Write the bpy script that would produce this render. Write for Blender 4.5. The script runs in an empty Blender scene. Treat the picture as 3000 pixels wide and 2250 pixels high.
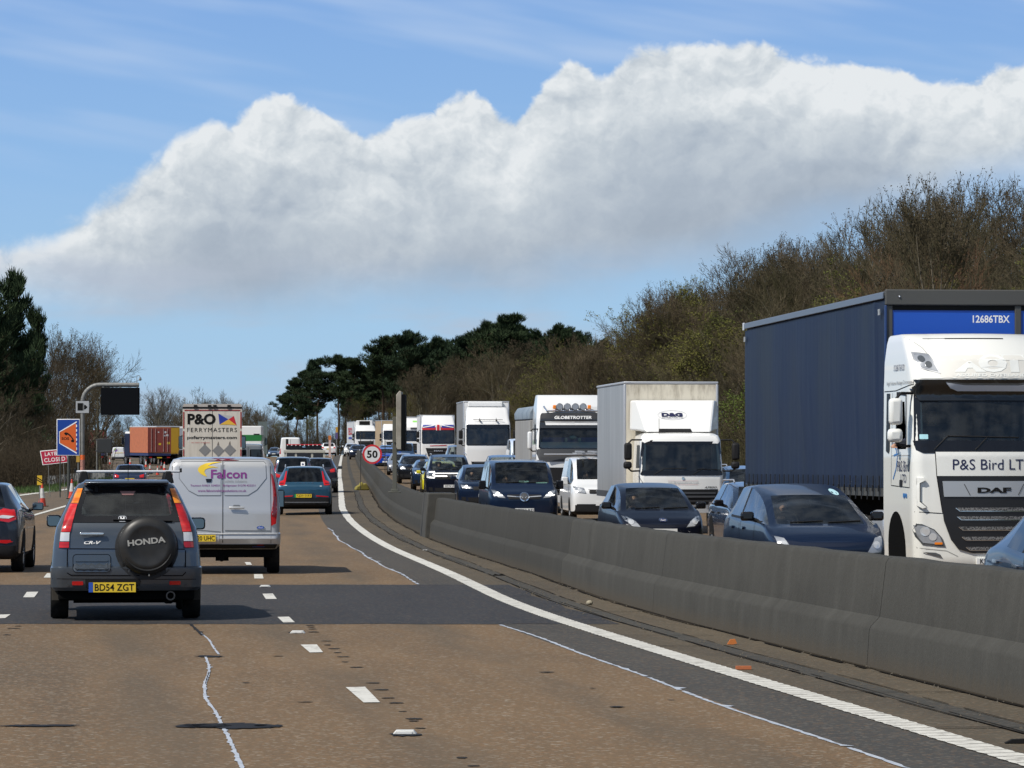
import bpy, bmesh, math, random
import numpy as np
from mathutils import Vector, Matrix
from mathutils.bvhtree import BVHTree
from mathutils.geometry import tessellate_polygon
R = math.radians
random.seed(7)
C = bpy.context.scene.collection
scene = bpy.context.scene
# ------------------------------------------------------------------ camera
F = 10800.0          # focal length in pixels of the 3000 px wide photograph
CAMZ = 1.845; HORIZ = 1361.0
cd = bpy.data.cameras.new('camera'); cam = bpy.data.objects.new('camera', cd); C.objects.link(cam)
cd.sensor_width = 36; cd.lens = 36*F/3000; cd.clip_start = .5; cd.clip_end = 6000
cam.location = (0, 0, CAMZ); cam.rotation_euler = (math.pi/2 + math.atan((HORIZ-1125)/F), 0, 0)
scene.camera = cam
scene.view_settings.view_transform = 'Standard'; scene.view_settings.look = 'None'
scene.view_settings.gamma = 1; scene.view_settings.exposure = 0.0
scene.cycles.max_bounces = 6; scene.cycles.transparent_max_bounces = 12
scene.cycles.caustics_reflective = False; scene.cycles.caustics_refractive = False
# ------------------------------------------------------------------ sun and sky
TOSUN = Vector((-.70, -.52, 1.0)).normalized()
sl = bpy.data.lights.new('sun', 'SUN'); sun = bpy.data.objects.new('sun', sl); C.objects.link(sun)
sl.energy = 4.9; sl.angle = R(.5); sl.color = (1, .95, .87)
sun.rotation_euler = TOSUN.to_track_quat('Z', 'Y').to_euler()
SUN_EL = math.asin(TOSUN.z); SUN_AZ = math.atan2(TOSUN.x, TOSUN.y)
class NG:
    """tiny helper for writing node trees"""
    def __init__(s, nt): s.nt = nt; s.n = nt.nodes; s.l = nt.links
    def new(s, t, **kw):
        n = s.n.new(t)
        for k, v in kw.items(): setattr(n, k, v)
        return n
    def put(s, sock, v):
        if v is None: return
        if isinstance(v, bpy.types.NodeSocket): s.l.new(v, sock)
        else:
            try: sock.default_value = v
            except Exception: sock.default_value = (*v, 1) if len(v) == 3 else v[:3]
    def m(s, op, a, b=None, c=None, clamp=False):
        n = s.new('ShaderNodeMath', operation=op, use_clamp=clamp)
        s.put(n.inputs[0], a); s.put(n.inputs[1], b)
        if c is not None: s.put(n.inputs[2], c)
        return n.outputs[0]
    def mix(s, f, a, b, bt='MIX'):
        n = s.new('ShaderNodeMix', data_type='RGBA', blend_type=bt)
        s.put(n.inputs[0], f); s.put(n.inputs[6], a); s.put(n.inputs[7], b); return n.outputs[2]
    def sm(s, x, a, b, lo=0., hi=1.):
        n = s.new('ShaderNodeMapRange', interpolation_type='SMOOTHSTEP')
        s.put(n.inputs[0], x); s.put(n.inputs[1], a); s.put(n.inputs[2], b); s.put(n.inputs[3], lo); s.put(n.inputs[4], hi)
        return n.outputs[0]
    def noise(s, vec, scale, det=4, rough=.55, dist=0., dim='3D', col=False):
        n = s.new('ShaderNodeTexNoise', noise_dimensions=dim)
        if vec is not None: s.l.new(vec, n.inputs['Vector'])
        n.inputs['Scale'].default_value = scale; n.inputs['Detail'].default_value = det
        n.inputs['Roughness'].default_value = rough; n.inputs['Distortion'].default_value = dist
        return n.outputs['Color' if col else 'Fac']
    def xyz(s, x, y, z=0.):
        n = s.new('ShaderNodeCombineXYZ'); s.put(n.inputs[0], x); s.put(n.inputs[1], y); s.put(n.inputs[2], z); return n.outputs[0]
    def sep(s, v):
        n = s.new('ShaderNodeSeparateXYZ'); s.l.new(v, n.inputs[0]); return n.outputs
    def vmul(s, v, t):
        n = s.new('ShaderNodeVectorMath', operation='MULTIPLY'); s.l.new(v, n.inputs[0]); n.inputs[1].default_value = t; return n.outputs[0]
    def ramp(s, f, pts, interp='LINEAR'):
        n = s.new('ShaderNodeValToRGB'); s.l.new(f, n.inputs[0]); e = n.color_ramp.elements; n.color_ramp.interpolation = interp
        while len(e) < len(pts): e.new(.5)
        for el, (p, c) in zip(e, pts): el.position = p; el.color = (*c, 1)
        return n.outputs[0]
w = bpy.data.worlds.new('World'); scene.world = w; w.use_nodes = True
g = NG(w.node_tree); g.n.clear()
tc = g.new('ShaderNodeTexCoord').outputs['Generated']
dx, dy, dz = g.sep(tc)
az = g.m('ARCTAN2', dx, dy); el = g.m('ARCSINE', dz)
sky = g.new('ShaderNodeTexSky', sky_type='NISHITA'); sky.sun_disc = False
sky.sun_elevation = SUN_EL; sky.sun_rotation = SUN_AZ; sky.altitude = 50; sky.air_density = 1.0; sky.dust_density = .6; sky.ozone_density = 1.6
nish = g.mix(1.0, sky.outputs[0], (.066, .062, .056, 1), 'MULTIPLY')
eln = g.m('DIVIDE', el, .13)
low = g.ramp(eln, [(0, (.42, .60, .77)), (.3, (.37, .58, .80)), (.62, (.29, .50, .80)), (1, (.225, .41, .76))])
base = g.mix(g.sm(el, .16, .55), low, nish)
# thin high streaks
st = g.noise(g.xyz(g.m('MULTIPLY', az, 7.), g.m('ADD', g.m('MULTIPLY', el, 55.), g.m('MULTIPLY', az, 9.))), 1.0, 3, .6)
base = g.mix(g.m('MULTIPLY', g.sm(st, .42, .70), g.sm(el, .06, .11, .0, .55)), base, (.50, .63, .84, 1))
def curve(xs):
    n = g.new('ShaderNodeFloatCurve'); cm = n.mapping; cv = cm.curves[0]
    pts = [((x*1.356-1500)/F, (HORIZ-y*1.356)/F) for x, y in xs]
    pts = [((a+.16)/.32, e/.14) for a, e in pts]
    cv.points[0].location = pts[0]; cv.points[1].location = pts[-1]
    for p in pts[1:-1]: cv.points.new(*p)
    for p in cv.points: p.handle_type = 'AUTO'
    cm.update(); g.put(n.inputs['Value'], g.m('DIVIDE', g.m('ADD', az, .16), .32, clamp=True))
    return g.m('MULTIPLY', n.outputs[0], .14)
top = curve([(-160,560),(0,520),(60,500),(110,488),(170,455),(230,400),(300,345),(400,285),(450,248),(520,238),(560,218),(640,215),(700,250),(740,268),(800,285),(860,262),(930,232),(985,195),(1040,212),(1100,245),(1150,205),(1200,150),(1250,125),(1300,150),(1340,118),(1380,92),(1480,84),(1560,102),(1650,82),(1750,85),(1850,108),(1930,120),(2010,160),(2100,150),(2180,120),(2400,150)])
bot = curve([(-160,690),(0,690),(150,690),(400,700),(700,695),(1000,678),(1300,645),(1500,612),(1700,560),(1900,505),(2100,460),(2300,430),(2400,410)])
P = g.xyz(g.m('MULTIPLY', az, 30.), g.m('MULTIPLY', el, 34.))
n1 = g.noise(P, 1.0, 7, .52); n1c = g.m('SUBTRACT', n1, .5)
def puffs(vec, sc):
    v = g.new('ShaderNodeTexVoronoi', voronoi_dimensions='2D', feature='F1'); g.put(v.inputs['Vector'], vec); v.inputs['Scale'].default_value = sc; v.inputs['Detail'].default_value = 3.; v.inputs['Roughness'].default_value = .5; v.inputs['Lacunarity'].default_value = 2.3
    return g.m('SUBTRACT', .55, v.outputs['Distance'])
def warp(az_, el_):
    p_ = g.xyz(g.m('MULTIPLY', az_, 30.), g.m('MULTIPLY', el_, 34.)); a_ = g.new('ShaderNodeVectorMath', operation='ADD'); g.l.new(p_, a_.inputs[0]); g.l.new(g.vmul(g.noise(p_, 2.2, 4, .6, col=True), (.55, .55, 0)), a_.inputs[1]); return a_.outputs[0]
PW = warp(az, el); pf = puffs(PW, 1.5); nbc = g.m('MULTIPLY', pf, .62)
dtop = g.m('ADD', g.m('SUBTRACT', top, el), g.m('ADD', g.m('MULTIPLY', n1c, .012), g.m('MULTIPLY', nbc, .0085)))
dbot = g.m('ADD', g.m('SUBTRACT', el, bot), g.m('MULTIPLY', n1c, .016))
soft = g.m('ADD', .0022, g.m('MULTIPLY', g.sm(az, -.06, -.14), .006))
mask = g.m('MULTIPLY', g.sm(dtop, -.0008, soft), g.sm(dbot, -.004, .018))
PW2 = warp(g.m('SUBTRACT', az, .0022), g.m('ADD', el, .0034)); rel = g.m('SUBTRACT', pf, puffs(PW2, 1.5))                     # lumps lit from the upper left
shade = g.m('ADD', g.sm(dtop, -.004, .062, .96, .02), g.m('MULTIPLY', g.m('MULTIPLY', rel, g.sm(dtop, .06, .0, .35, 1.)), .62))
big = g.noise(g.xyz(g.m('MULTIPLY', az, 13.), g.m('MULTIPLY', el, 22.)), 1.0, 4, .5)
shade = g.m('ADD', shade, g.m('MULTIPLY', g.m('SUBTRACT', big, .5), 1.1))
ccol = g.ramp(shade, [(0, (.37, .435, .52)), (.25, (.43, .495, .575)), (.55, (.54, .60, .66)), (.8, (.67, .72, .76)), (1, (.79, .825, .85))])
col = g.mix(mask, base, ccol)
# low faint cloud veils
veil = g.noise(g.xyz(g.m('MULTIPLY', az, 11.), g.m('MULTIPLY', el, 48.)), 1.0, 5, .55)
vm = g.m('MULTIPLY', g.sm(veil, .44, .70), g.m('MULTIPLY', g.sm(el, .062, .05), g.sm(el, .005, .03)))
col = g.mix(g.m('MULTIPLY', vm, .9), col, (.46, .52, .62, 1))
# scattered cumulus in the rest of the sky
pz = g.m('MAXIMUM', dz, .05)
PP = g.xyz(g.m('DIVIDE', dx, pz), g.m('DIVIDE', dy, pz))
oc = g.noise(PP, .55, 7, .55)
om = g.m('MULTIPLY', g.sm(oc, .53, .62), g.sm(el, .15, .30))
col = g.mix(om, col, (.62, .64, .67, 1))
bg = g.new('ShaderNodeBackground'); g.put(bg.inputs[0], col); bg.inputs[1].default_value = 1.0
out = g.new('ShaderNodeOutputWorld'); g.l.new(bg.outputs[0], out.inputs[0])
w.cycles.sampling_method = 'MANUAL'; w.cycles.sample_map_resolution = 1024
# ------------------------------------------------------------------ road geometry
_k = .8544
_t = [(0,6.2),(27,3.17),(30.4,2.81),(34.6,2.345),(38.5,1.90),(42.6,1.47),(46.3,1.08),(50,.68),(54.5,.24),(60,-.20),(67.8,-.68),(76.3,-1.28),(85.2,-1.95),(94.5,-2.64),(109.6,-3.61),(127,-4.64),(138,-5.25),(155,-6.1),(187,-7.4),(229,-9.1),(269,-10.75),(351,-14.0),(600,-23.6),(700,-24.5),(900,-22)]
_g = np.arange(-40, 900, .5)
_e = np.interp(_g, [a*_k for a, b in _t], [b for a, b in _t])
_e[_g < 0] = 6.2 - _g[_g < 0]*.13
_kern = np.exp(-.5*(np.arange(-16, 17)/7.)**2); _kern /= _kern.sum()
_e = np.convolve(np.pad(_e, 16, mode='reflect', reflect_type='odd'), _kern, 'valid')
def edge(d): return float(np.interp(d, _g, _e))
def slope(d): return (edge(d+4)-edge(d-4))/8
def sstep(a, b, x):
    t = min(1, max(0, (x-a)/(b-a))); return t*t*(3-2*t)
def zprof(d):
    x = (d-102.5)/9.
    z = .00878*9.*(math.log1p(math.exp(x)) if x < 30 else x)
    if d > 420: z -= .0045*(d-420)
    return z
def zg(off, d):
    z = zprof(d) + .033*sstep(95, 150, d)*max(min(0, off), -26)
    if off > 17.5: z += 3.2*sstep(17.5, 34, off)
    if off < -27: z += 1.5*sstep(-27, -50, off)
    return z
def W(off, d, dz=0.): return Vector((edge(d)+off, d, zg(off, d)+dz))
def G(px, py, dz=0.):
    """point of the ground seen at photo pixel (px,py)"""
    v = py-HORIZ; d = 60.
    for _ in range(60):
        X = (px-1500)*d/F; z = zg(X-edge(d), d)
        nd = F*(CAMZ-z)/max(v, .5) if v > 60 else d
        if v <= 60:
            lo, hi = 20., 620.
            for _ in range(40):
                m_ = (lo+hi)/2; X = (px-1500)*m_/F
                if F*(CAMZ-zg(X-edge(m_), m_))/m_ > v: lo = m_
                else: hi = m_
            d = lo; break
        d += (nd-d)*.7
    X = (px-1500)*d/F
    return Vector((X, d, zg(X-edge(d), d)+dz))
# ------------------------------------------------------------------ materials
MATS = {}
def pr(name, col, rough=.5, metal=0., coat=0., spec=.5, emit=None, es=1., alpha=None):
    if name in MATS: return MATS[name]
    m = bpy.data.materials.new(name); m.use_nodes = True; b = m.node_tree.nodes['Principled BSDF']
    b.inputs['Base Color'].default_value = (*col, 1); b.inputs['Roughness'].default_value = rough
    b.inputs['Metallic'].default_value = metal; b.inputs['Coat Weight'].default_value = coat
    b.inputs['Coat Roughness'].default_value = .04; b.inputs['Specular IOR Level'].default_value = spec
    if emit: b.inputs['Emission Color'].default_value = (*emit, 1); b.inputs['Emission Strength'].default_value = es
    MATS[name] = m; return m
def nodes(name, fn, rough=.6, **kw):
    m = pr(name, (.5, .5, .5), rough, **kw); g = NG(m.node_tree); b = m.node_tree.nodes['Principled BSDF']; fn(g, b); return m
def paint(name, col, metal=.0, rough=.35, dirt=.25, dcol=(.10, .09, .075), coat=.9, spec=.3):
    """car paint: clear coat, faint orange peel, road film low on the body"""
    if name in MATS: return MATS[name]
    def fn(g, b):
        o = g.new('ShaderNodeTexCoord').outputs['Object']; x, y, z = g.sep(o)
        n = g.noise(o, 3.0, 5, .6); n2 = g.noise(o, 26, 3, .6)
        f = g.m('MULTIPLY', g.m('ADD', g.sm(z, .95, .25, .08, 1.), .0), g.m('MULTIPLY', g.sm(g.m('ADD', g.m('MULTIPLY', n, .7), g.m('MULTIPLY', n2, .3)), .3, .7, .3, 1.), dirt))
        g.put(b.inputs['Base Color'], g.mix(f, (*col, 1), (*dcol, 1)))
        g.put(b.inputs['Roughness'], g.m('ADD', rough, g.m('MULTIPLY', f, .5)))
        g.put(b.inputs['Coat Weight'], g.m('MULTIPLY', g.m('SUBTRACT', 1., f), coat))
        b.inputs['Metallic'].default_value = metal; b.inputs['Specular IOR Level'].default_value = spec
        bp = g.new('ShaderNodeBump'); bp.inputs['Strength'].default_value = .012; g.put(bp.inputs['Height'], g.noise(o, 9, 2)); g.l.new(bp.outputs[0], b.inputs['Coat Normal'])
    return nodes(name, fn)
def glass(name, tint=(.55, .62, .62), k=.5, ior=1.52, film=.0):
    """thin pane: fresnel reflection over tinted see-through, a little dust"""
    if name in MATS: return MATS[name]
    m = bpy.data.materials.new(name); m.use_nodes = True; g = NG(m.node_tree); g.n.clear()
    t = g.new('ShaderNodeBsdfTransparent'); t.inputs[0].default_value = (*[c*k for c in tint], 1)
    gl = g.new('ShaderNodeBsdfGlossy'); gl.inputs['Roughness'].default_value = .03; gl.inputs[0].default_value = (1, 1, 1, 1)
    fr = g.new('ShaderNodeFresnel'); fr.inputs[0].default_value = ior
    o = g.new('ShaderNodeTexCoord').outputs['Object']
    bp = g.new('ShaderNodeBump'); bp.inputs['Strength'].default_value = .02; g.put(bp.inputs['Height'], g.noise(o, 2.2, 2)); g.l.new(bp.outputs[0], gl.inputs['Normal'])
    ms = g.new('ShaderNodeMixShader'); g.put(ms.inputs[0], g.m('MULTIPLY', fr.outputs[0], 1.25, clamp=True)); g.l.new(t.outputs[0], ms.inputs[1]); g.l.new(gl.outputs[0], ms.inputs[2])
    df = g.new('ShaderNodeBsdfDiffuse'); df.inputs[0].default_value = (.12, .125, .12, 1)
    m2 = g.new('ShaderNodeMixShader'); g.put(m2.inputs[0], g.m('MULTIPLY', g.sm(g.noise(o, 4, 4), .35, .7), film)); g.l.new(ms.outputs[0], m2.inputs[1]); g.l.new(df.outputs[0], m2.inputs[2])
    ou = g.new('ShaderNodeOutputMaterial'); g.l.new(m2.outputs[0], ou.inputs[0]); MATS[name] = m; return m
GL = glass('car_glass', (.80, .86, .84), k=.96, film=.12); GLD = glass('privacy_glass', (.3, .33, .34), .22, film=.08); GLT = glass('cab_glass', (.55, .64, .62), .9, film=.16)
BLK = pr('black_plastic', (.014, .014, .015), .6, spec=.2); BLKG = pr('gloss_black', (.008, .008, .01), .15, coat=.35, spec=.3); RUB = pr('rubber', (.014, .014, .014), .9, spec=.08)
def tyre_fn(g, b):
    o = g.new('ShaderNodeTexCoord').outputs['Object']; n = g.noise(o, 12, 4)
    g.put(b.inputs['Base Color'], g.ramp(n, [(.3, (.013, .013, .013)), (.8, (.034, .031, .027))])); b.inputs['Roughness'].default_value = .9; b.inputs['Specular IOR Level'].default_value = .1
TYR = nodes('tyre_rubber', tyre_fn)
CHR = pr('chrome', (.75, .76, .78), .12, 1.); ALU = pr('alloy', (.42, .43, .45), .35, .8); SIL = pr('silver_trim', (.55, .56, .58), .3, .6)
DRK = pr('dark_interior', (.014, .014, .015), .9, spec=.08); SEAT = pr('seat_cloth', (.07, .07, .078), .9); DGR = pr('dark_grey_plastic', (.05, .052, .056), .55)
UND = pr('underbody', (.006, .006, .006), .95, spec=.03)
RED = pr('red_lens', (.45, .008, .01), .15, coat=.5, emit=(.5, .0, .0), es=.06); REDD = pr('dark_red_lens', (.16, .006, .01), .2, coat=.5)
AMB = pr('amber_lens', (.8, .22, .01), .15, coat=.5); CLR = pr('clear_lens', (.62, .64, .66), .12, .3, coat=.8); LMP = pr('lamp_reflector', (.36, .38, .41), .25, .3, coat=1.)
SDK = pr('dark_side_glass', (.010, .011, .012), .35, spec=.12)
LMD = pr('lamp_smoked', (.10, .11, .12), .2, .3, coat=1.)
LIT = pr('lit_lamp', (.9, .9, .9), .3, emit=(1, .97, .9), es=2.2)
PLY = pr('yellow_plate', (.72, .50, .03), .4); PLW = pr('white_plate', (.72, .73, .72), .4); INK = pr('black_ink', (.010, .010, .010), .7, spec=.12); EUB = pr('plate_blue', (.02, .08, .40), .5); EVG = pr('plate_green', (.02, .30, .08), .5)
WHT = pr('white_vinyl', (.78, .78, .77), .4); REDV = pr('red_vinyl', (.50, .02, .03), .4); BLUV = pr('blue_vinyl', (.02, .04, .30), .4); NAV = pr('navy_ink', (.015, .02, .09), .4)
# ------------------------------------------------------------------ mesh helpers
class MB:
    def __init__(s): s.v = []; s.f = []
    def poly(s, pts):
        b = len(s.v); s.v += [tuple(p) for p in pts]; s.f.append(tuple(range(b, b+len(pts)))); return s
    def box(s, x0, x1, y0, y1, z0, z1):
        b = len(s.v); s.v += [(x, y, z) for z in (z0, z1) for y in (y0, y1) for x in (x0, x1)]
        s.f += [tuple(b+i for i in q) for q in ((0,2,3,1),(4,5,7,6),(0,1,5,4),(2,6,7,3),(0,4,6,2),(1,3,7,5))]; return s
    def prism(s, pts, ax, a, b_):
        """extrude 2-D outline along axis ax (0,1,2) from a to b_"""
        def mk(p, t):
            if ax == 0: return (t, p[0], p[1])
            if ax == 1: return (p[0], t, p[1])
            return (p[0], p[1], t)
        b = len(s.v); n = len(pts); s.v += [mk(p, a) for p in pts]+[mk(p, b_) for p in pts]
        s.f += [tuple(b+i for i in range(n)), tuple(b+n+i for i in reversed(range(n)))]
        s.f += [(b+i, b+n+i, b+n+(i+1) % n, b+(i+1) % n) for i in range(n)]; return s
    def cyl(s, p0, p1, r0, r1=None, n=12, cap=True):
        r1 = r0 if r1 is None else r1; p0 = Vector(p0); p1 = Vector(p1); a = (p1-p0).normalized()
        u = a.orthogonal().normalized(); w_ = a.cross(u); b = len(s.v)
        for p, r in ((p0, r0), (p1, r1)):
            for i in range(n):
                t = 2*math.pi*i/n; s.v.append(tuple(p+u*(r*math.cos(t))+w_*(r*math.sin(t))))
        s.f += [(b+i, b+(i+1) % n, b+n+(i+1) % n, b+n+i) for i in range(n)]
        if cap: s.f += [tuple(b+i for i in reversed(range(n))), tuple(b+n+i for i in range(n))]
        return s
    def tube(s, pts, r, n=8):
        for a, b in zip(pts[:-1], pts[1:]): s.cyl(a, b, r, r, n)
        return s
    def lathe(s, prof, o, ax, n=24):
        """prof: (radius, distance along ax)"""
        a = Vector(ax).normalized(); u = a.orthogonal().normalized(); w_ = a.cross(u); b = len(s.v); o = Vector(o)
        for r, t in prof:
            for i in range(n):
                q = 2*math.pi*i/n; s.v.append(tuple(o+a*t+u*(r*math.cos(q))+w_*(r*math.sin(q))))
        for j in range(len(prof)-1):
            s.f += [(b+j*n+i, b+j*n+(i+1) % n, b+(j+1)*n+(i+1) % n, b+(j+1)*n+i) for i in range(n)]
        s.f += [tuple(b+i for i in reversed(range(n))), tuple(b+(len(prof)-1)*n+i for i in range(n))]
        return s
    def sphere(s, c, r, n=12, m=8):
        rx, ry, rz = (r, r, r) if isinstance(r, (int, float)) else r
        b = len(s.v)
        for j in range(m+1):
            t = math.pi*j/m
            for i in range(n):
                q = 2*math.pi*i/n; s.v.append((c[0]+rx*math.sin(t)*math.cos(q), c[1]+ry*math.sin(t)*math.sin(q), c[2]+rz*math.cos(t)))
        for j in range(m): s.f += [(b+j*n+i, b+(j+1)*n+i, b+(j+1)*n+(i+1) % n, b+j*n+(i+1) % n) for i in range(n)]
        return s
    def build(s, name, mat, parent=None, smooth=35, bevel=0., label=None):
        me = bpy.data.meshes.new(name); me.from_pydata(s.v, [], s.f); me.materials.append(mat)
        return link(name, me, parent, smooth, bevel, label)
def link(name, me, parent=None, smooth=35, bevel=0., label=None):
    me.validate()
    if smooth:
        me.polygons.foreach_set('use_smooth', [True]*len(me.polygons)); me.set_sharp_from_angle(angle=R(smooth))
    o = bpy.data.objects.new(name, me); C.objects.link(o); o.parent = parent
    if label: o['label'] = label
    if bevel:
        md = o.modifiers.new('bevel', 'BEVEL'); md.width = bevel; md.segments = 2; md.limit_method = 'ANGLE'; md.angle_limit = R(40)
    return o
def thing(name, label, cat, loc=(0, 0, 0), rz=0., group=None):
    o = bpy.data.objects.new(name, None); C.objects.link(o); o.empty_display_size = .3
    o.location = loc; o.rotation_euler = (0, 0, rz); o['label'] = label; o['category'] = cat
    if group: o['group'] = group
    return o
def tag(o, label, cat, group=None):
    o['label'] = label; o['category'] = cat
    if group: o['group'] = group
    return o
def dup(root, loc, rz, label=None, group=None, sc=None):
    r = root.copy(); C.objects.link(r); r.location = loc; r.rotation_euler = (0, 0, rz)
    if sc: r.scale = sc if isinstance(sc, tuple) else (sc, sc, sc)
    if label: r['label'] = label
    if group: r['group'] = group
    for ch in list(root.children):
        c = ch.copy(); C.objects.link(c); c.parent = r
        for k in ch.children:
            q = k.copy(); C.objects.link(q); q.parent = c
    return r
# rays onto a body: axis 'F' front, 'R' rear, 'L' local -x side, 'T' local +x side ; a is the coordinate as the onlooker sees it
def proj(bvh, ax, a, b, off):
    if ax == 'F': o = Vector((a, -9, b)); d = Vector((0, 1, 0))
    elif ax == 'R': o = Vector((-a, 30, b)); d = Vector((0, -1, 0))
    elif ax == 'L': o = Vector((-9, a, b)); d = Vector((1, 0, 0))
    elif ax == 'T': o = Vector((9, a, b)); d = Vector((-1, 0, 0))
    h = bvh.ray_cast(o, d)
    if h[0] is None:
        p = bvh.find_nearest(o+d*8)[0]; p = bvh.find_nearest(Vector((o.x if ax in 'FR' else p.x, o.y if ax in 'LT' else p.y, b)))[0]
        return p - d*off
    return h[0] - d*off
def decal(parent, name, bvh, pts, ax, mat, off=.006, skirt=.03, step=.09, label=None, holes=None):
    bm = bmesh.new()
    vs = [bm.verts.new((p[0], p[1], 0)) for p in pts]; bm.faces.new(vs)
    bmesh.ops.triangulate(bm, faces=bm.faces[:])
    for _ in range(6):
        lg = [e for e in bm.edges if e.calc_length() > step]
        if not lg: break
        bmesh.ops.subdivide_edges(bm, edges=lg, cuts=1); bmesh.ops.triangulate(bm, faces=bm.faces[:])
    bd = [e for e in bm.edges if e.is_boundary]
    for v in bm.verts: v.co = proj(bvh, ax, v.co.x, v.co.y, off)
    if skirt:
        r = bmesh.ops.extrude_edge_only(bm, edges=bd)
        dd = {'F': (0, 1, 0), 'R': (0, -1, 0), 'L': (1, 0, 0), 'T': (-1, 0, 0)}[ax]
        for v in [x for x in r['geom'] if isinstance(x, bmesh.types.BMVert)]: v.co += Vector(dd)*skirt
    bmesh.ops.recalc_face_normals(bm, faces=bm.faces[:])
    me = bpy.data.meshes.new(name); bm.to_mesh(me); bm.free(); me.materials.append(mat)
    return link(name, me, parent, 50, 0, label)
def ringdecal(parent, name, bvh, outer, inner, ax, mat, off=.006):
    """frame between two outlines of equal point count"""
    m = MB(); n = len(outer); K = 8
    for i in range(n):
        a0, a1 = Vector(outer[i]), Vector(outer[(i+1) % n]); b0, b1 = Vector(inner[i]), Vector(inner[(i+1) % n])
        for k in range(K):
            q = [a0.lerp(a1, k/K), a0.lerp(a1, (k+1)/K), b0.lerp(b1, (k+1)/K), b0.lerp(b1, k/K)]
            m.poly([proj(bvh, ax, p.x, p.y, off) for p in q])
    return m.build(name, mat, parent)
def textmesh(s, bold=0., shear=0., spc=1.):
    c = bpy.data.curves.new('t', 'FONT'); c.body = s; c.size = 1; c.offset = bold; c.shear = shear; c.space_character = spc; c.resolution_u = 3
    o = bpy.data.objects.new('t', c); C.objects.link(o); dg = bpy.context.evaluated_depsgraph_get()
    me = bpy.data.meshes.new_from_object(o.evaluated_get(dg)); bpy.data.objects.remove(o)
    v = np.array([x.co[:2] for x in me.vertices]); f = [tuple(p.vertices) for p in me.polygons]; bpy.data.meshes.remove(me)
    return v, f
def text(parent, s, cx, cz, w_, h, ax, mat, bvh=None, plane=None, rot=0., bold=0., shear=0., off=.010, spc=1., name='lettering'):
    """lettering fitted to w_ x h, centred at cx,cz, on the body (bvh) or on a plane y/x = plane"""
    v, f = textmesh(s, bold, shear, spc); mn, mx = v.min(0), v.max(0)
    v = (v-(mn+mx)/2)/(mx-mn)*np.array([w_, h]); c_, s_ = math.cos(rot), math.sin(rot); m = MB()
    for a, b in v:
        a, b = cx+a*c_-b*s_, cz+a*s_+b*c_
        if bvh is not None: p = proj(bvh, ax, -a if ax == 'L' else a, b, off)
        else: p = {'F': (a, plane, b), 'R': (-a, plane, b), 'L': (plane, -a, b), 'T': (plane, a, b)}[ax]
        m.v.append(tuple(p))
    m.f = f
    return m.build(name, mat, parent, 0)
def sheet(name, rows, mat, uv=None, parent=None, smooth=0):
    """grid from rows of points"""
    n = len(rows[0]); v = [tuple(p) for r in rows for p in r]
    f = [(i*n+j, i*n+j+1, (i+1)*n+j+1, (i+1)*n+j) for i in range(len(rows)-1) for j in range(n-1)]
    me = bpy.data.meshes.new(name); me.from_pydata(v, [], f); me.materials.append(mat)
    if uv:
        fl = [u for r in uv for u in r]; L = me.uv_layers.new(name='road')
        for lp in me.loops: L.data[lp.index].uv = fl[lp.vertex_index]
    return link(name, me, parent, smooth)
def bvh_of(o):
    me = o.data; return BVHTree.FromPolygons([v.co.copy() for v in me.vertices], [tuple(p.vertices) for p in me.polygons])
# ================================================================== SETTING
def road_fn(c1, c2, c3, speck=1., track=.0, wet=0.):
    def fn(g, b):
        uv = g.new('ShaderNodeUVMap', uv_map='road').outputs[0]; u, v, _ = g.sep(uv)
        P = g.xyz(u, v)
        nl = g.noise(g.xyz(g.m('MULTIPLY', u, 1.1), g.m('MULTIPLY', v, .16)), 1., 5, .6)
        nm = g.noise(g.xyz(g.m('MULTIPLY', u, .35), g.m('MULTIPLY', v, .05)), 1., 3, .6)
        fine = g.noise(P, 38., 3, .75)
        vo = g.new('ShaderNodeTexVoronoi'); g.put(vo.inputs['Vector'], P); vo.inputs['Scale'].default_value = 34.
        sp = g.sep(vo.outputs['Color'])
        col = g.mix(g.sm(nl, .3, .72), (*c1, 1), (*c2, 1))
        col = g.mix(g.m('MULTIPLY', g.sm(nm, .45, .7), .55), col, (*c3, 1))
        col = g.mix(g.m('MULTIPLY', g.sm(fine, .42, .62), .55*speck), col, g.mix(1., col, (.55, .5, .48, 1), 'MULTIPLY'))
        col = g.mix(g.m('MULTIPLY', g.m('GREATER_THAN', sp[0], .90), .40*speck), col, (.33, .29, .23, 1))
        col = g.mix(g.m('MULTIPLY', g.m('LESS_THAN', sp[1], .14), .55*speck), col, (.20, .115, .055, 1))
        if track:
            # wheel tracks worn into each lane
            t = g.m('PINGPONG', g.m('ADD', u, 100.*1.75+.875-.0), .875)
            col = g.mix(g.m('MULTIPLY', g.m('MULTIPLY', g.sm(t, .35, .85), g.sm(nl, .2, .8)), track), col, (*c3, 1))
        g.put(b.inputs['Base Color'], col)
        bp = g.new('ShaderNodeBump'); bp.inputs['Strength'].default_value = .35; bp.inputs['Distance'].default_value = .01
        g.put(bp.inputs['Height'], fine); g.l.new(bp.outputs[0], b.inputs['Normal'])
    return fn
TAN = nodes('tan_asphalt', road_fn((.176, .118, .064), (.130, .090, .052), (.088, .071, .050), 1.1, .7), .85, spec=.25)
GRY = nodes('grey_asphalt', road_fn((.060, .057, .051), (.049, .047, .043), (.063, .057, .048), .45), .85, spec=.25)
PAT = nodes('patch_asphalt', road_fn((.032, .033, .036), (.027, .028, .031), (.040, .039, .038), .35), .8, spec=.25)
HSH = nodes('shoulder_asphalt', road_fn((.125, .097, .066), (.10, .081, .058), (.09, .076, .058), .8), .85, spec=.25)
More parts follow.
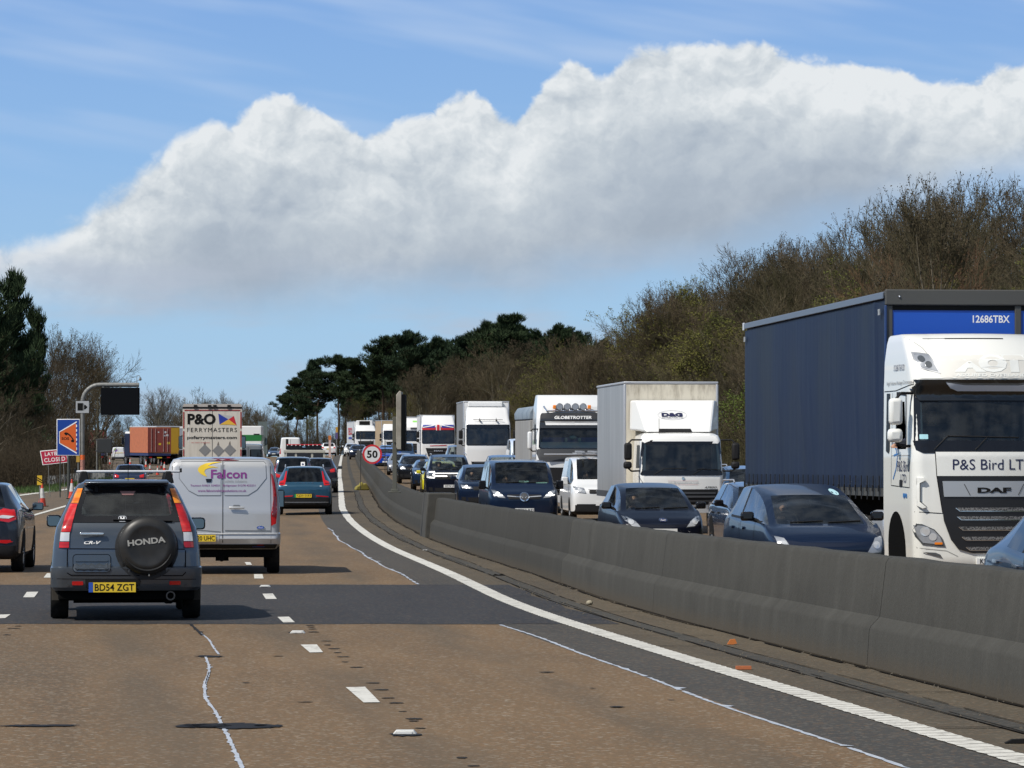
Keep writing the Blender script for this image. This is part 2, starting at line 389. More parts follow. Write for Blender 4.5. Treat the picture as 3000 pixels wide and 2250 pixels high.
SLB = nodes('gutter_slab', road_fn((.100, .083, .058), (.074, .063, .047), (.056, .050, .041), .4), .9, spec=.2)
CHN = nodes('channel_slab', road_fn((.060, .059, .052), (.050, .049, .045), (.042, .041, .037), .3), .9, spec=.2)
def paint_fn(g, b):
    uv = g.new('ShaderNodeTexCoord').outputs['Object']
    n = g.noise(uv, 9., 6, .7); n2 = g.noise(uv, 1.2, 3, .6)
    g.put(b.inputs['Base Color'], g.mix(g.m('MULTIPLY', g.sm(g.m('ADD', n, g.m('MULTIPLY', n2, .3)), .62, .84), .75), (.60, .585, .53, 1), (.20, .18, .15, 1)))
RPT = nodes('road_paint', paint_fn, .6)
SEL = nodes('sealant', lambda g, b: g.put(b.inputs['Base Color'], g.ramp(g.noise(g.new('ShaderNodeTexCoord').outputs['Object'], 6, 5, .7), [(.36, (.16, .165, .18)), (.46, (.38, .41, .46)), (.7, (.48, .51, .56))])), .5)
TAR = pr('tar', (.020, .021, .024), .8, spec=.12); CRK = pr('crack_dirt', (.014, .012, .010), .95, spec=.05); DIRT = pr('dirt', (.038, .031, .022), .95, spec=.1)
def grd_fn(g, b):
    o = g.new('ShaderNodeTexCoord').outputs['Object']; n = g.noise(o, .35, 5, .6); f = g.noise(o, 7., 4, .7)
    c = g.ramp(n, [(.3, (.030, .050, .014)), (.5, (.050, .060, .022)), (.65, (.060, .048, .028)), (.8, (.05, .038, .024))])
    g.put(b.inputs['Base Color'], g.mix(g.sm(f, .35, .65, 0., .6), c, (.035, .05, .015, 1)))
    bp = g.new('ShaderNodeBump'); bp.inputs['Strength'].default_value = 1.; bp.inputs['Distance'].default_value = .15; g.put(bp.inputs['Height'], f); g.l.new(bp.outputs[0], b.inputs['Normal'])
GRD = nodes('verge_ground', grd_fn, .95)
# terrain
ds = [12, 20, 30, 40, 55, 70, 85, 95, 105, 115, 130, 145, 160, 180, 200, 230, 260, 300, 340, 380, 420, 460, 500, 550, 600, 700, 900, 1300, 2500]
offs = [-900, -300, -120, -70, -50, -40, -33, -27, -24, -20, -17, -15, -8, 0, 8, 16, 17.6, 19, 21, 24, 28, 34, 45, 70, 140, 400, 1200]
def Wt(o, d, dz):
    if d > 700: return Vector((edge(700)+o*(1+.3*(d-700)/1000), d, zg(o, 700)+dz))
    return W(o, d, dz)
t = sheet('ground', [[Wt(o, d, -.05) for o in offs] for d in ds], GRD, smooth=60); t['kind'] = 'structure'
dr = list(np.arange(14, 120, 2.))+list(np.arange(120, 330, 5.))+list(np.arange(330, 625, 8.))
def strip(name, o0, o1, mat, dz, d0=14, d1=620, n=1, kind='structure', cols=None):
    dd = [d0]+[d for d in dr if d0 < d < d1]+[d1]; os_ = [o0+(o1-o0)*i/n for i in range(n+1)]
    s = sheet(name, [[W(o, d, dz) for o in os_] for d in dd], mat, [[(o, d) for o in os_] for d in dd])
    if kind: s['kind'] = kind
    return s
strip('carriageway', -11.2, -.86, TAN, 0., n=8)
strip('hard_shoulder', -24., -11.2, HSH, 0., n=8)
strip('slip_road', -44., -24., HSH, 0., 250, 600, n=6)
strip('hard_strip', -.86, .14, GRY, 0.)
strip('gutter', .14, 1.98, SLB, 0., n=2)
strip('drainage_channel', .60, .84, CHN, .004)
strip('opposite_carriageway', 1.98, 14.2, TAN, 0., n=6)
strip('opposite_hard_strip', 1.98, 2.9, GRY, .004)
strip('opposite_hard_shoulder', 14.2, 17.6, HSH, 0., n=2)
strip('opposite_lane_line', 2.42, 2.60, RPT, .008)
strip('opposite_edge_line', 13.9, 14.08, RPT, .004)
# rough black patch laid across the lanes
pr_ = [[], []]
def patch_edge(py, o0=-11.2, o1=.60, n=40, wob=.0):
    d0 = F*CAMZ/(py-HORIZ); return [W(o0+(o1-o0)*i/n, d0+wob*math.sin(i*1.7)) for i in range(n+1)]
da, db = F*CAMZ/(1828-HORIZ), F*CAMZ/(1713-HORIZ)
rows = []; uvr = []
for k in range(13):
    d = da+(db-da)*k/12; row = []; ur = []
    for i in range(41):
        o1 = .56+.05*math.sin(d*1.3)+.03*math.sin(d*3.7); o = -11.2+(o1+11.2)*i/40
        dd_ = d + (.05*math.sin(i*2.1)+.035*math.sin(i*5.3)+random.uniform(-.06, .06) if k in (0, 12) else 0)
        row.append(W(o, dd_, .003)); ur.append((o, dd_))
    rows.append(row); uvr.append(ur)
sheet('asphalt_patch', rows, PAT, uvr)['kind'] = 'structure'
# ribbed edge line
def rib_line(name, oc, w_, d0, d1, dz, rib=.012, st=.13):
    d = d0; rows = []; k = 0
    while d < d1:
        s_ = rib*(1 if k % 2 else -1)*random.uniform(.3, 1); rows.append([W(oc-w_/2+s_, d, dz), W(oc+w_/2+s_*random.uniform(.6, 1.2), d, dz)]); k += 1; d += st if d < 110 else 3.
    o = sheet(name, rows, RPT); o['kind'] = 'structure'; return o
rib_line('edge_line', 0., .24, 14, 560, .007)
# shade of the ribs, painted as thin darker strips across the line
m = MB(); d = 22.
while d < 62:
    for q in (0,):
        a = W(-.11, d, .009); b = W(.11, d+.07, .009); m.poly([a, b, b+Vector((0, .018, 0)), a+Vector((0, .018, 0))])
    d += .25
m.build('line_rib_shadow', pr('rib_shade_paint', (.30, .29, .26), .8), None, 0)['kind'] = 'structure'
def pol(name, pts, mat, dz=.007, k=.678, oy=1600, ox=0):
    m = MB()
    for q in pts: m.poly([G(ox+a*k, oy+b*k, dz) for a, b in q])
    o = m.build(name, mat, None, 0); o['kind'] = 'structure'; return o
dashes = [[(1300,427),(1340,461),(1397,460),(1370,426)], [(1495,611),(1572,677),(1643,676),(1578,609)], [(1200,307),(1225,331),(1275,330),(1250,306)],
  [(1135,207),(1150,230),(1197,229),(1180,206)], [(1098,122),(1100,141),(1140,141),(1135,122)], [(118,199),(102,222),(150,222),(168,198)], [(0,297),(0,313),(25,312),(48,296)],
  [(205,118),(190,137),(222,137),(240,118)], [(1058,70),(1066,82),(1090,82),(1082,70)]]
pol('lane_marking', dashes, RPT)
# dashes further on and nearer than the frame, in the same rhythm
m = MB()
def lane_dash(o, d):
    rows = [[W(o-.06, d+q, .007), W(o+.06, d+q, .007)] for q in (0, 1., 2.)]
    for i in (0, 1): m.poly([rows[i][0], rows[i][1], rows[i+1][1], rows[i+1][0]])
d = 82.
while d < 420:
    for o in (-3.45, -6.95, 6.15, 9.75): lane_dash(o, d)
    d += 7.7
d = 16.
while d < 82:
    for o in (6.15, 9.75): lane_dash(o, d)
    d += 7.7
m.build('far_lane_marking', RPT, None, 0)['kind'] = 'structure'
# left edge lines (measured): end of lane one, and the lay-by line
def pixline(name, pts, wpx, mat=RPT, dz=.012):
    P = [G(x, y, dz) for x, y in pts]; m = MB()
    for (x0, y0), (x1, y1) in zip(pts[:-1], pts[1:]):
        for k in range(6):
            a = (x0+(x1-x0)*k/6, y0+(y1-y0)*k/6); b = (x0+(x1-x0)*(k+1)/6, y0+(y1-y0)*(k+1)/6)
            m.poly([G(a[0], a[1]-wpx/2, dz), G(b[0], b[1]-wpx/2, dz), G(b[0], b[1]+wpx/2, dz), G(a[0], a[1]+wpx/2, dz)])
    o = m.build(name, mat, None, 0); o['kind'] = 'structure'; return o
pixline('lane_edge_line', [(-260,1600), (-60,1553), (72,1518), (130,1501), (193,1483), (260,1462), (330,1441)], 4.5)
pixline('layby_line', [(-100,1473), (48,1453), (120,1443.5), (203,1433), (300,1420), (400,1405)], 3.2)
# wandering crack sealed in white, with dark overbanding
crack = [(825,335),(850,357),(870,375),(905,405),(925,440),(950,470)]
crack2 = [(890,478),(905,515),(905,545),(885,600),(890,660),(930,710),(955,760),(980,810),(1010,870),(1045,950),(1068,1010)]
def ragged(name, pts, w0, w1, mat, k=.678, oy=1600, ox=0, dz=.005, n=14, spur=.10):
    m = MB(); tot = len(pts)-1; q = []
    for i in range(tot):
        for j in range(n):
            t_ = j/n; q.append((pts[i][0]*(1-t_)+pts[i+1][0]*t_, pts[i][1]*(1-t_)+pts[i+1][1]*t_, (i+t_)/tot))
    L_, R_ = [], []
    for x, y, t_ in q:
        hw = (w0+(w1-w0)*t_)/2*random.uniform(.65, 1.25); x += random.uniform(-.25, .25)*hw
        a = 1+ (random.random() < spur)*random.uniform(.5, 2.2); b = 1+(random.random() < spur)*random.uniform(.5, 2.2)
        L_.append(G(ox+(x-hw*a)*k, oy+y*k, dz)); R_.append(G(ox+(x+hw*b)*k, oy+y*k, dz))
    for i in range(len(L_)-1): m.poly([L_[i], L_[i+1], R_[i+1], R_[i]])
    o = m.build(name, mat, None, 0); o['kind'] = 'structure'; return o
ragged('crack_overband', [(822,335),(850,360),(880,388)], 14, 15, TAR)
ragged('crack_sealant', crack[2:], 7, 11, SEL); ragged('crack_sealant', crack2, 11, 21, SEL, dz=.0065)
ragged('crack_gap', [(905,545),(900,560),(888,600)], 3, 3, CRK, dz=.008)
# long blue-white seal line between tan and grey asphalt
def offline(name, o, w_, d0, d1, mat, dz, st=.35, wob=.03, brk=0., spurs=0.):
    d = d0; m = MB(); pa = None; ph = random.uniform(0, 9)
    while d < d1:
        ww = w_*random.uniform(.6, 1.3); c = o+wob*(math.sin(d*.31+ph)+.5*math.sin(d*.83))+random.uniform(-.004, .004)
        cur = (W(c-ww/2, d, dz), W(c+ww/2+(random.random() < spurs)*random.uniform(0, .09), d, dz))
        if pa and random.random() >= brk: m.poly([pa[0], cur[0], cur[1], pa[1]])
        pa = cur; d += st*(1+d/60)
    ob = m.build(name, mat, None, 0); ob['kind'] = 'structure'; return ob
dpa, dpb = da-.15, db+.2
offline('seam_sealant', -.86, .040, 20, dpa, SEL, .0045, .09, .035, .02, .05)
offline('seam_sealant', -.86, .042, dpb, 104, SEL, .0045, .10, .035, .06, .05)
for o, w_ in ((.595, .022), (.85, .016), (1.36, .05), (.63, .012)): offline('gutter_crack', o, w_, 18, 170, CRK, .009, .3, .02, .12)
offline('gutter_dirt', 1.40, .10, 18, 190, DIRT, .008, .25, .03)
m = MB(); d = 23.
while d < 120:
    a0 = random.choice((.14, .14, .5)); a1 = random.choice((.6, .6, 1.36))
    for i in range(5):
        x0 = a0+(a1-a0)*i/5; x1 = a0+(a1-a0)*(i+1)/5; w_ = random.uniform(.012, .045)
        m.poly([W(x0, d, .010), W(x1, d, .010), W(x1, d+w_, .010), W(x0, d+w_, .010)])
    d += random.uniform(2.3, 4.2)
m.build('gutter_joint', CRK, None, 0)['kind'] = 'structure'
# tar smears, scuffs, cat's eye beds
def blob(cx, cy, wx, wy, n=22):
    return [(cx+wx/2*math.cos(t)*random.uniform(.72, 1.15), cy+wy/2*math.sin(t)*random.uniform(.6, 1.2)) for t in [-2*math.pi*i/n for i in range(n)]]
pol('tar_smear', [blob(985,777,440,24,40), blob(900,777,210,20,26), blob(1160,778,130,14), blob(905,477,125,9), blob(170,776,360,9,30)], TAR)
pol('road_eye_bed', [blob(1748,814,140,16), blob(1283,374,72,7), blob(1145,176,36,5)], TAR)
sc_ = [(1340,343,40,3),(1345,350,36,3),(1350,358,42,3),(1355,371,50,4),(1410,410,52,3),(1415,427,34,4),(1445,443,56,5),(1460,460,40,3),(1485,478,60,4),(1492,500,34,3),(1538,523,70,4),(1615,591,64,4),(1650,620,74,5),(1678,656,62,4),(1712,677,74,5),(1742,714,40,3),(1790,745,76,8),(1788,755,50,5),(1815,786,54,4),(1995,913,50,8),(60,356,60,3),(80,345,34,3),(35,383,40,3),(1205,475,56,2),(1320,673,70,3),(1065,590,40,2),(2045,948,60,5)]
pol('road_scuff', [blob(*a, 12) for a in sc_], pr('scuff', (.030, .028, .026), .9, spec=.1), dz=.004)
pol('road_scuff', [blob(*a, 14) for a in [(555,1161,140,6),(1125,1441,150,9),(930,1292,70,4),(1560,1385,60,4)]], pr('scuff', (.04, .04, .04)), dz=.008, k=.36166, oy=1550, ox=1400)
# cat's eyes
SG = pr('reflector_glass', (.75, .75, .72), .2, coat=1.)
for (px, py, s_, lb) in ((1750*.678, 1600+812*.678, 1., 'white cat eye stud in its black bed, nearest on the lane line'), (1286*.678, 1600+376*.678, .9, 'white cat eye stud just before the dark asphalt patch'), (1146*.678, 1600+176*.678, .9, 'white cat eye stud at the far edge of the dark patch')):
    p = G(px, py); th = thing('road_stud', lb, 'road stud', p, 0, 'cat eye studs on the lane line')
    MB().prism([(-.085, 0), (-.06, .028), (.06, .028), (.085, 0)], 1, -.03, .10).build('casing', pr('stud_casing', (.6, .6, .57), .5), th, bevel=.004)
    MB().box(-.05, .05, -.034, -.031, .006, .022).build('lens', SG, th)
# litter in the gutter
def litter(px, py, lb, nm, cat, mat, fn):
    p = G(px, py, .004); m = MB(); fn(m); o = m.build(nm, mat); o.location = p; tag(o, lb, cat)
ORG = pr('orange_plastic', (.48, .15, .03), .6)
litter(2144, 1888, 'crumpled amber plastic shard lying in the gutter', 'plastic_shard', 'litter', ORG, lambda m: (m.prism([(-.05, 0), (-.02, .05), (.03, .055), (.05, .01), (.01, 0)], 1, -.02, .03)))
litter(2177, 1961, 'small flat orange brick piece lying beyond the edge line', 'brick_piece', 'litter', pr('brick', (.42, .13, .05), .9), lambda m: m.box(-.07, .07, -.03, .03, 0, .03))
litter(1727, 1772, 'pale rounded stone lying in the gutter under the barrier', 'stone', 'stone', pr('stone', (.30, .27, .20), .95), lambda m: m.sphere((0, 0, .025), (.045, .04, .035), 8, 6))
litter(1245, 1612, 'flat white scrap lying in the gutter ahead of the dark patch', 'paper_scrap', 'litter', WHT, lambda m: m.prism([(-.05, -.05), (.05, -.03), (.04, .06), (-.03, .05)], 2, 0, .01))
litter(1461, 1687, 'dark shred of tyre rubber lying in the gutter', 'tyre_shred', 'litter', RUB, lambda m: m.prism([(-.11, 0), (-.06, .03), (0, .015), (.05, .035), (.11, .01), (.1, 0)], 1, -.02, .05))
litter(2985, 2177, 'dark rubber strip lying in the gutter at the right edge', 'rubber_strip', 'litter', RUB, lambda m: m.prism([(-.1, 0), (-.05, .025), (.1, .03), (.12, 0)], 1, -.02, .04))
m = MB()
for i in range(900):
    d = random.uniform(20, 120)**1.; o = random.choice((random.uniform(.3, 1.38), random.gauss(1.33, .05), random.gauss(.62, .1))); r = random.uniform(.004, .014); p = W(min(o, 1.40), d, .006)
    m.poly([p+Vector((-r, 0, 0)), p+Vector((r, -r, 0)), p+Vector((r*.4, 0, r*1.3))]); m.poly([p+Vector((r, r, 0)), p+Vector((-r, r*.5, 0)), p+Vector((r*.2, 0, r*1.2))])
m.build('gutter_grit', pr('grit', (.075, .065, .05), .95), None, 0)['kind'] = 'stuff'
# ------------------------------------------------------------------ concrete barrier
def conc_fn(dark):
    def fn(g, b):
        uv = g.new('ShaderNodeUVMap', uv_map='road').outputs[0]; u, v, _ = g.sep(uv)
        o = g.new('ShaderNodeTexCoord').outputs['Object']
        st = g.noise(g.xyz(g.m('MULTIPLY', u, 2.6), g.m('MULTIPLY', v, .35)), 1., 6, .65); bl = g.noise(o, 1.1, 5, .6); fi = g.noise(o, 30, 4, .7)
        st2 = g.noise(g.xyz(g.m('MULTIPLY', u, 9.), g.m('MULTIPLY', v, .5)), 1., 4, .6)
        c = g.ramp(st, [(.25, (.072*dark, .070*dark, .062*dark)), (.5, (.084*dark, .082*dark, .073*dark)), (.75, (.102*dark, .100*dark, .090*dark))])
        c = g.mix(g.m('MULTIPLY', g.sm(bl, .5, .75), .4), c, (.03, .029, .026, 1)); c = g.mix(g.m('MULTIPLY', g.sm(st2, .58, .78), .22), c, (.11, .105, .095, 1))
        c = g.mix(g.sm(fi, .3, .7, 0., .3), c, (.03, .03, .027, 1))
        lowd = g.m('MULTIPLY', g.sm(g.m('ADD', v, g.m('MULTIPLY', st2, .25)), .33, .12), .7)     # silt clinging along the foot
        c = g.mix(lowd, c, (.075, .062, .045, 1)); g.put(b.inputs['Base Color'], c)
        bp = g.new('ShaderNodeBump'); bp.inputs['Strength'].default_value = .5; bp.inputs['Distance'].default_value = .01
        g.put(bp.inputs['Height'], g.m('ADD', fi, bl)); g.l.new(bp.outputs[0], b.inputs['Normal'])
    return fn
CON = nodes('barrier_concrete', conc_fn(.70), .9, spec=.2); COD = nodes('old_barrier_concrete', conc_fn(.55), .9, spec=.2)
PROF = [(1.42, -.03), (1.445, .34), (1.462, .375), (1.54, .455), (1.60, .95), (1.625, .99), (1.66, 1.0), (1.80, 1.0), (1.835, .99), (1.86, .95), (1.92, .455), (1.998, .375), (2.015, .34), (2.04, -.03)]
bar = thing('concrete_barrier', 'long dark grey stepped concrete barrier between the two carriageways', 'barrier', (0, 0, 0))
def wall(d0, d1, mat, dx=0., st=1.5):
    dd = list(np.arange(d0, d1, st if d1 < 200 else 4.))+[d1]
    rows = []; uvr = []
    for d in dd:
        r = []; q = 0.; u_ = []; pl = None
        jit = .006*math.sin(d*1.9)+.004*math.sin(d*4.1)
        for o, z in PROF:
            r.append(W(o+dx*(1 if o < 1.7 else -1)+jit, d, z+(.006*math.sin(d*2.7) if z > .8 else 0))); u_.append((d, z))
        rows.append(r); uvr.append(u_)
    o = sheet('wall_section', rows, mat, uvr, bar, 30)
    return o
dj = [14., 21.9, 33.7, 46., 57.6]
for a, b in zip(dj[:-1], dj[1:]): wall(a, b-.014, CON, 0., .8)
wall(57.6, 92.5, COD, .0); wall(92.5, 190, COD, .0); wall(190.02, 600, COD, 0.)
# post plinth bulging out of the barrier
pm = MB(); pd0, pd1 = 92.0, 94.6
for dd_ in (pd0, pd1): pass
v0 = [W(o, pd0, z) for o, z in ((1.30, -.03), (1.33, .40), (1.40, 1.11), (2.08, 1.11), (2.15, .4), (2.18, -.03))]; v1 = [W(o, pd1, z) for o, z in ((1.30, -.03), (1.33, .40), (1.40, 1.11), (2.08, 1.11), (2.15, .4), (2.18, -.03))]
pm.v = [tuple(p) for p in v0+v1]; n = 6; pm.f = [tuple(range(n)), tuple(reversed(range(n, 2*n)))]+[(i, n+i, n+(i+1) % n, (i+1) % n) for i in range(n)]
pm.build('post_plinth', nodes('plinth_concrete', lambda g, b: g.put(b.inputs['Base Color'], g.ramp(g.noise(g.new('ShaderNodeTexCoord').outputs['Object'], 3, 5), [(.3, (.034, .033, .028)), (.7, (.052, .050, .044))])), .9), bar, 0, bevel=.03)
# ------------------------------------------------------------------ signs and posts
GALV = nodes('galvanised', lambda g, b: g.put(b.inputs['Base Color'], g.ramp(g.noise(g.new('ShaderNodeTexCoord').outputs['Object'], 5, 4), [(.3, (.15, .155, .15)), (.7, (.23, .23, .22))])), .55, metal=.2)
BEI = nodes('dirty_beige', lambda g, b: g.put(b.inputs['Base Color'], g.ramp(g.noise(g.new('ShaderNodeTexCoord').outputs['Object'], 3, 5), [(.3, (.20, .18, .145)), (.7, (.33, .31, .26))])), .7)
OLV = pr('olive_steel', (.085, .085, .07), .7); SBLK = pr('screen_black', (.004, .005, .006), .8, spec=.08)
def P(px, s, dz=None):
    """place from photo column px and scale s (pixels per metre): gives point on the ground"""
    d = F/s; X = (px-1500)/s; return Vector((X, d, zg(X-edge(d), d)))
def zat(py, s): return CAMZ+(HORIZ-py)/s
p = W(1.66, 93.3, 1.11); s_ = F/p.y
sg = thing('edge_on_message_sign', 'message sign on a steel post over the barrier, seen edge on', 'message sign', p)
b0 = p.z
cxp = (1156.5-1500)/s_-p.x
MB().box(cxp-.055, cxp+.055, -.07, .07, 0, zat(1221, s_)-b0).build('post', OLV, sg, bevel=.008)
MB().box(cxp-.16, cxp+.16, -.16, .16, 0, .03).box(cxp-.09, cxp+.09, -.10, .10, .03, .09).build('base_plate', OLV, sg, bevel=.008)
x0, x1, x2 = [(q-1500)/s_-p.x for q in (1163, 1178, 1189)]
za, zb = zat(1317, s_)-b0, zat(1146, s_)-b0
MB().prism([(x0, za+.06), (x0+.03, za), (x1, za), (x1, zb-.02), (x0+.08, zb), (x0, zb-.10)], 1, -.6, .7).build('housing', BEI, sg, bevel=.012)
MB().box(x1+.004, x2, -.62, .72, za-.02, zb-.09).build('screen_face', SBLK, sg, bevel=.01)
MB().box(cxp+.06, x0+.002, -.2, .2, zat(1290, s_)-b0, zat(1272, s_)-b0).build('bracket', BEI, sg)
MB().box(cxp+.06, x0+.002, -.15, .15, zat(1245, s_)-b0, zat(1236, s_)-b0).build('bracket', BEI, sg)
MB().box(cxp-.01, x0, -.2, .2, zat(1298, s_)-b0, zat(1296, s_)-b0).build('cable_tray', BLK, sg)
# fifty sign straddling the barrier
s_ = 62.6; d_ = F/s_
yb = G(1061, 1436)
fs = thing('speed_limit_sign', 'round white sign reading 50 with a red rim, on thin posts above the barrier', 'road sign', (yb.x, d_, yb.z))
rx = lambda px: (px-1500)/s_-yb.x; rz_ = lambda py: zat(py, s_)-yb.z
cx, cz = rx(1090.7), rz_(1330.7)
def disc(m, cx, y, cz, r, th, n=40): m.prism([(cx+r*math.cos(t), cz+r*math.sin(t)) for t in [2*math.pi*i/n for i in range(n)]], 1, y, y+th)
m = MB(); disc(m, cx, 0, cz, .455, .012); m.build('rim', pr('sign_red', (.55, .025, .03), .4), fs)
m = MB(); disc(m, cx, -.003, cz, .365, .002); m.build('face', pr('sign_white', (.66, .66, .66), .5), fs)
text(fs, '50', cx, cz, .50, .36, 'F', INK, plane=-.006, bold=.035, spc=1.05)
IRN = pr('dark_iron', (.03, .028, .026), .7)
MB().cyl((rx(1056.5), .03, rz_(1434)), (rx(1056.5), .03, rz_(1271)), .018).tube([(rx(1056.5), .03, rz_(1271)), (rx(1054), .03, rz_(1266)), (rx(1049), .03, rz_(1265))], .018).build('post', IRN, fs)
MB().cyl((rx(1128), .03, rz_(1404)), (rx(1128), .03, rz_(1290)), .018).build('post', IRN, fs)
MB().box(rx(1056), rx(1129), .016, .030, cz-.02, cz+.02).box(rx(1084), rx(1086), .016, .03, cz+.3, rz_(1290)).box(rx(1093), rx(1095), .016, .03, cz+.3, rz_(1290)).build('bracket', IRN, fs)
sb = MB().prism([(-.36, 0), (-.30, .17), (-.12, .26), (-.05, .40), (.02, .28), (.16, .34), (.26, .16), (.34, .03), (.3, 0)], 1, -.2, .2).build('sandbag', pr('yellow_sack', (.20, .17, .035), .9), None, 60, .06)
sb.location = yb; tag(sb, 'slumped yellow sandbag weighting the foot of the fifty sign', 'sandbag')
sb.rotation_euler = (0, 0, .3)
# gantry with dark message screen
s_ = 45.; p = P(242, s_); b0 = p.z; X = lambda px: (px-1500)/s_-p.x; Z = lambda py: zat(py, s_)-b0
ga = thing('cantilever_message_gantry', 'curved grey cantilever gantry carrying a blank black message screen', 'gantry', p)
pts = [(X(242), 0, 0), (X(242), 0, Z(1178))]
for t in np.linspace(0, 1, 9)[1:]:
    a = math.pi/2*t; pts.append((X(242)+(X(292)-X(242))*(1-math.cos(a)), 0, Z(1178)+(Z(1127.5)-Z(1178))*math.sin(a)))
m = MB(); m.tube(pts[:2], .135, 14); m.build('mast', GALV, ga)
m = MB(); m.tube(pts[1:]+[(X(407), 0, Z(1127.5))], .145, 14); m.build('arm', GALV, ga)
MB().box(X(295.7), X(408.9), -.22, .10, Z(1215.5), Z(1135.5)).build('screen_housing', SBLK, ga, bevel=.04)
MB().box(X(297.5), X(407), -.235, -.222, Z(1214), Z(1137)).build('screen', pr('screen_pane', (.004, .005, .007), .8, spec=.08), ga)
for q_ in (300, 350, 400): MB().box(X(q_), X(q_+4), -.1, .1, Z(1136), Z(1131)).build('hanger', GALV, ga)
MB().tube([(X(400.5), 0, Z(1122)), (X(400.5), 0, Z(1101)), (X(404), 0, Z(1100)), (X(409), 0, Z(1101)), (X(410.5), 0, Z(1106))], .018).build('camera_bracket', GALV, ga)
MB().cyl((X(410.5), 0, Z(1106)), (X(410.5), 0, Z(1110)), .07).sphere((X(410.5), 0, Z(1111.5)), .09).build('camera_dome', GALV, ga)
MB().box(X(295), X(299), -.06, .06, Z(1121), Z(1117)).build('sensor', DGR, ga)
MB().cyl((X(242), 0, Z(1393)+.05), (X(242), 0, Z(1347)), .150, n=14).build('warning_wrap', pr('faded_pink_wrap', (.42, .20, .16), .7), ga)
MB().cyl((X(242), 0, Z(1347)+.002), (X(242), 0, Z(1333)), .152, n=14).build('orange_wrap', pr('orange_wrap', (.75, .14, .03), .6, emit=(.7, .12, .02), es=.05), ga)
# speed camera sign
s_ = 46.; p = P(246, s_); b0 = p.z; X = lambda px: (px-1500)/s_-p.x; Z = lambda py: zat(py, s_)-b0
cs = thing('camera_sign', 'white square sign with a black camera symbol fixed to the gantry mast', 'road sign', (p.x, p.y-.2, p.z))
MB().box(X(222), X(262.5), 0, .02, Z(1211), Z(1174)).build('border', INK, cs, bevel=.008)
MB().box(X(223), X(261.5), -.003, -.001, Z(1210), Z(1175)).build('face', pr('grey_white_sign', (.36, .37, .38), .5), cs)
MB().box(X(228), X(244), -.007, -.004, Z(1203), Z(1181)).box(X(252), X(256.5), -.007, -.004, Z(1196), Z(1190)).box(X(247), X(253), -.007, -.004, Z(1199), Z(1187)).build('camera_symbol', INK, cs)
MB().box(X(245), X(246), -.007, -.004, Z(1203), Z(1182)).box(X(247), X(248), -.007, -.004, Z(1201.5), Z(1199.5)).box(X(247), X(248), -.007, -.004, Z(1186.5), Z(1184.5)).build('camera_bellows', INK, cs)
# SOS lay-by sign
s_ = 60.; p = P(201, s_); b0 = p.z; X = lambda px: (px-1500)/s_-p.x; Z = lambda py: zat(py, s_)-b0
so = thing('emergency_area_sign', 'blue sign with an orange SOS telephone panel beside the lay-by', 'road sign', p)
MB().cyl((X(201), .08, 0), (X(201), .08, Z(1240)), .075).build('post', pr('post_green_grey', (.045, .05, .045), .7), so)
MB().cyl((X(176), .08, 0), (X(176), .08, Z(1240)), .03).build('post', pr('post_green_grey', (.045, .05, .045), .7), so)
MB().box(X(166), X(233.5), 0, .03, Z(1335), Z(1227.5)).build('border', WHT, so, bevel=.02)
BLU = pr('sign_blue', (.005, .045, .27), .4); ORS = pr('sign_orange', (.60, .105, .012), .45)
MB().box(X(168), X(231.8), -.003, -.001, Z(1333), Z(1229.5)).build('face', BLU, so, bevel=.0)
def pp(m, pts, y=-.006): m.prism([(X(a), Z(b)) for a, b in pts], 1, y, y+.002)
fx = lambda a: 166+(a-612)*.2713; fy = lambda b: 1227.7+(b-655)*.2713
q = lambda L: [(fx(a), fy(b)) for a, b in L]
m = MB(); pp(m, q([(820, 700), (825, 1008), (648, 915), (645, 797)])); m.build('panel', ORS, so)
m = MB()
pp(m, q([(640, 790), (828, 678), (832, 690), (650, 797), (650, 912), (832, 1018), (828, 1030), (640, 918)])); m.build('outline', WHT, so)
for i in range(6): m = MB(); pp(m, q([(820, 715+i*49), (832, 715+i*49), (832, 742+i*49), (820, 742+i*49)])); m.build('lane_dash', WHT, so)
m = MB()
arc = [(692, 812), (700, 800), (716, 798), (735, 805), (765, 830), (790, 862), (803, 885), (800, 903), (785, 907), (770, 900), (767, 885), (782, 876), (765, 850), (738, 826), (728, 822), (722, 832), (708, 830)]
pp(m, q(arc), -.009); m.build('handset_symbol', INK, so)
text(so, 'SOS', X(fx(706)), Z(fy(866)), 22/60, 8/60, 'F', INK, plane=-.009, bold=.03)
# lay-by closed sign
s_ = 59.; p = P(150, s_); b0 = p.z; X = lambda px: (px-1500)/s_-p.x; Z = lambda py: zat(py, s_)-b0
lc = thing('layby_closed_sign', 'tilted red sign reading LAYBY CLOSED behind the blue SOS sign', 'road sign', (p.x, p.y+.4, p.z))
MB().prism([(X(114), Z(1321)), (X(192), Z(1314)), (X(197), Z(1355)), (X(122), Z(1363))], 1, 0, .02).build('border', WHT, lc, bevel=.02)
MB().prism([(X(116.5), Z(1323)), (X(190.5), Z(1316)), (X(194.5), Z(1353)), (X(124), Z(1360.5))], 1, -.003, -.001).build('face', pr('sign_crimson', (.42, .012, .045), .45), lc)
text(lc, 'LAYBY', X(151), Z(1329), 45/59, 11/59, 'F', WHT, plane=-.006, bold=.015, rot=.085, spc=1.12)
text(lc, 'CLOSED', X(157.5), Z(1346), 62/59, 12/59, 'F', WHT, plane=-.006, bold=.015, rot=.085, spc=1.12)
MB().cyl((X(144), .03, 0), (X(138), .03, Z(1355)), .015).cyl((X(188), .03, 0), (X(183), .03, Z(1355)), .015).build('stand', GALV, lc)
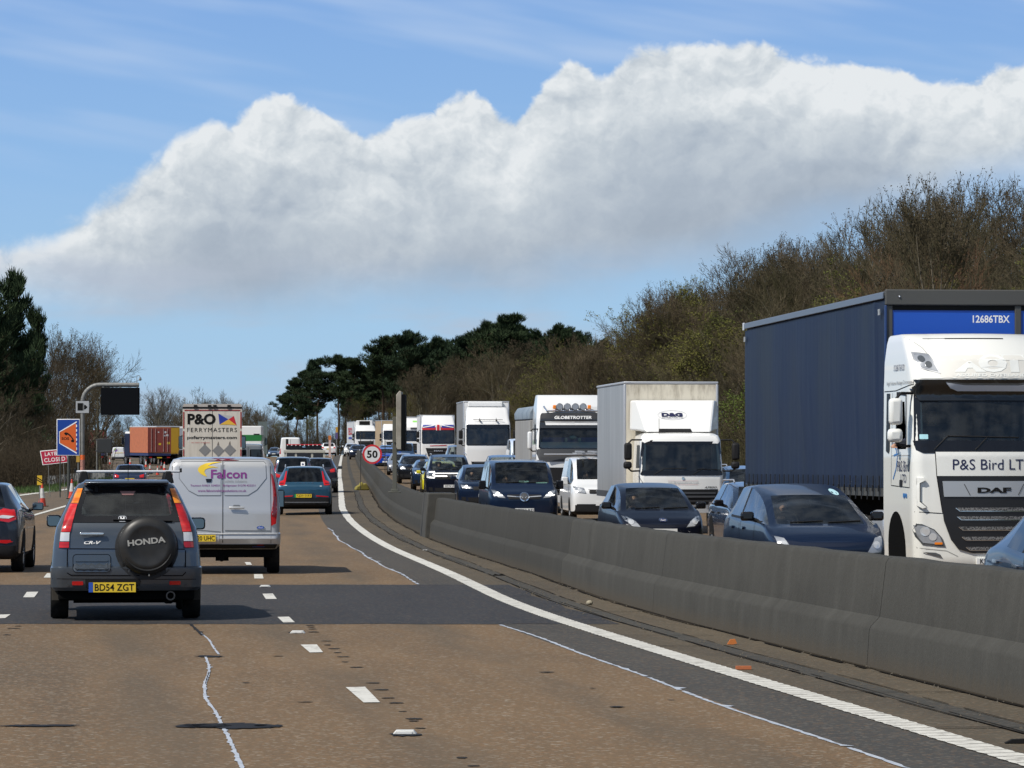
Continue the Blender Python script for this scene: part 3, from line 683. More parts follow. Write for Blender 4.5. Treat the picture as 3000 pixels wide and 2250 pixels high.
# back of a small matrix sign
s_ = 45.; p = P(284, s_); b0 = p.z; X = lambda px: (px-1500)/s_-p.x; Z = lambda py: zat(py, s_)-b0
bs = thing('matrix_signal', 'small dark signal panel on a slim grey pole, in front of the red container', 'signal', p)
MB().cyl((X(284), 0, 0), (X(284), 0, Z(1286)), .04).build('pole', GALV, bs)
MB().box(X(286.5), X(328), -.08, .08, Z(1327), Z(1285)).build('panel', pr('charcoal_panel', (.02, .022, .024), .6), bs, bevel=.03)
for q_ in (1290, 1322): MB().box(X(280), X(286.5), -.05, .05, Z(q_), Z(q_-3)).build('bracket', DGR, bs)
# yellow phone marker post behind SOS sign
s_ = 50.; p = P(229, s_); b0 = p.z; X = lambda px: (px-1500)/s_-p.x; Z = lambda py: zat(py, s_)-b0
ym = thing('roadworks_plate', 'small dirty yellow plate on a thin pole left of the orange gantry wrap', 'road sign', p)
MB().cyl((X(229.5), 0, 0), (X(229.5), 0, Z(1340)), .035).build('pole', GALV, ym)
MB().box(X(224), X(234), -.05, -.03, Z(1354), Z(1336)).build('plate', pr('dirty_yellow', (.42, .24, .03), .6), ym)
# chevron end marker + guard rail
s_ = 72.; p = P(116, s_); b0 = p.z; X = lambda px: (px-1500)/s_-p.x; Z = lambda py: zat(py, s_)-b0
ce = thing('hazard_marker', 'yellow and black striped marker board at the end of the guard rail', 'hazard marker', p)
MB().box(X(109), X(123.5), 0, .03, Z(1421), Z(1393)).build('board', pr('marker_yellow', (.60, .38, .02), .5), ce)
m = MB()
for i in range(5):
    z0 = Z(1421)+i*.088+.0; m.prism([(X(109), z0+.10), (X(123.5), z0-.02), (X(123.5), z0+.03), (X(109), z0+.15)], 1, -.003, -.001) if z0+.15 < Z(1393) and z0-.02 > Z(1422) else None
m.build('stripes', INK, ce); MB().box(X(115), X(118), .03, .07, 0, Z(1400)).build('post', GALV, ce)
def armco(name, lb, pts, hz, wave=True, posts=2.4, tone=GALV):
    """pts: ground points; W-beam rail on posts"""
    th = thing(name, lb, 'guard rail', pts[0]); o = pts[0]; rows = []
    prof = [(0, -.155), (-.05, -.12), (-.05, -.06), (0, -.02), (0, .02), (-.05, .06), (-.05, .12), (0, .155)]
    L_ = []
    for a, b, in zip(pts[:-1], pts[1:]):
        nn = max(1, int((b-a).length/1.5))
        for k in range(nn): L_.append(a.lerp(b, k/nn))
    L_.append(pts[-1])
    for q in L_:
        h = hz(q) if callable(hz) else hz
        rows.append([q-o+Vector((0, u, h+v)) for u, v in prof])
    sheet('rail', rows, tone, None, th)
    acc = 0; m = MB(); last = L_[0]
    for q in L_:
        if (q-last).length >= posts or q is L_[0]:
            c = q-o; m = MB().box(c.x-.05, c.x+.05, c.y+.02, c.y+.12, c.z-.1, c.z+.6); m.build('post', tone, th, 0); last = q
    return th
pA = G(128, 1424); pB = G(160, 1418); pC = G(240, 1409); pD = G(330, 1399)
armco('guard_rail', 'grey ramped guard rail beside the lay-by, ending at the striped marker', [pA, pB, pC, pD], lambda q: .45 if q.x < pA.x+.4 else .78)
a = G(136, 1424)+Vector((0, .4, 0)); b = G(330, 1400)+Vector((0, .4, 0)); nn = 46; pf = thing('slatted_panel', 'low pale grey slatted panel running behind the guard rail', 'fence', a)
for i in range(nn):
    q = a.lerp(b, i/nn)-a; MB().box(q.x, q.x+.13, q.y, q.y+.04, q.z, q.z+.62).build('slat', pr('pale_grey_slats', (.25, .26, .26), .6), pf, 0)
far = [Vector((edge(590)+o, 596-o*.1, zg(0, 590)+.2)) for o in (-34, -20, -8, 0, 8, 18, 30)]
armco('guard_rail', 'distant grey guard rail across the bend under the pines', far, .75, posts=6)
# broken timber stakes
tf = thing('timber_palisade', 'row of uneven orange-brown timber stakes on the left verge', 'fence', G(0, 1421))
o = tf.location.copy(); WD = nodes('raw_timber', lambda g, b: g.put(b.inputs['Base Color'], g.ramp(g.noise(g.vmul(g.new('ShaderNodeTexCoord').outputs['Object'], (6, 6, .8)), 1, 4), [(.3, (.16, .075, .042)), (.7, (.33, .165, .095))])), .8)
px = -60
while px < 102:
    wd = random.uniform(6, 13); top_ = random.uniform(1393, 1401) if px > 30 else random.uniform(1396, 1403)
    q = G(px+wd/2, 1421)-o; hh = (1421-top_)/(F/(q.y+o.y)); hw = wd*.42/(F/(q.y+o.y))
    MB().box(q.x-hw, q.x+hw, q.y, q.y+.12, q.z-.1, q.z+hh).build('stake', WD, tf, 0, .015); px += wd+random.choice((0, 0, 1, 4))
tf2 = thing('timber_palisade', 'short row of timber stakes standing behind the gantry mast', 'fence', G(258, 1394))
o = tf2.location.copy(); px = 222
while px < 292:
    wd = random.uniform(5, 9); q = G(px, 1394)-o; hh = random.uniform(17, 26)/(F/(q.y+o.y)); hw = wd*.42/(F/(q.y+o.y))
    MB().box(q.x-hw, q.x+hw, q.y, q.y+.1, q.z-.1, q.z+hh).build('stake', WD, tf2, 0, .015); px += wd+random.choice((0, 1, 6))
# traffic cones
CRD = nodes('cone_red', lambda g, b: g.put(b.inputs['Base Color'], g.ramp(g.noise(g.new('ShaderNodeTexCoord').outputs['Object'], 8, 5), [(.3, (.42, .035, .018)), (.7, (.60, .06, .03))])), .5); CWH = nodes('cone_white', lambda g, b: g.put(b.inputs['Base Color'], g.ramp(g.noise(g.new('ShaderNodeTexCoord').outputs['Object'], 8, 5), [(.3, (.36, .35, .33)), (.7, (.60, .59, .57))])), .5)
c0 = thing('traffic_cone', 'x', 'traffic cone', (0, 0, 0), 0, 'traffic cones closing the lay-by')
def rr(z): return .155*(1-z)+.028
MB().lathe([(rr(.04)+.02, .03), (rr(.05), .045), (rr(.36), .36)], (0, 0, 0), (0, 0, 1)).build('lower_band', CRD, c0)
MB().lathe([(rr(.36)+.003, .361), (rr(.78)+.003, .78)], (0, 0, 0), (0, 0, 1)).build('reflective_sleeve', CWH, c0)
MB().lathe([(rr(.78), .781), (rr(.97), .97), (rr(1.), .99)], (0, 0, 0), (0, 0, 1)).build('tip', CRD, c0)
MB().box(-.26, .26, -.26, .26, 0, .035).build('base', RUB, c0, 0, .012)
cones = [(124, 1484, 1.0, 'tall red and white cone nearest the camera, left of the grey hatchback mirror'), (211, 1461, .95, 'red and white cone half hidden behind the grey four wheel drive'),
 (428, 1369, .75, 'cone under the rear wheels of the orange container lorry'), (473, 1373, .75, 'cone under the tail of the yellow trailer'), (382, 1362, .8, 'faint cone left of the orange container lorry'),
 (322, 1361, .75, 'cone in front of the small white van'), (267, 1356, .7, 'whitish cone under the red container lorry'), (440, 1383, .75, 'small red cone seen just over the roof bars'), (482, 1381, .8, 'red cone beside the silver van side windows'), (462,1392,.7,'low cone behind the roof bars next to the silver van')]
for i, (px, py, h, lb) in enumerate(cones):
    q = G(px, py)
    if i == 0: c0.location = q; c0['label'] = lb; c0.scale = (h, h, h)
    else: dup(c0, q, 0, lb, None, h)
# far marker posts at the bend
s_ = 26.; p = P(966, s_); X = lambda px: (px-1500)/s_-p.x; Z = lambda py: zat(py, s_)-p.z
mp = thing('marker_post', 'orange topped white marker post at the far bend', 'marker post', p)
MB().box(X(963), X(969.5), 0, .1, -.2, Z(1289)).build('post', pr('pinkish_white', (.5, .36, .33), .6), mp); MB().box(X(962), X(970.5), -.01, .11, Z(1289), Z(1276)).build('cap', ORG, mp)
s_ = 25.; p = P(986, s_); X = lambda px: (px-1500)/s_-p.x; Z = lambda py: zat(py, s_)-p.z
mp = thing('diversion_sign', 'narrow yellow over purple sign on a pole at the far bend', 'road sign', p)
MB().cyl((X(986.5), .05, -.2), (X(986.5), .05, Z(1285)), .05).build('pole', GALV, mp); MB().box(X(983), X(989.5), 0, .04, Z(1267), Z(1251)).build('upper_plate', pr('dirty_yellow', (.42, .24, .03)), mp); MB().box(X(982.5), X(989.5), 0, .04, Z(1286), Z(1267.5)).build('lower_plate', pr('purple_plate', (.08, .06, .16), .6), mp)
s_ = 26.; p = P(771, s_); X = lambda px: (px-1500)/s_-p.x; Z = lambda py: zat(py, s_)-p.z
mp = thing('direction_sign_back', 'grey-green back of a large sign behind the green and white lorry', 'road sign', p)
m = MB()
for i in range(4): m.box(X(756+i*7), X(762.3+i*7), 0, .06, Z(1330), Z(1235))
m.build('panel', pr('sign_back', (.10, .13, .13), .7), mp); MB().box(X(760), X(763), .07, .2, 0, Z(1240)).box(X(778), X(781), .07, .2, 0, Z(1240)).build('legs', GALV, mp)
# ================================================================== TREES
def twig_mat(name, cols, vary=.5):
    def fn(g, b):
        oi = g.new('ShaderNodeObjectInfo'); o = g.new('ShaderNodeTexCoord').outputs['Object']
        n = g.noise(o, .8, 3)
        c = g.ramp(g.m('ADD', g.m('MULTIPLY', oi.outputs['Random'], .6), g.m('MULTIPLY', n, .4)), [(i/(len(cols)-1)*.8+.1, c) for i, c in enumerate(cols)])
        g.put(b.inputs['Base Color'], c)
    return nodes(name, fn, .9, spec=.15)
BARK = twig_mat('bark', [(.10, .085, .060), (.15, .13, .10), (.085, .085, .045)])
TWG = twig_mat('bare_twigs', [(.080, .060, .036), (.125, .098, .062), (.062, .056, .028), (.10, .082, .056)])
TWGR = twig_mat('reddish_twigs', [(.125, .070, .040), (.14, .085, .05), (.09, .065, .03)])
TWGG = twig_mat('haze_grey_twigs', [(.12, .115, .105), (.16, .15, .135), (.10, .095, .085)])  # distance haze over the far crowns mixed into the twig colour
TWD = twig_mat('dark_twigs', [(.050, .040, .026), (.066, .052, .034), (.040, .036, .022)])
BUD = twig_mat('olive_buds', [(.085, .080, .022), (.12, .115, .028), (.07, .085, .022)])
BUDG = twig_mat('green_buds', [(.075, .105, .020), (.11, .15, .03), (.09, .12, .02)])
NDL = twig_mat('pine_needles', [(.016, .030, .014), (.032, .050, .022), (.022, .040, .022)])
def segs_mesh(name, segs, mat, n=3, parent=None):
    """segs: list of (p0,p1,r0,r1)"""
    a = np.array([s[0] for s in segs]); b = np.array([s[1] for s in segs]); r0 = np.array([s[2] for s in segs])[:, None]; r1 = np.array([s[3] for s in segs])[:, None]
    t = b-a; t /= np.maximum(np.linalg.norm(t, axis=1, keepdims=True), 1e-6)
    up = np.where(np.abs(t[:, 2:3]) < .9, np.array([[0, 0, 1.]]), np.array([[1., 0, 0]])); u = np.cross(t, up); u /= np.linalg.norm(u, axis=1, keepdims=True); w_ = np.cross(t, u)
    V = []
    for p, r in ((a, r0), (b, r1)):
        for i in range(n):
            q = 2*math.pi*i/n; V.append(p+(u*math.cos(q)+w_*math.sin(q))*r)
    V = np.stack(V, 1).reshape(-1, 3); N = len(segs); base = np.arange(N)[:, None]*2*n
    Fc = np.concatenate([base+np.array([[i, (i+1) % n, n+(i+1) % n, n+i]]) for i in range(n)], 0)
    return arr_mesh(name, V, Fc, mat, parent)
def arr_mesh(name, V, Fc, mat, parent=None):
    me = bpy.data.meshes.new(name); k = Fc.shape[1]
    me.vertices.add(len(V)); me.vertices.foreach_set('co', V.astype(np.float32).ravel())
    me.loops.add(Fc.size); me.loops.foreach_set('vertex_index', Fc.astype(np.int32).ravel())
    me.polygons.add(len(Fc)); me.polygons.foreach_set('loop_start', np.arange(0, Fc.size, k, dtype=np.int32))
    me.update(); me.materials.append(mat); o = bpy.data.objects.new(name, me); C.objects.link(o); o.parent = parent; return o
def leaves(name, P, size, mat, parent, rng, k=1, elong=1.):
    P = np.repeat(P, k, 0); n = len(P); d1 = rng.normal(size=(n, 3)); d1 /= np.linalg.norm(d1, axis=1, keepdims=True); d2 = np.cross(d1, rng.normal(size=(n, 3))); d2 /= np.linalg.norm(d2, axis=1, keepdims=True)
    s = size*rng.uniform(.6, 1.4, (n, 1)); c = P+rng.normal(size=(n, 3))*size*1.2
    V = np.stack([c-d1*s*elong, c+d2*s*.5, c+d1*s*elong, c-d2*s*.5], 1).reshape(-1, 3); Fc = np.arange(4*n).reshape(n, 4)
    return arr_mesh(name, V, Fc, mat, parent)
def grow(seed, h=10., lean=.0, spread=.75, upb=.35, lv=5, kids=(9, 7, 5, 4, 3), thin=1., stem=.25):
    """skeleton of a broadleaf tree of height ~h; returns thick segments, twig segments, tip points"""
    rg = random.Random(seed); thick, tw, tips = [], [], []
    def rnd(v, a):
        q = Vector((rg.gauss(0, 1), rg.gauss(0, 1), rg.gauss(0, 1))); return (v+q*a).normalized()
    def br(p, d, L, r, l):
        n = 4 if l < 2 else 3; pts = [p]; dirs = [d]; dd = d
        for i in range(n):
            dd = rnd(dd, .13 if l else .05); dd = (dd+Vector((0, 0, upb*.22))).normalized(); q = pts[-1]+dd*(L/n)
            (thick if l < 2 else tw).append((tuple(pts[-1]), tuple(q), r*(1-.75*i/n), r*(1-.75*(i+1)/n))); pts.append(q); dirs.append(dd)
        if l >= lv-1: tips.append(tuple(pts[-1])); return
        for i in range(kids[l]):
            t = rg.uniform(stem if l == 0 else .2, 1.); k = min(int(t*n), n-1); q = pts[k].lerp(pts[k+1], t*n-k); dd = dirs[k+1]
            s = dd.orthogonal().normalized(); s.rotate(Matrix.Rotation(rg.uniform(0, 6.283), 3, dd)); ang = rg.uniform(.35, 1.)*spread
            nd = (dd*math.cos(ang)+s*math.sin(ang)).normalized()
            br(q, nd, L*rg.uniform(.45, .68)*(1.1-.35*t), max(r*(1-.7*t)*.55, .0095*thin), l+1)
        tips.append(tuple(pts[-1]))
    br(Vector((0, 0, -.3)), Vector((lean, 0, 1)).normalized(), h*.72, h*.016, 0)
    zmx = max(t[2] for t in tips); k = h/zmx
    sc = lambda s: (tuple(c*k for c in s[0]), tuple(c*k for c in s[1]), s[2], s[3])
    return [sc(s) for s in thick], [sc(s) for s in tw], np.array(tips)*k
def bare(name, seed, h, mat, budmat=None, buds=0, lab='', cat='tree', **kw):
    rng = np.random.default_rng(seed); a, b, t = grow(seed, h, **kw); th = thing(name, lab, cat, (0, 0, -50))
    segs_mesh('trunk', a, BARK, 5, th)
    c = segs_mesh('crown', b, mat, 3, th)
    if budmat: leaves('buds', t, buds, budmat, c, rng, 3)
    return th, h
KD = dict(kids=(14, 7, 5, 4, 3), lv=5)
protos = {}
protos['bare'] = [bare('bare_tree', 11+i, 10., TWG, None, **dict(KD, spread=.62+.1*(i % 2), upb=.55, stem=.12)) for i in range(4)]
protos['tip'] = [bare('bare_tree', 51+i, 10., TWG, TWD, .035, **dict(KD, kids=(13, 7, 5, 4, 3), spread=.66, upb=.5, stem=.15)) for i in range(2)]
protos['olive'] = [bare('budding_tree', 31+i, 10., TWG, BUD, .05, **dict(KD, spread=.75, upb=.4, stem=.08)) for i in range(2)]
protos['green'] = [bare('budding_tree', 41, 10., TWG, BUDG, .06, **dict(KD, spread=.8, upb=.4, stem=.08))]
protos['red'] = [bare('bare_tree', 45, 10., TWGR, None, **dict(KD, spread=.8, upb=.5, stem=.08))]
protos['grey'] = [bare('bare_tree', 61+i, 10., TWGG, None, **dict(KD, kids=(12, 7, 5, 4, 2), spread=.7, upb=.5, stem=.15)) for i in range(2)]
protos['dark'] = [bare('bare_tree', 71+i, 10., TWD, None, **dict(KD, spread=.8, upb=.4, stem=.08)) for i in range(2)]
def pine(seed, h=16., crown=.5, n=46):
    rg = random.Random(seed); rng = np.random.default_rng(seed); th = thing('pine_tree', '', 'pine tree', (0, 0, -50)); segs = []; PB = pr('pine_bark', (.060, .042, .028), .95, spec=.1)
    pts = [Vector((0, 0, -.4))]
    for i in range(8): pts.append(Vector((rg.gauss(0, .12)*i*.4, rg.gauss(0, .12)*i*.4, h*(i+1)/8*.95)))
    for i in range(8): segs.append((tuple(pts[i]), tuple(pts[i+1]), h*.014*(1-i/9), h*.014*(1-(i+1)/9)))
    cl = []
    for i in range(n):
        t = crown*.75+(1-crown*.75)*((i+.5)/n)**.8; k = min(int(t*8), 7); p = pts[k].lerp(pts[k+1], t*8-k); a = rg.uniform(0, 6.283)
        env = math.sin(min(1., (1-t)*1.9+.16)*math.pi/2)*(.8+.2*math.sin(t*31+seed)); L = h*.25*env*rg.uniform(.3, 1.35)
        q = p; d = Vector((math.cos(a), math.sin(a), rg.uniform(0, .5))).normalized()
        for j in range(4):
            d = (d+Vector((rg.gauss(0, .14), rg.gauss(0, .14), .10))).normalized(); q2 = q+d*L/4; segs.append((tuple(q), tuple(q2), .06*(1-j*.22), .06*(1-(j+1)*.22))); q = q2
            if j >= 1: cl.append((q+Vector((0, 0, rg.uniform(-.1, .3))), rg.uniform(.20, .48)*(h/16)*(1 if j < 3 else 1.15)))
            if j >= 1 and rg.random() < .8:
                s = Vector((-d.y, d.x, .25))*rg.choice((-1, 1)); q3 = q+s.normalized()*L*.22; segs.append((tuple(q), tuple(q3), .03, .015)); cl.append((q3, rg.uniform(.28, .5)*(h/16)))
    for _ in range(3): cl.append((pts[-1]+Vector((rg.gauss(0, .3), rg.gauss(0, .3), rg.uniform(-.2, .5))), .45))
    segs_mesh('trunk', segs, PB, 5, th)
    V = []
    for c, r in cl:
        m_ = int(150*(r/.5)**2)
        dd = rng.normal(size=(m_, 3)); dd /= np.linalg.norm(dd, axis=1, keepdims=True); rad = rng.uniform(.25, 1, (m_, 1))**.6
        P0 = np.array(c)+dd*rad*r*np.array([1.1, 1.1, .78]); ax = dd*np.array([1, 1, .6])+np.array([0, 0, 1.]); ax /= np.linalg.norm(ax, axis=1, keepdims=True)
        sd = np.cross(ax, rng.normal(size=(m_, 3))); sd /= np.linalg.norm(sd, axis=1, keepdims=True); L = rng.uniform(.18, .48, (m_, 1))
        V.append(np.stack([P0-sd*.035, P0+sd*.035, P0+ax*L+sd*.012, P0+ax*L-sd*.012], 1))
    V = np.concatenate(V, 0).reshape(-1, 3); arr_mesh('crown', V, np.arange(len(V)).reshape(-1, 4), NDL, th)
    return th, h
protos['pine'] = [pine(3, 16, .62, 44), pine(5, 16, .78, 34), pine(8, 16, .55, 50), pine(23, 16, .70, 40)]
protos['lpine'] = [pine(17, 10, .15, 60)]
usedp = set()
KIND = dict(bare='leafless brown tree', tip='leafless tree with dark bud tips', olive='olive budding tree', green='fresh green budding tree', red='reddish leafless tree', grey='haze-grey leafless tree', dark='dark leafless tree', pine='tall dark pine', lpine='dense dark pine')
def plant(kind, X, d, h, z=None, group=None, label=None, w_=None):
    ps = protos[kind]; i = random.randrange(len(ps)); th, h0 = ps[i]; k = h/h0
    if z is None: z = zg(X-edge(min(d, 700)), min(d, 700))
    kw = w_ or random.uniform(.85, 1.15); sc = (k*kw, k*kw, k)
    if (kind, i) in usedp: o = dup(th, (X, d, z), random.uniform(0, 6.28), None, None, sc)
    else: usedp.add((kind, i)); o = th; o.location = (X, d, z); o.rotation_euler = (0, 0, random.uniform(0, 6.28)); o.scale = sc
    o['category'] = 'pine tree' if 'pine' in kind else 'tree'
    if group: o['group'] = group
    elif 'group' in o: del o['group']
    o['label'] = label or KIND[kind]; return o
SKY = [(-100,790),(0,830),(40,812),(75,850),(130,880),(160,960),(250,960),(330,1010),(340,1100),(390,1230),(430,1190),(470,1120),(520,1160),(560,1125),(700,1130),(790,1160),(805,1150),(860,1105),(920,1050),(1060,1045),(1080,1050),(1100,985),(1200,972),(1300,985),(1440,935),(1500,920),(1560,960),(1600,955),(1690,945),(1750,985),(1800,950),(1830,885),(1900,850),(1960,800),(2100,758),(2200,722),(2300,695),(2450,700),(2540,645),(2620,570),(2700,515),(2760,560),(2900,565),(3000,545),(3200,520)]
SX = [a for a, b in SKY]; SY = [b for a, b in SKY]
def skyh(X, d):
    s_ = F/d; px = 1500+X*s_; return px, (HORIZ-np.interp(px, SX, SY))/s_+CAMZ
GR = 'bare and budding trees of the wood beside the right carriageway'
cnt = 0
# right hand wood, row behind row
for row, (o0, f0, f1) in enumerate(((19.5, .34, .52), (22.5, .50, .68), (26, .62, .82), (31, .74, .93), (38, .95, 1.0), (47, 1.02, 1.03))):
    d = 98+random.uniform(0, 4)
    while d < (430 if row < 4 else 400):
        X = edge(d)+o0+random.uniform(-1.3, 1.3); px, top_ = skyh(X, d)
        if 1400 < px < 3150:
            z = zg(X-edge(d), d); h = (top_-z)*random.uniform(f0*.9, f1)*(1.06 if px > 2200 else .97)
            if row >= 3 and px < 1700: d += 3; continue
            r = random.random()
            if row <= 1: kd = 'green' if (2130 < px < 2330 and r < .35) else ('olive' if r < .42 else ('dark' if r < .62 else 'bare'))
            elif row == 2: kd = 'red' if (2600 < px < 2900 and r < .6) else ('olive' if r < .4 else 'bare')
            else: kd = 'tip' if r < .4 else 'bare'
            h = min(max(h, 3.), 19.)
            plant(kd, X, d, h, None, None, None, random.uniform(1.05, 1.45) if row < 3 else random.uniform(.85, 1.15)); cnt += 1
        d += random.uniform(2.9, 4.8)*(1+d/330)*(.9 if row < 3 else 1.0)
plant('tip', (2705-1500)/88., F/88., (HORIZ-512)/88.+CAMZ-zg(20, F/88.)+.3, None, None, None, .8)
# pines far beyond the bend
def pine_at(px, ty, s_, kind='pine', w_=None, lab=None):
    d = F/s_; X = (px-1500)/s_; z = zg(X-edge(min(d, 600)), min(d, 600)); return plant(kind, X, d, (HORIZ-ty)/s_+CAMZ-z, z, None, lab, w_)
for px, ty, s_, w_ in ((838,1150,17.6,1.3),(872,1108,18,1.2),(905,1085,17.8,1.1),(935,1052,18.3,1.2),(985,1040,18,1.25),(1030,1048,18.4,1.2),(1068,1075,17.5,1.1),(1120,985,18.6,1.25),(1160,990,18,1.),(1200,972,19,1.15),(1255,1005,18.2,1.1),(1300,985,18.8,1.2),(1355,975,19.2,1.2),(1400,990,18.5,1.1),(1440,940,19.5,1.2),(1490,920,20.5,1.25),(1520,945,19.8,1.),(1560,965,20,1.1),(1610,985,21,1.1),(1650,948,22,1.15),(1700,970,21.5,1.),(1765,990,23,1.)):
    pine_at(px+random.uniform(-6, 6), ty, s_, 'pine', w_)
for px in range(1010, 1760, 26):
    pine_at(px+random.uniform(-8, 8), np.interp(px, SX, SY)+random.uniform(30, 110), random.uniform(16.5, 17.6), 'pine', random.uniform(.9, 1.2)) if px % 52 else None
# ivy clad and leafless trees standing in front of the pines
for px in range(800, 1800, 16):
    ty = 1345-random.uniform(90, 190)*(1 if px > 1000 else .8); s_ = random.uniform(18.3, 22 if px > 1150 else 18.8); ty -= 75*sstep(1050, 1400, px)
    pine_at(px+random.uniform(-8, 8), ty, s_, random.choice(('olive', 'bare', 'dark', 'dark', 'olive')), random.uniform(.9, 1.3))
for px in range(1330, 1850, 16):
    ty = np.interp(px, [1330, 1500, 1700, 1850], [1130, 1080, 1060, 1010])+random.uniform(-35, 60); s_ = random.uniform(24, 30)
    d = F/s_; X = (px-1500)/s_
    if X-edge(d) > 18.5: pine_at(px, ty, s_, random.choice(('bare', 'olive', 'dark', 'bare')), random.uniform(1.1, 1.5))
for px in range(1640, 2080, 18):
    ty = np.interp(px, SX, SY)+random.uniform(18, 60); s_ = random.uniform(33, 37); d = F/s_; X = (px-1500)/s_
    if X-edge(d) > 19: pine_at(px, ty, s_, random.choice(('bare', 'tip', 'tip', 'olive')), random.uniform(.9, 1.25))
for px in range(1230, 1700, 22): pine_at(px, np.interp(px, SX, SY)+random.uniform(45, 130), random.uniform(20.5, 22), random.choice(('bare', 'dark', 'tip')), 1.2)
# distant trees left of the bend; the grey ones have haze painted in
for px in list(range(330, 800, 15)):
    ty = np.interp(px, SX, SY)+random.uniform(0, 60); s_ = random.uniform(16.8, 18.2)
    if px < 420: ty = random.uniform(1205, 1265)
    pine_at(px+random.uniform(-5, 5), ty, s_, random.choice(('grey', 'grey', 'bare')), random.uniform(1., 1.5))
for px in range(250, 800, 22): pine_at(px, random.uniform(1225, 1290), random.uniform(18.4, 19.4), random.choice(('bare', 'dark', 'grey')), 1.5)
pine_at(470, 1118, 18.6, 'grey', .95, 'slender haze-grey leafless tree standing above the yellow trailer')
# left verge: brown brush, leafless trees, dense pine
for px, ty, s_, kd, w_ in ((150, 980, 52, 'dark', 1.1), (185, 945, 50, 'tip', 1.05), (250, 975, 50, 'tip', 1.05), (215, 965, 48, 'dark', 1.1), (295, 1035, 47, 'tip', .9), (285, 1005, 49, 'tip', .75), (120, 1000, 55, 'dark', 1.2), (215, 1060, 51, 'dark', .9), (90, 1050, 58, 'dark', 1.2), (60, 1000, 60, 'dark', 1.1), (20, 960, 62, 'dark', 1.2), (165, 1130, 56, 'dark', 1.3), (215, 1170, 54, 'dark', 1.1), (110, 1150, 60, 'bare', 1.3), (40, 1130, 64, 'dark', 1.4), (-20, 1100, 66, 'dark', 1.5), (235, 1200, 50, 'dark', .9), (190, 1230, 57, 'bare', 1.2), (130, 1240, 61, 'dark', 1.4), (70, 1230, 63, 'bare', 1.5), (10, 1220, 66, 'dark', 1.5), (255, 1250, 48, 'dark', .9), (-60, 900, 60, 'dark', 1.2), (275, 1290, 44, 'bare', 1.3), (222, 1285, 46, 'dark', 1.2)):
    pine_at(px, ty, s_*.70, kd, w_)
for px, ty, s_, w_ in ((40, 805, 60, .70), (112, 905, 59, .45), (-20, 860, 63, .9), (5, 930, 60, 1.), (80, 985, 57, .6)): pine_at(px, ty, s_*.70, 'lpine', w_)
# low undergrowth along the foot of the woods
def scrub(name, pts, n, h0, h1, mat, lab, seed):
    """pts: list of foot points; upright thin stems with side twigs"""
    rg = random.Random(seed); segs = []
    for i in range(n):
        a = rg.randrange(len(pts)-1); p = pts[a].lerp(pts[a+1], rg.random())+Vector((rg.gauss(0, 1.0), rg.gauss(0, 1.2), 0)); h = rg.uniform(h0, h1); q = p+Vector((rg.gauss(0, .3)*h*.5, rg.gauss(0, .3)*h*.5, h)); segs.append((tuple(p), tuple(q), .018, .006))
        for j in range(5):
            t = rg.uniform(.2, 1); r = p.lerp(q, t); e = r+Vector((rg.gauss(0, 1), rg.gauss(0, 1), rg.uniform(.2, 1.2))).normalized()*rg.uniform(.3, .9); segs.append((tuple(r), tuple(e), .009, .004))
    o = segs_mesh(name, segs, mat); o['kind'] = 'stuff'; o['label'] = lab; o['category'] = 'undergrowth'; return o
scrub('undergrowth', [W(18.8, d, 0) for d in range(90, 440, 10)], 5200, 1., 3.4, TWG, 'brown tangled undergrowth along the foot of the right wood', 1)
scrub('undergrowth', [Vector(((px-1500)/19., F/19., zg(0, 568))) for px in range(560, 1600, 60)], 4200, 1.5, 4., TWD, 'dark undergrowth beneath the far pines', 2)
scrub('undergrowth', [P(px, s_) for px, s_ in ((-80, 50), (60, 48), (130, 45), (200, 42), (250, 40))], 1800, 1., 3.2, TWD, 'dark brown brush behind the signs on the left verge', 3)
scrub('undergrowth', [Vector(((px-1500)/19., F/19., zg(-26, 568))) for px in range(200, 640, 60)], 2200, 1.5, 4., TWG, 'pale brush behind the container lorries', 4)
# grass at the lay-by edge
rg = random.Random(5); V = []
for i in range(9000):
    px = rg.uniform(-60, 340); py = rg.uniform(1421, 1446) if px < 180 else rg.uniform(1412, 1432); q = G(px, py-(px-60)*.04); h = rg.uniform(.08, .26); a = rg.uniform(0, 3.14); dx_, dy_ = .02*math.cos(a), .02*math.sin(a)
    V += [(q.x-dx_, q.y-dy_, q.z-.05), (q.x+dx_, q.y+dy_, q.z-.05), (q.x+rg.gauss(0, .05), q.y+rg.gauss(0, .05), q.z+h)]
o = arr_mesh('grass', np.array(V), np.arange(len(V)).reshape(-1, 3), pr('grass_green', (.045, .085, .018), .9)); o['kind'] = 'stuff'; o['label'] = 'short green grass on the verge behind the lay-by line'; o['category'] = 'grass'
for ps in protos.values():
    for i, (th, h0) in enumerate(ps):
        if th.location.z == -50:
            for c_ in list(th.children):
                for k_ in list(c_.children): bpy.data.objects.remove(k_)
                bpy.data.objects.remove(c_)
            bpy.data.objects.remove(th)
# ---- every tree gets a description of its own from where it stands
def labeltrees():
    ts = [o for o in C.objects if o.parent is None and o.get('category') in ('tree', 'pine tree')]
    return ts
# ================================================================== VEHICLE BUILDERS
GAP0 = pr('panel_gap', (.006, .006, .008), .8, spec=.05)
MIRG = pr('mirror_pane', (.16, .18, .19), .06, 1.)
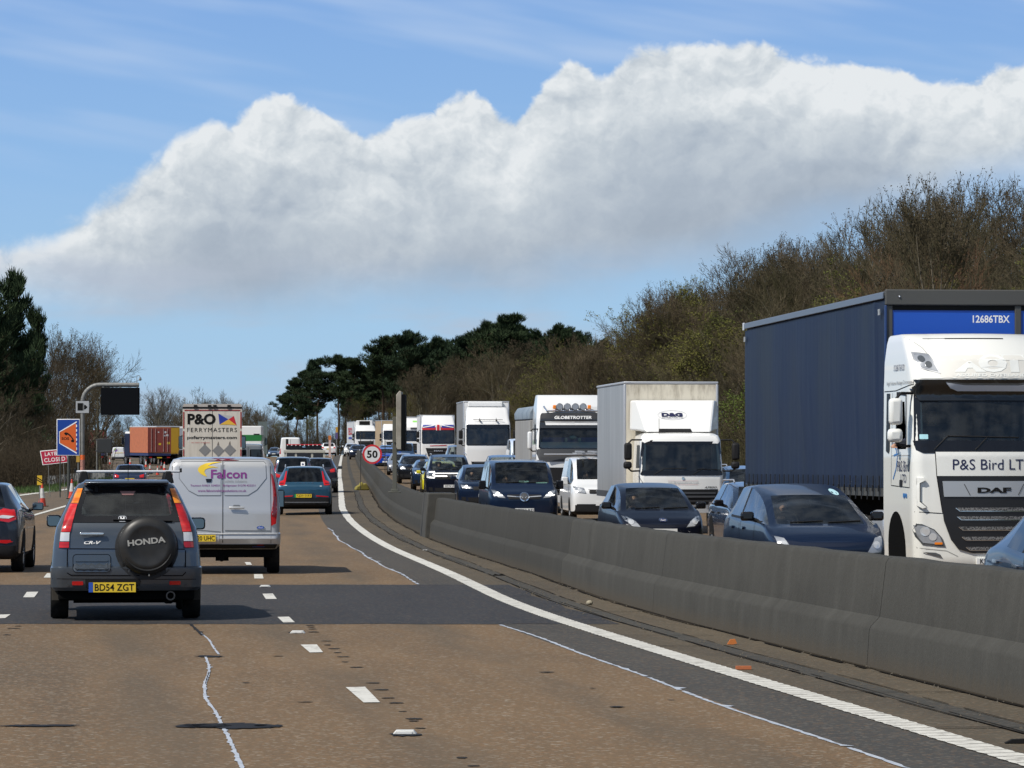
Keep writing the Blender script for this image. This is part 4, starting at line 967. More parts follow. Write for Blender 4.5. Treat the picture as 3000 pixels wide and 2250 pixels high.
# local frame of every vehicle: nose at y=0 pointing to -y, tail at y=L, wheels on z=0
def split_by_mat(src, names, mats, parent):
    res = {}
    for mi in range(len(mats)):
        ps = [p for p in src.polygons if p.material_index == mi]
        if not ps: continue
        groups = [ps]
        if names[mi] == 'side_window':
            groups = [[p for p in ps if p.center.x < 0], [p for p in ps if p.center.x >= 0]]
        for gp in groups:
            idx = {}; v = []; f = []
            for p in gp:
                q = []
                for i in p.vertices:
                    if i not in idx: idx[i] = len(v); v.append(src.vertices[i].co.copy())
                    q.append(idx[i])
                f.append(q)
            me = bpy.data.meshes.new(names[mi]); me.from_pydata(v, [], f); me.materials.append(mats[mi])
            o = link(names[mi], me, parent, 60); res.setdefault(names[mi], []).append(o)
    return res
def car_shell(parent, sp, mat, gl=GL, rgl=None, sub=2, trim=BLK):
    """subdivided body cage; glass comes off as panes of its own. returns (bvh of the closed skin, parts)"""
    L, Wd, H = sp['L'], sp['W']/2, sp['H']; gc = sp.get('gc', .2)
    nz, (cy, cz), hy = sp['nose'], sp['cowl'], sp['head']; rty, (rby, rbz) = sp['rt'], sp['rb']
    bf, brr = sp['belt']; tw = sp.get('tw', .76)*Wd; low = sp.get('low', .97)*Wd; van = sp.get('van', False)
    bp = sp.get('bp', (hy+rty)/2); cp = sp.get('cp', rty-.15); rd = sp.get('drop', .05); sh = sp.get('sh', 1.)*Wd
    S = []
    def st(y, zl, zb, zt, wl, wm, wb, wt, rs=.05, pw=.085, bul=0): S.append(dict(y=y, zl=zl, zb=zb, zt=zt, wl=wl, wm=wm, wb=wb, wt=wt, rs=rs, pw=pw))
    st(.0, gc+.06, nz-.20, nz-.12, low*.80, Wd*.86, Wd*.82, Wd*.72, .03)
    st(.10, gc, nz-.09, nz-.02, low*.93, Wd*.955, Wd*.91, Wd*.80, .03)
    st(.38, gc, nz-.01, nz+.05, low, Wd*.99, Wd*.955, Wd*.86, .03)
    st((.38+cy)/2, gc, (nz+bf)/2, (nz+cz)/2+.035, low, Wd, Wd*.965, Wd*.87, .03)
    st(cy, gc, bf, cz, low, Wd, Wd*.96, Wd*.88, .025, .10)
    st(hy, gc, bf+.02, H-sp.get('hd', .09 if not van else .06), low, sh, sh*.955, tw, .055)
    st(bp-.05, gc, (bf+brr)/2, H, low, sh, sh*.955, tw*1.0, .06); st(bp+.05, gc, (bf+brr)/2, H, low, sh, sh*.955, tw*1.0, .06)
    st(cp, gc, brr, H-.01, low, sh, sh*.955, tw*.985, .06)
    if van:
        st(L-.30, gc, brr, H-.01, low, sh, sh*.96, tw*.985, .06); st(L-.07, gc, brr, H-.03, low*.99, Wd*.985, Wd*.95, tw*.96, .06); st(L, gc+.05, brr-.02, H-.11, low*.96, Wd*.955, Wd*.925, tw*.90, .06)
    else:
        st(rty, gc, brr, H-rd, low, sh*.99, sh*.94, tw*.94, .05)
        st(rby, gc, min(brr, rbz), rbz, low*.98, Wd*.98, Wd*.91, sp.get('rw', .80)*Wd, .04)
        st(L-.06, gc+.02, rbz-.12, rbz-.05, low*.96, Wd*.96, Wd*.90, Wd*.76, .03)
        st(L, gc+.08, rbz-.22, rbz-.14, low*.9, Wd*.90, Wd*.86, Wd*.70, .03)
    n = len(S); bm = bmesh.new(); rings = []; cr = bm.edges.layers.float.new('crease_edge'); vc = bm.verts.layers.float.new('crease_vert')
    for s in S:
        hp = [(0, s['zl']), (s['wl']*.88, s['zl']), (s['wl'], s['zl']+.10), (s['wm'], s['zl']*.4+s['zb']*.6), (s['wb']+.012, s['zb']-.045), (s['wb']-.006, s['zb']), (s['wt'], s['zt']-s['rs']), (s['wt']-s['pw'], s['zt']-s['rs']*.30), (0, s['zt'])]
        ring = [bm.verts.new((x, s['y'], z)) for x, z in hp]+[bm.verts.new((-x, s['y'], z)) for x, z in hp[-2:0:-1]]; rings.append(ring)
    gi = {4: 'w'}; side = set([4, 5, 7]) if not van else set(sp.get('sides', [4, 5]))
    if not van: rear = n-4
    else: rear = None
    for i in range(n-1):
        for k in range(16):
            j = min(k, 15-k); f = bm.faces.new((rings[i][k], rings[i+1][k], rings[i+1][(k+1) % 16], rings[i][(k+1) % 16])); mi = 0
            if j == 7 and i == 4: mi = 1
            elif j == 7 and rear is not None and i == rear: mi = 3
            elif j == 5 and i in side: mi = 2
            elif j == 5 and i == 6 and (not van or 7 in side): mi = 4
            elif j <= 1 or (sp.get('clad') and j == 2 and False): mi = 4
            elif j == 5 and not van and i == 8 and sp.get('q3'): mi = 2
            f.material_index = mi
    for ri, sgn, bul in ((0, -1, sp.get('bulge', .10)), (n-1, 1, sp.get('rbulge', .06))):
        r = rings[ri]; mids = [r[0]]
        for k in range(1, 8):
            a, b = r[k].co, r[16-k].co; mids.append(bm.verts.new((0, a.y+sgn*bul*(1 if k < 6 else .6), a.z)))
        mids.append(r[8])
        for k in range(8):
            for sd in (0, 1):
                a = r[k] if sd == 0 else r[(16-k) % 16]; b = r[k+1] if sd == 0 else r[15-k]; q = [a, b, mids[k+1], mids[k]]
                q = [v for i_, v in enumerate(q) if v not in q[:i_]]
                if len(q) >= 3:
                    f = bm.faces.new(q); f.material_index = 4 if k <= 1 else 0
    bmesh.ops.recalc_face_normals(bm, faces=bm.faces[:])
    for e in bm.edges:
        if len(e.link_faces) == 2:
            a, b = e.link_faces
            if a.material_index != b.material_index: e[cr] = .95
    for i in range(n-1):
        for k in (4, 5, 11, 12, 6, 10):
            e = bm.edges.get((rings[i][k], rings[i+1][k]))
            if e: e[cr] = max(e[cr], .45)
        for k in (1, 15):
            e = bm.edges.get((rings[i][k], rings[i+1][k]))
            if e: e[cr] = max(e[cr], .6)
    for ri, ks in [(4, (7, 9)), (5, (7, 9))]+([(rear, (7, 9)), (rear+1, (7, 9))] if rear is not None else [])+[(min(side), (5, 6, 10, 11)), (max(side)+1, (5, 6, 10, 11))]:
        for k in ks: rings[ri][k][vc] = .62
    if van:
        for k in range(16):
            e = bm.edges.get((rings[-1][k], rings[-1][(k+1) % 16])); e[cr] = .35
    me = bpy.data.meshes.new('cage'); bm.to_mesh(me); bm.free(); ob = bpy.data.objects.new('cage', me); C.objects.link(ob)
    for _ in range(5): me.materials.append(mat)
    md = ob.modifiers.new('s', 'SUBSURF'); md.levels = sub; md.render_levels = sub
    src = bpy.data.meshes.new_from_object(ob.evaluated_get(bpy.context.evaluated_depsgraph_get())); bpy.data.objects.remove(ob)
    bvh = BVHTree.FromPolygons([v.co.copy() for v in src.vertices], [tuple(p.vertices) for p in src.polygons])
    parts = split_by_mat(src, ['body', 'windscreen', 'side_window', 'rear_window', 'trim'], [mat, gl, gl, rgl or gl, trim], parent)
    bpy.data.meshes.remove(src); return bvh, parts
WH = {}
def wheel(parent, x, y, r=.33, w_=.22, rim=ALU, side=1, tyre=None):
    """side: +1 wheel face looks to +x"""
    key = (round(r, 3), round(w_, 2), rim.name, side)
    if key not in WH:
        m = MB(); ri = r*.66; m.lathe([(ri, -w_/2+.015), (r-.02, -w_/2), (r, -w_/2+.03), (r, w_/2-.03), (r-.02, w_/2), (ri, w_/2-.015)], (0, 0, 0), (1, 0, 0), 28)
        a = MB(); s = side; a.lathe([(ri, s*(w_/2-.02)), (ri-.02, s*(w_/2-.012)), (ri-.03, s*(w_/2-.05)), (.07, s*(w_/2-.07)), (.06, s*(w_/2-.03)), (.0, s*(w_/2-.03))], (0, 0, 0), (1, 0, 0), 28)
        for k in range(5):
            t = 2*math.pi*k/5; c, q = math.cos(t), math.sin(t); p0 = Vector((s*(w_/2-.04), c*.05, q*.05)); p1 = Vector((s*(w_/2-.03), c*(ri-.02), q*(ri-.02))); a.cyl(p0, p1, .035, .022, 6)
        WH[key] = (m.build('wheel', TYR, None, 40).data, a.build('rim', rim, None, 40).data)
        for o in [o for o in C.objects if o.data in WH[key]]: bpy.data.objects.remove(o)
    t = bpy.data.objects.new('wheel', WH[key][0]); C.objects.link(t); t.parent = parent; t.location = (x, y, r)
    q = bpy.data.objects.new('rim', WH[key][1]); C.objects.link(q); q.parent = t; return t
def wheels(root, sp, rim=ALU, r=None):
    r = r or sp.get('wr', .32); t = sp['W']/2-.115
    for y in (sp.get('fa', .85), sp['L']-sp.get('ra', .85)):
        wheel(root, -t, y, r, .21, rim, -1); wheel(root, t, y, r, .21, rim, 1)
def arches(root, sp, bvh, r=None):
    r = (r or sp.get('wr', .32))+.055
    for y in (sp.get('fa', .85), sp['L']-sp.get('ra', .85)):
        for ax in 'LT':
            pts = [(y+r*math.cos(a), sp.get('wr', .32)+.02+r*math.sin(a)) for a in np.linspace(0, math.pi, 13)]+[(y-r, .24), (y+r, .24)]
            decal(root, 'wheel_arch', bvh, pts, ax, RUB, .004, .0, .12)
def mirror(root, x, y, z, mat, w_=.20, h=.14, dpt=.10, glassy=True, back=False):
    s = 1 if x > 0 else -1
    o = MB().box(-w_/2, w_/2, -dpt/2, dpt/2, -h/2, h/2).build('mirror', mat, root, 60, min(h, dpt)*.38); o.location = (x, y, z); o.modifiers['bevel'].segments = 4
    g_ = MB().box(-w_/2+.02, w_/2-.02, dpt/2+.001, dpt/2+.004, -h/2+.02, h/2-.02).build('mirror_glass', MIRG, o, 0)
    MB().cyl((-s*w_*.45, 0, -h*.3), (-s*(w_*.5+.10), -.01, -h*.3-.05), .028, .03, 8).build('mirror_arm', BLK, o)
def interior(root, sp, driver=True, seats=2):
    cy, cz = sp['cowl']; Wd = sp['W']/2; hy = sp['head']; bz = sp['belt'][0]
    MB().box(-Wd*.84, Wd*.84, cy+.12, cy+.62, .5, cz-.03).build('dashboard', DRK, root, 40, .05)
    MB().box(-Wd*.86, Wd*.86, cy+.5, sp['L']-.5, sp.get('gc', .2)+.16, sp.get('gc', .2)+.2).build('cabin_floor', DRK, root)
    sy = max(hy+.25, cy+1.05); sz = bz-.42
    def seat(x, y):
        o = MB().box(x-.23, x+.23, y, y+.13, sz-.05, sz+.62).build('seat', SEAT, root, 40, .05); MB().box(x-.12, x+.12, y+.02, y+.12, sz+.64, sz+.82).build('headrest', SEAT, o, 40, .05)
    for x in (-Wd*.42, Wd*.42): seat(x, sy)
    if sp['L'] > 3.8 and not sp.get('van') or sp.get('rear_seats'):
        for x in (-Wd*.42, Wd*.42): seat(x, sy+.85)
    t = MB(); r = .185; n = 20
    for i in range(n):
        a, b = 2*math.pi*i/n, 2*math.pi*(i+1)/n
        f = lambda q: (-Wd*.42+r*math.cos(q), sy-.48+r*math.sin(q)*.25, bz+.0+r*math.sin(q)*.9); t.cyl(f(a), f(b), .015, None, 6)
    t.build('steering_wheel', BLK, root)
    if driver: put_driver(root, -Wd*.42, sy-.04, sz-.13)
PERS = []
SKIN = pr('skin', (.42, .24, .16), .6); HAIR = pr('dark_hair', (.03, .02, .015), .8); CLO = pr('dark_jacket', (.03, .035, .06), .85)
def skinmesh(pts, edges, root=0, sub=2):
    me = bpy.data.meshes.new('p'); me.from_pydata([p[:3] for p in pts], edges, []); o = bpy.data.objects.new('p', me); C.objects.link(o)
    o.modifiers.new('k', 'SKIN'); sv = me.skin_vertices[0].data
    for i, p in enumerate(pts): sv[i].radius = (p[3], p[4] if len(p) > 4 else p[3])
    sv[root].use_root = True; s = o.modifiers.new('s', 'SUBSURF'); s.levels = sub
    r = bpy.data.meshes.new_from_object(o.evaluated_get(bpy.context.evaluated_depsgraph_get())); bpy.data.objects.remove(o); return r
def person_parts(arm_out=False):
    # seated, hands forward on a wheel; y negative is forward; origin at the seat base/back
    B = [(0, -.08, .10, .15, .12), (0, -.03, .30, .14, .11), (0, -.02, .48, .17, .11), (0, -.02, .58, .08, .07), (0, -.03, .66, .052, .052),
         (.19, -.02, .53, .062), (-.19, -.02, .53, .062), (.24, -.16, .33, .045), (.16, -.40, .38, .034), (.13, -.46, .40, .026),
         (-.24, -.16, .33, .045), (-.16, -.40, .38, .034), (-.13, -.46, .40, .026), (.10, -.50, .08, .075), (-.10, -.50, .08, .075), (.12, -.60, -.28, .05), (-.12, -.60, -.28, .05), (.12,-.74,-.33,.035),(-.12,-.74,-.33,.035)]
    E = [(0, 1), (1, 2), (2, 3), (3, 4), (2, 5), (5, 7), (7, 8), (8, 9), (2, 6), (6, 10), (10, 11), (11, 12), (0, 13), (0, 14), (13, 15), (14, 16), (15, 17), (16, 18)]
    if arm_out:
        B[10] = (-.42, -.12, .36, .05); B[11] = (-.64, -.32, .30, .040); B[12] = (-.70, -.40, .27, .032)
    body = skinmesh(B, E)
    bm = bmesh.new(); bm.from_mesh(body); bmesh.ops.create_uvsphere(bm, u_segments=16, v_segments=12, radius=.5, matrix=Matrix.Translation((0, -.05, .78)) @ Matrix.Diagonal((.165, .20, .245, 1)))
    bmesh.ops.create_cone(bm, cap_ends=True, segments=6, radius1=.02, radius2=.006, depth=.05, matrix=Matrix.Translation((0, -.155, .77)) @ Matrix.Rotation(R(60), 4, 'X'))
    for hx, hy_, hz in ((B[9][0], B[9][1], B[9][2]), (B[12][0], B[12][1], B[12][2])):
        bmesh.ops.create_uvsphere(bm, u_segments=10, v_segments=8, radius=.5, matrix=Matrix.Translation((hx, hy_-.03, hz)) @ Matrix.Diagonal((.085, .10, .05, 1)))
        for k in range(5):
            dx_ = (-.034+.019*k) if k < 4 else .05; bmesh.ops.create_cone(bm, cap_ends=True, segments=6, radius1=.0095, radius2=.007, depth=.075 if k < 4 else .05, matrix=Matrix.Translation((hx+dx_, hy_-(.095 if k < 4 else .05), hz-.012)) @ Matrix.Rotation(R(100), 4, 'X'))
    bm.to_mesh(body); bm.free(); body.materials.append(SKIN); body.materials.append(CLO)
    for p in body.polygons:
        c = p.center; p.material_index = 1 if (c.z < .60 and not any((c-Vector((b[0], b[1]-.05, b[2]))).length < .10 for b in (B[9], B[12]))) else 0
    h = MB(); h.sphere((0, -.035, .805), (.092, .108, .118), 16, 10); h.v = [(x, y if (y > -.10 or z > .84) else y+.05, z if z > .74 else .74+(z-.74)*.4) for x, y, z in h.v]
    return body, h
def put_driver(root, x, y, z, arm=False, lab='driver seen through the windscreen, dark top'):
    k = 1 if arm else 0
    while len(PERS) <= k: PERS.append(None)
    if PERS[k] is None:
        b, h = person_parts(arm); hm = h.build('hair', HAIR, None).data; PERS[k] = (b, hm)
        for o in [o for o in C.objects if o.data is hm]: bpy.data.objects.remove(o)
        b.polygons.foreach_set('use_smooth', [True]*len(b.polygons))
    o = bpy.data.objects.new('person', PERS[k][0]); C.objects.link(o); q = bpy.data.objects.new('hair', PERS[k][1]); C.objects.link(q); q.parent = o
    pend.append((o, root, (x, y, z), lab))
pend = []      # drivers are things of their own: put in place once their vehicle stands
def plate(root, s, x, z, y, ax, mat=PLY, w_=.52, h=.111, green=False, blue=True, bvh=None, label=None):
    sgn = -1 if ax == 'F' else 1; xx = x if ax == 'F' else -x
    o = MB().box(xx-w_/2, xx+w_/2, min(y, y+sgn*.012), max(y, y+sgn*.012), z-h/2, z+h/2).build('number_plate', mat, root, 0)
    yy = y+sgn*.0145
    if green or blue:
        e0, e1 = x-w_/2, x-w_/2+.05; a, b = (e0, e1) if ax == 'F' else (-e1, -e0)
        MB().box(a, b, min(y+sgn*.0122, yy-sgn*.0005), max(y+sgn*.0122, yy-sgn*.0005), z-h/2, z+h/2).build('plate_band', EVG if green else EUB, o, 0)
    if s: text(o, s, x+.025, z, w_*.84, h*.70, ax, INK, plane=yy, bold=.01)
    return o
def wiper(root, bvh, x0, z0, x1, z1, ax='F', off=.02):
    m = MB(); n = 6; P_ = [proj(bvh, ax, x0+(x1-x0)*i/n, z0+(z1-z0)*i/n, off) for i in range(n+1)]; m.tube(P_, .010, 5); return m.build('wiper', BLK, root)
def line(root, name, bvh, pts, ax, mat, w_=.012, off=.004):
    """thin strip following the body through 2-D points"""
    m = MB(); q = []
    for a, b in zip(pts[:-1], pts[1:]):
        n = max(1, int((Vector(b)-Vector(a)).length/.06))
        for i in range(n): q.append(Vector(a).lerp(Vector(b), i/n))
    q.append(Vector(pts[-1])); L_, R_ = [], []
    for i, p in enumerate(q):
        t = (q[min(i+1, len(q)-1)]-q[max(i-1, 0)]).normalized(); nrm = Vector((-t.y, t.x))*w_/2
        L_.append(proj(bvh, ax, p.x+nrm.x, p.y+nrm.y, off)); R_.append(proj(bvh, ax, p.x-nrm.x, p.y-nrm.y, off))
    for i in range(len(L_)-1): m.poly([L_[i], L_[i+1], R_[i+1], R_[i]])
    return m.build(name, mat, root, 0)
def mir(pts): return [(-a, b) for a, b in reversed(pts)]
def both(root, name, bvh, pts, ax, mat, off=.006, skirt=.03, step=.09):
    return decal(root, name, bvh, pts, ax, mat, off, skirt, step), decal(root, name, bvh, mir(pts), ax, mat, off, skirt, step)
def rrect(cx, cz, w_, h, r=.03, n=4):
    pts = []
    for sx, sz, a0 in ((1, 1, 0), (-1, 1, 90), (-1, -1, 180), (1, -1, 270)):
        for i in range(n+1):
            a = R(a0+90*i/n); pts.append((cx+sx*(w_/2-r)+r*math.cos(a), cz+sz*(h/2-r)+r*math.sin(a)))
    return pts
def circ(cx, cz, r, n=20, e=1.): return [(cx+r*math.cos(2*math.pi*i/n), cz+e*r*math.sin(2*math.pi*i/n)) for i in range(n)]
def where(px, s, front=True):
    d = F/s; X = (px-1500)/s; return X, d
def place_on(px, s, L, name, label, cat, facing, group=None, yaw=0., dz=0., z=None):
    """px column and scale of the face nearest the camera: nose (oncoming) or tail (leading)"""
    X, d = where(px, s); sl_ = slope(d+L/2); zz = zg(X-edge(d), d)+dz if z is None else z; a = -math.atan(sl_)+yaw
    if facing == 'on': root = thing(name, label, cat, (X, d, zz), a, group); hz = Vector((0, 1, 0))
    else:
        dirv = Vector((-math.sin(a), math.cos(a), 0)); root = thing(name, label, cat, (X+dirv.x*L, d+dirv.y*L, zz), a+math.pi, group)
    # follow the grade
    z2 = zg(X-edge(d), d+L); root.rotation_euler.x = math.atan((z2-zg(X-edge(d), d))/L)*(1 if facing == 'on' else -1)
    if facing != 'on': root.location.z = z2+dz if z is None else z
    return root
# ------------------------------------------------------------------ generic oncoming / leading car
def specs(kind):
    D = {
     'hatch': dict(L=3.95, W=1.72, H=1.48, nose=.78, cowl=(.92, .93), head=1.72, rt=3.35, rb=(3.78, 1.02), belt=(.92, 1.02), tw=.70, gc=.18, wr=.30, fa=.78, ra=.68),
     'mpv': dict(L=4.62, W=1.775, H=1.575, nose=.80, cowl=(.90, .97), head=1.95, rt=3.95, rb=(4.42, 1.08), belt=(.97, 1.05), tw=.71, gc=.17, wr=.32, fa=.90, ra=.90),
     'suv': dict(L=4.40, W=1.84, H=1.62, nose=.96, cowl=(1.05, 1.07), head=1.85, rt=3.80, rb=(4.22, 1.18), belt=(1.05, 1.12), tw=.72, gc=.22, wr=.35, fa=.88, ra=.82),
     'big': dict(L=4.75, W=1.92, H=1.80, nose=1.08, cowl=(1.15, 1.22), head=1.95, rt=4.15, rb=(4.55, 1.28), belt=(1.14, 1.20), tw=.75, gc=.24, wr=.38, fa=.90, ra=.92),
     'estate': dict(L=4.70, W=1.83, H=1.48, nose=.76, cowl=(1.15, .93), head=2.0, rt=4.0, rb=(4.5, 1.00), belt=(.92, .98), tw=.70, gc=.16, wr=.33, fa=.92, ra=.95),
     'saloon': dict(L=4.65, W=1.80, H=1.42, nose=.74, cowl=(1.25, .95), head=2.05, rt=3.25, rb=(4.0, .99), belt=(.90, .96), tw=.68, gc=.15, wr=.32, fa=.85, ra=1.0),
     'midvan': dict(L=4.98, W=1.94, H=1.95, nose=1.08, cowl=(.72, 1.28), head=1.42, rt=4.6, rb=(4.9, 1.2), belt=(1.14, 1.20), tw=.83, gc=.22, wr=.34, fa=.93, ra=1.0, van=True, low=.98),
     'highvan': dict(L=5.9, W=2.0, H=2.45, nose=1.15, cowl=(.85, 1.35), head=1.60, rt=5.5, rb=(5.8, 1.3), belt=(1.2, 1.25), tw=.83, gc=.25, wr=.35, fa=.95, ra=1.2, van=True, low=.98),
     'smallvan': dict(L=4.4, W=1.83, H=1.84, nose=.98, cowl=(.75, 1.15), head=1.5, rt=4.1, rb=(4.35, 1.1), belt=(1.05, 1.1), tw=.80, gc=.2, wr=.32, fa=.85, ra=.85, van=True, low=.98)}
    return dict(D[kind])
def front_kit(root, sp, bvh, lamp='std', lit=False, grille=True, badge=True, chrome=False, plate_txt='', plate_w=True, fog=True):
    Wd = sp['W']/2; nz = sp['nose']; gc = sp.get('gc', .2)
    lm = LMP
    if lamp == 'sweep':
        pts = [(-Wd*.54, nz-.18), (-Wd*.72, nz-.165), (-Wd*.86, nz-.06), (-Wd*.89, nz+.02), (-Wd*.80, nz+.01), (-Wd*.64, nz-.07)]
    elif lamp == 'slim': pts = [(-Wd*.50, nz-.16), (-Wd*.88, nz-.12), (-Wd*.90, nz-.03), (-Wd*.55, nz-.09)]
    elif lamp == 'tall': pts = [(-Wd*.60, nz-.30), (-Wd*.84, nz-.28), (-Wd*.90, nz-.04), (-Wd*.76, nz-.07)]
    else: pts = [(-Wd*.56, nz-.20), (-Wd*.86, nz-.17), (-Wd*.90, nz-.01), (-Wd*.62, nz-.05)]
    big = [((a-(-Wd*.72))*1.12+(-Wd*.72), (b-(nz-.09))*1.18+(nz-.09)) for a, b in pts]
    hl = both(root, 'headlight', bvh, big, 'F', LMD, .004, .0)
    cx = sum(p[0] for p in pts)/len(pts); cz = sum(p[1] for p in pts)/len(pts)
    for h, sgn in zip(hl, (1, -1)):
        q = pts if sgn == 1 else mir(pts); decal(h, 'lamp_reflector', bvh, q, 'F', lm, .010, .008)
        decal(h, 'lamp_lens', bvh, circ(sgn*cx, cz, .055, 14), 'F', LIT if lit else CLR, .018, .01)
        if lit: decal(h, 'running_light', bvh, [(sgn*(cx-.12), cz-.035), (sgn*(cx+.13), cz-.05), (sgn*(cx+.13), cz-.03), (sgn*(cx-.12), cz-.012)][::sgn], 'F', LIT, .020, .005)
    if grille:
        gw = Wd*.48; decal(root, 'upper_grille', bvh, [(-gw, nz-.09), (-gw*.92, nz-.22), (gw*.92, nz-.22), (gw, nz-.09)], 'F', BLK, .006, .0)
        if chrome: line(root, 'grille_bar', bvh, [(-gw, nz-.13), (0, nz-.16), (gw, nz-.13)], 'F', CHR, .025, .014)
    decal(root, 'lower_grille', bvh, [(-Wd*.58, gc+.10), (Wd*.58, gc+.10), (Wd*.66, gc+.27), (-Wd*.66, gc+.27)], 'F', BLK, .006, .0)
    if fog:
        both(root, 'fog_light_recess', bvh, [(-Wd*.72, gc+.14), (-Wd*.72, gc+.28), (-Wd*.88, gc+.30), (-Wd*.88, gc+.16)], 'F', BLK, .006, .0)
    if badge: decal(root, 'badge', bvh, circ(0, nz-.15, .055, 18, .8), 'F', CHR, .016, .01)
    y = proj(bvh, 'F', 0, gc+.33, 0).y
    plate(root, plate_txt, 0, gc+.34, y-.004, 'F', PLW, blue=False)
def rear_kit(root, sp, bvh, lamps=None, plate_txt='', pz=None, green=False, bumper=True):
    Wd = sp['W']/2; rz = sp['rb'][1]; gc = sp.get('gc', .2)
    pts = lamps or [(-Wd*.62, rz-.22), (-Wd*.60, rz-.10), (-Wd*.90, rz-.02), (-Wd*.93, rz-.20)]
    for o in both(root, 'tail_light', bvh, pts, 'R', RED, .010, .02): pass
    if bumper: decal(root, 'bumper_trim', bvh, [(-Wd*.93, gc+.04), (Wd*.93, gc+.04), (Wd*.95, gc+.24), (-Wd*.95, gc+.24)], 'R', BLK, .006, .02)
    both(root, 'reflector', bvh, [(-Wd*.80, gc+.30), (-Wd*.80, gc+.34), (-Wd*.55, gc+.34), (-Wd*.55, gc+.30)], 'R', RED, .010, .01)
    pz = pz or rz-.30; y = proj(bvh, 'R', 0, pz, 0).y; plate(root, plate_txt, 0, pz, y+.004, 'R', PLY, green=green)
def simple_car(kind, px, s, label, cat, facing, mat, name='parked_car', group=None, plate_txt='', glm=None, wh=True, lit=False, lamp='std', rails=False, driver=False, upd=None, yaw=0., seats=True, chrome=False, rim=ALU, dz=0., mirmat=None, badge=True, gr=True):
    sp = specs(kind); sp.update(upd or {}); root = place_on(px, s, sp['L'], name, label, cat, facing, group, yaw, dz)
    bvh, parts = car_shell(root, sp, mat, glm or GL, glm or GL)
    if wh: wheels(root, sp, rim); arches(root, sp, bvh)
    mz = sp['belt'][0]+.10; my = (sp['cowl'][0]+sp['head'])/2+.15
    for sx in (-1, 1): mirror(root, sx*(sp['W']/2+.10), my, mz, mirmat or mat, .20, .14 if not sp.get('van') else .24, .10)
    if facing == 'on': front_kit(root, sp, bvh, lamp, lit, plate_txt=plate_txt, chrome=chrome, badge=badge, grille=gr)
    elif not sp.get('van'): rear_kit(root, sp, bvh, plate_txt=plate_txt)
    if seats: interior(root, sp, driver)
    for ax in 'LT':
        if not sp.get('van'):
            line(root, 'window_seal', bvh, [(sp['cowl'][0]+.30, sp['belt'][0]+.015), (sp.get('cp', sp['rt']-.15), sp['belt'][1]+.005)], ax, BLK, .035, .006)
            if s > 60: line(root, 'door_gap', bvh, [((sp['head']+sp['rt'])/2, .38), ((sp['head']+sp['rt'])/2, sp['belt'][0]-.02)], ax, GAP0, .012)
    if rails:
        tw = sp.get('tw', .76)*sp['W']/2
        for sx in (-1, 1): MB().tube([(sx*(tw-.02), sp['head']+.1, sp['H']-.03), (sx*(tw-.02), sp['head']+.25, sp['H']+.03), (sx*(tw-.02), sp['rt']-.2, sp['H']+.02), (sx*(tw-.02), sp['rt'], sp['H']-.04)], .018, 6).build('roof_rail', SIL, root)
    if facing == 'on': wiper(root, bvh, -.45, sp['cowl'][1]+.03, .05, sp['cowl'][1]+.05); wiper(root, bvh, .12, sp['cowl'][1]+.03, .62, sp['cowl'][1]+.05)
    return root, sp, bvh, parts
# ------------------------------------------------------------------ trucks
def cab_shell(parent, levels, yback, mat, name='cab', hole=None, nc=7):
    """levels: (z, yfront at centre, half width, corner radius, sweep back of the front at the corners)"""
    rows = []
    # refine levels
    lv = []
    for a, b in zip(levels[:-1], levels[1:]):
        n = max(1, int((b[0]-a[0])/.10))
        for i in range(n): lv.append(tuple(a[k]+(b[k]-a[k])*i/n for k in range(5)))
    lv.append(levels[-1])
    for z, yf, hw, rc, sw in lv:
        r = []; nf = 24; xe = hw-rc
        left = []
        for i in range(nf//2+1):
            x = xe*i/(nf//2); left.append((x, yf+sw*(x/xe)**2))
        ye = yf+sw
        for i in range(1, nc+1):
            a = math.pi/2*i/nc; left.append((xe+rc*math.sin(a), ye+rc*(1-math.cos(a))))
        for i in range(1, 13): left.append((hw, ye+rc+(yback-ye-rc)*i/12))
        left.append((hw*.5, yback)); left.append((0, yback))
        full = [(-x, y) for x, y in left[:0:-1]]+left[:-1]
        rows.append([Vector((x, y, z)) for x, y in full])
    n = len(rows[0]); v = [tuple(p) for r in rows for p in r]; f = []; keep = []
    for i in range(len(rows)-1):
        for j in range(n):
            q = (i*n+j, i*n+(j+1) % n, (i+1)*n+(j+1) % n, (i+1)*n+j); f.append(q)
    f.append(tuple(range(n))); f.append(tuple((len(rows)-1)*n+j for j in reversed(range(n))))
    bvh = BVHTree.FromPolygons([Vector(p) for p in v], f)
    if hole:
        def inside(q):
            c = sum((Vector(v[i]) for i in q), Vector())/len(q)
            for (xa, xb, za, zb, ya, yb) in hole:
                if xa < c.x < xb and za < c.z < zb and ya < c.y < yb: return True
            return False
        f = [q for q in f if len(q) > 4 or not inside(q)]
    me = bpy.data.meshes.new(name); me.from_pydata(v, [], f); me.materials.append(mat); o = link(name, me, parent, 32); return bvh, o
def screen(parent, bvh, outer, glassm=None, k=.06, off=.008, frame=BLKG, name='windscreen', bottom=None, ax='F'):
    cx = sum(p[0] for p in outer)/len(outer); cz = sum(p[1] for p in outer)/len(outer); w_ = max(p[0] for p in outer)-min(p[0] for p in outer); h = max(p[1] for p in outer)-min(p[1] for p in outer)
    inner = [((a-cx)*(1-2*k/w_)+cx, (b-cz)*(1-2*k/h)+cz) for a, b in outer]
    o = decal(parent, name, bvh, inner, ax, glassm or GLT, off, 0, .12)
    ringdecal(o, 'frame', bvh, outer, inner, ax, frame, off+.003); return o, inner
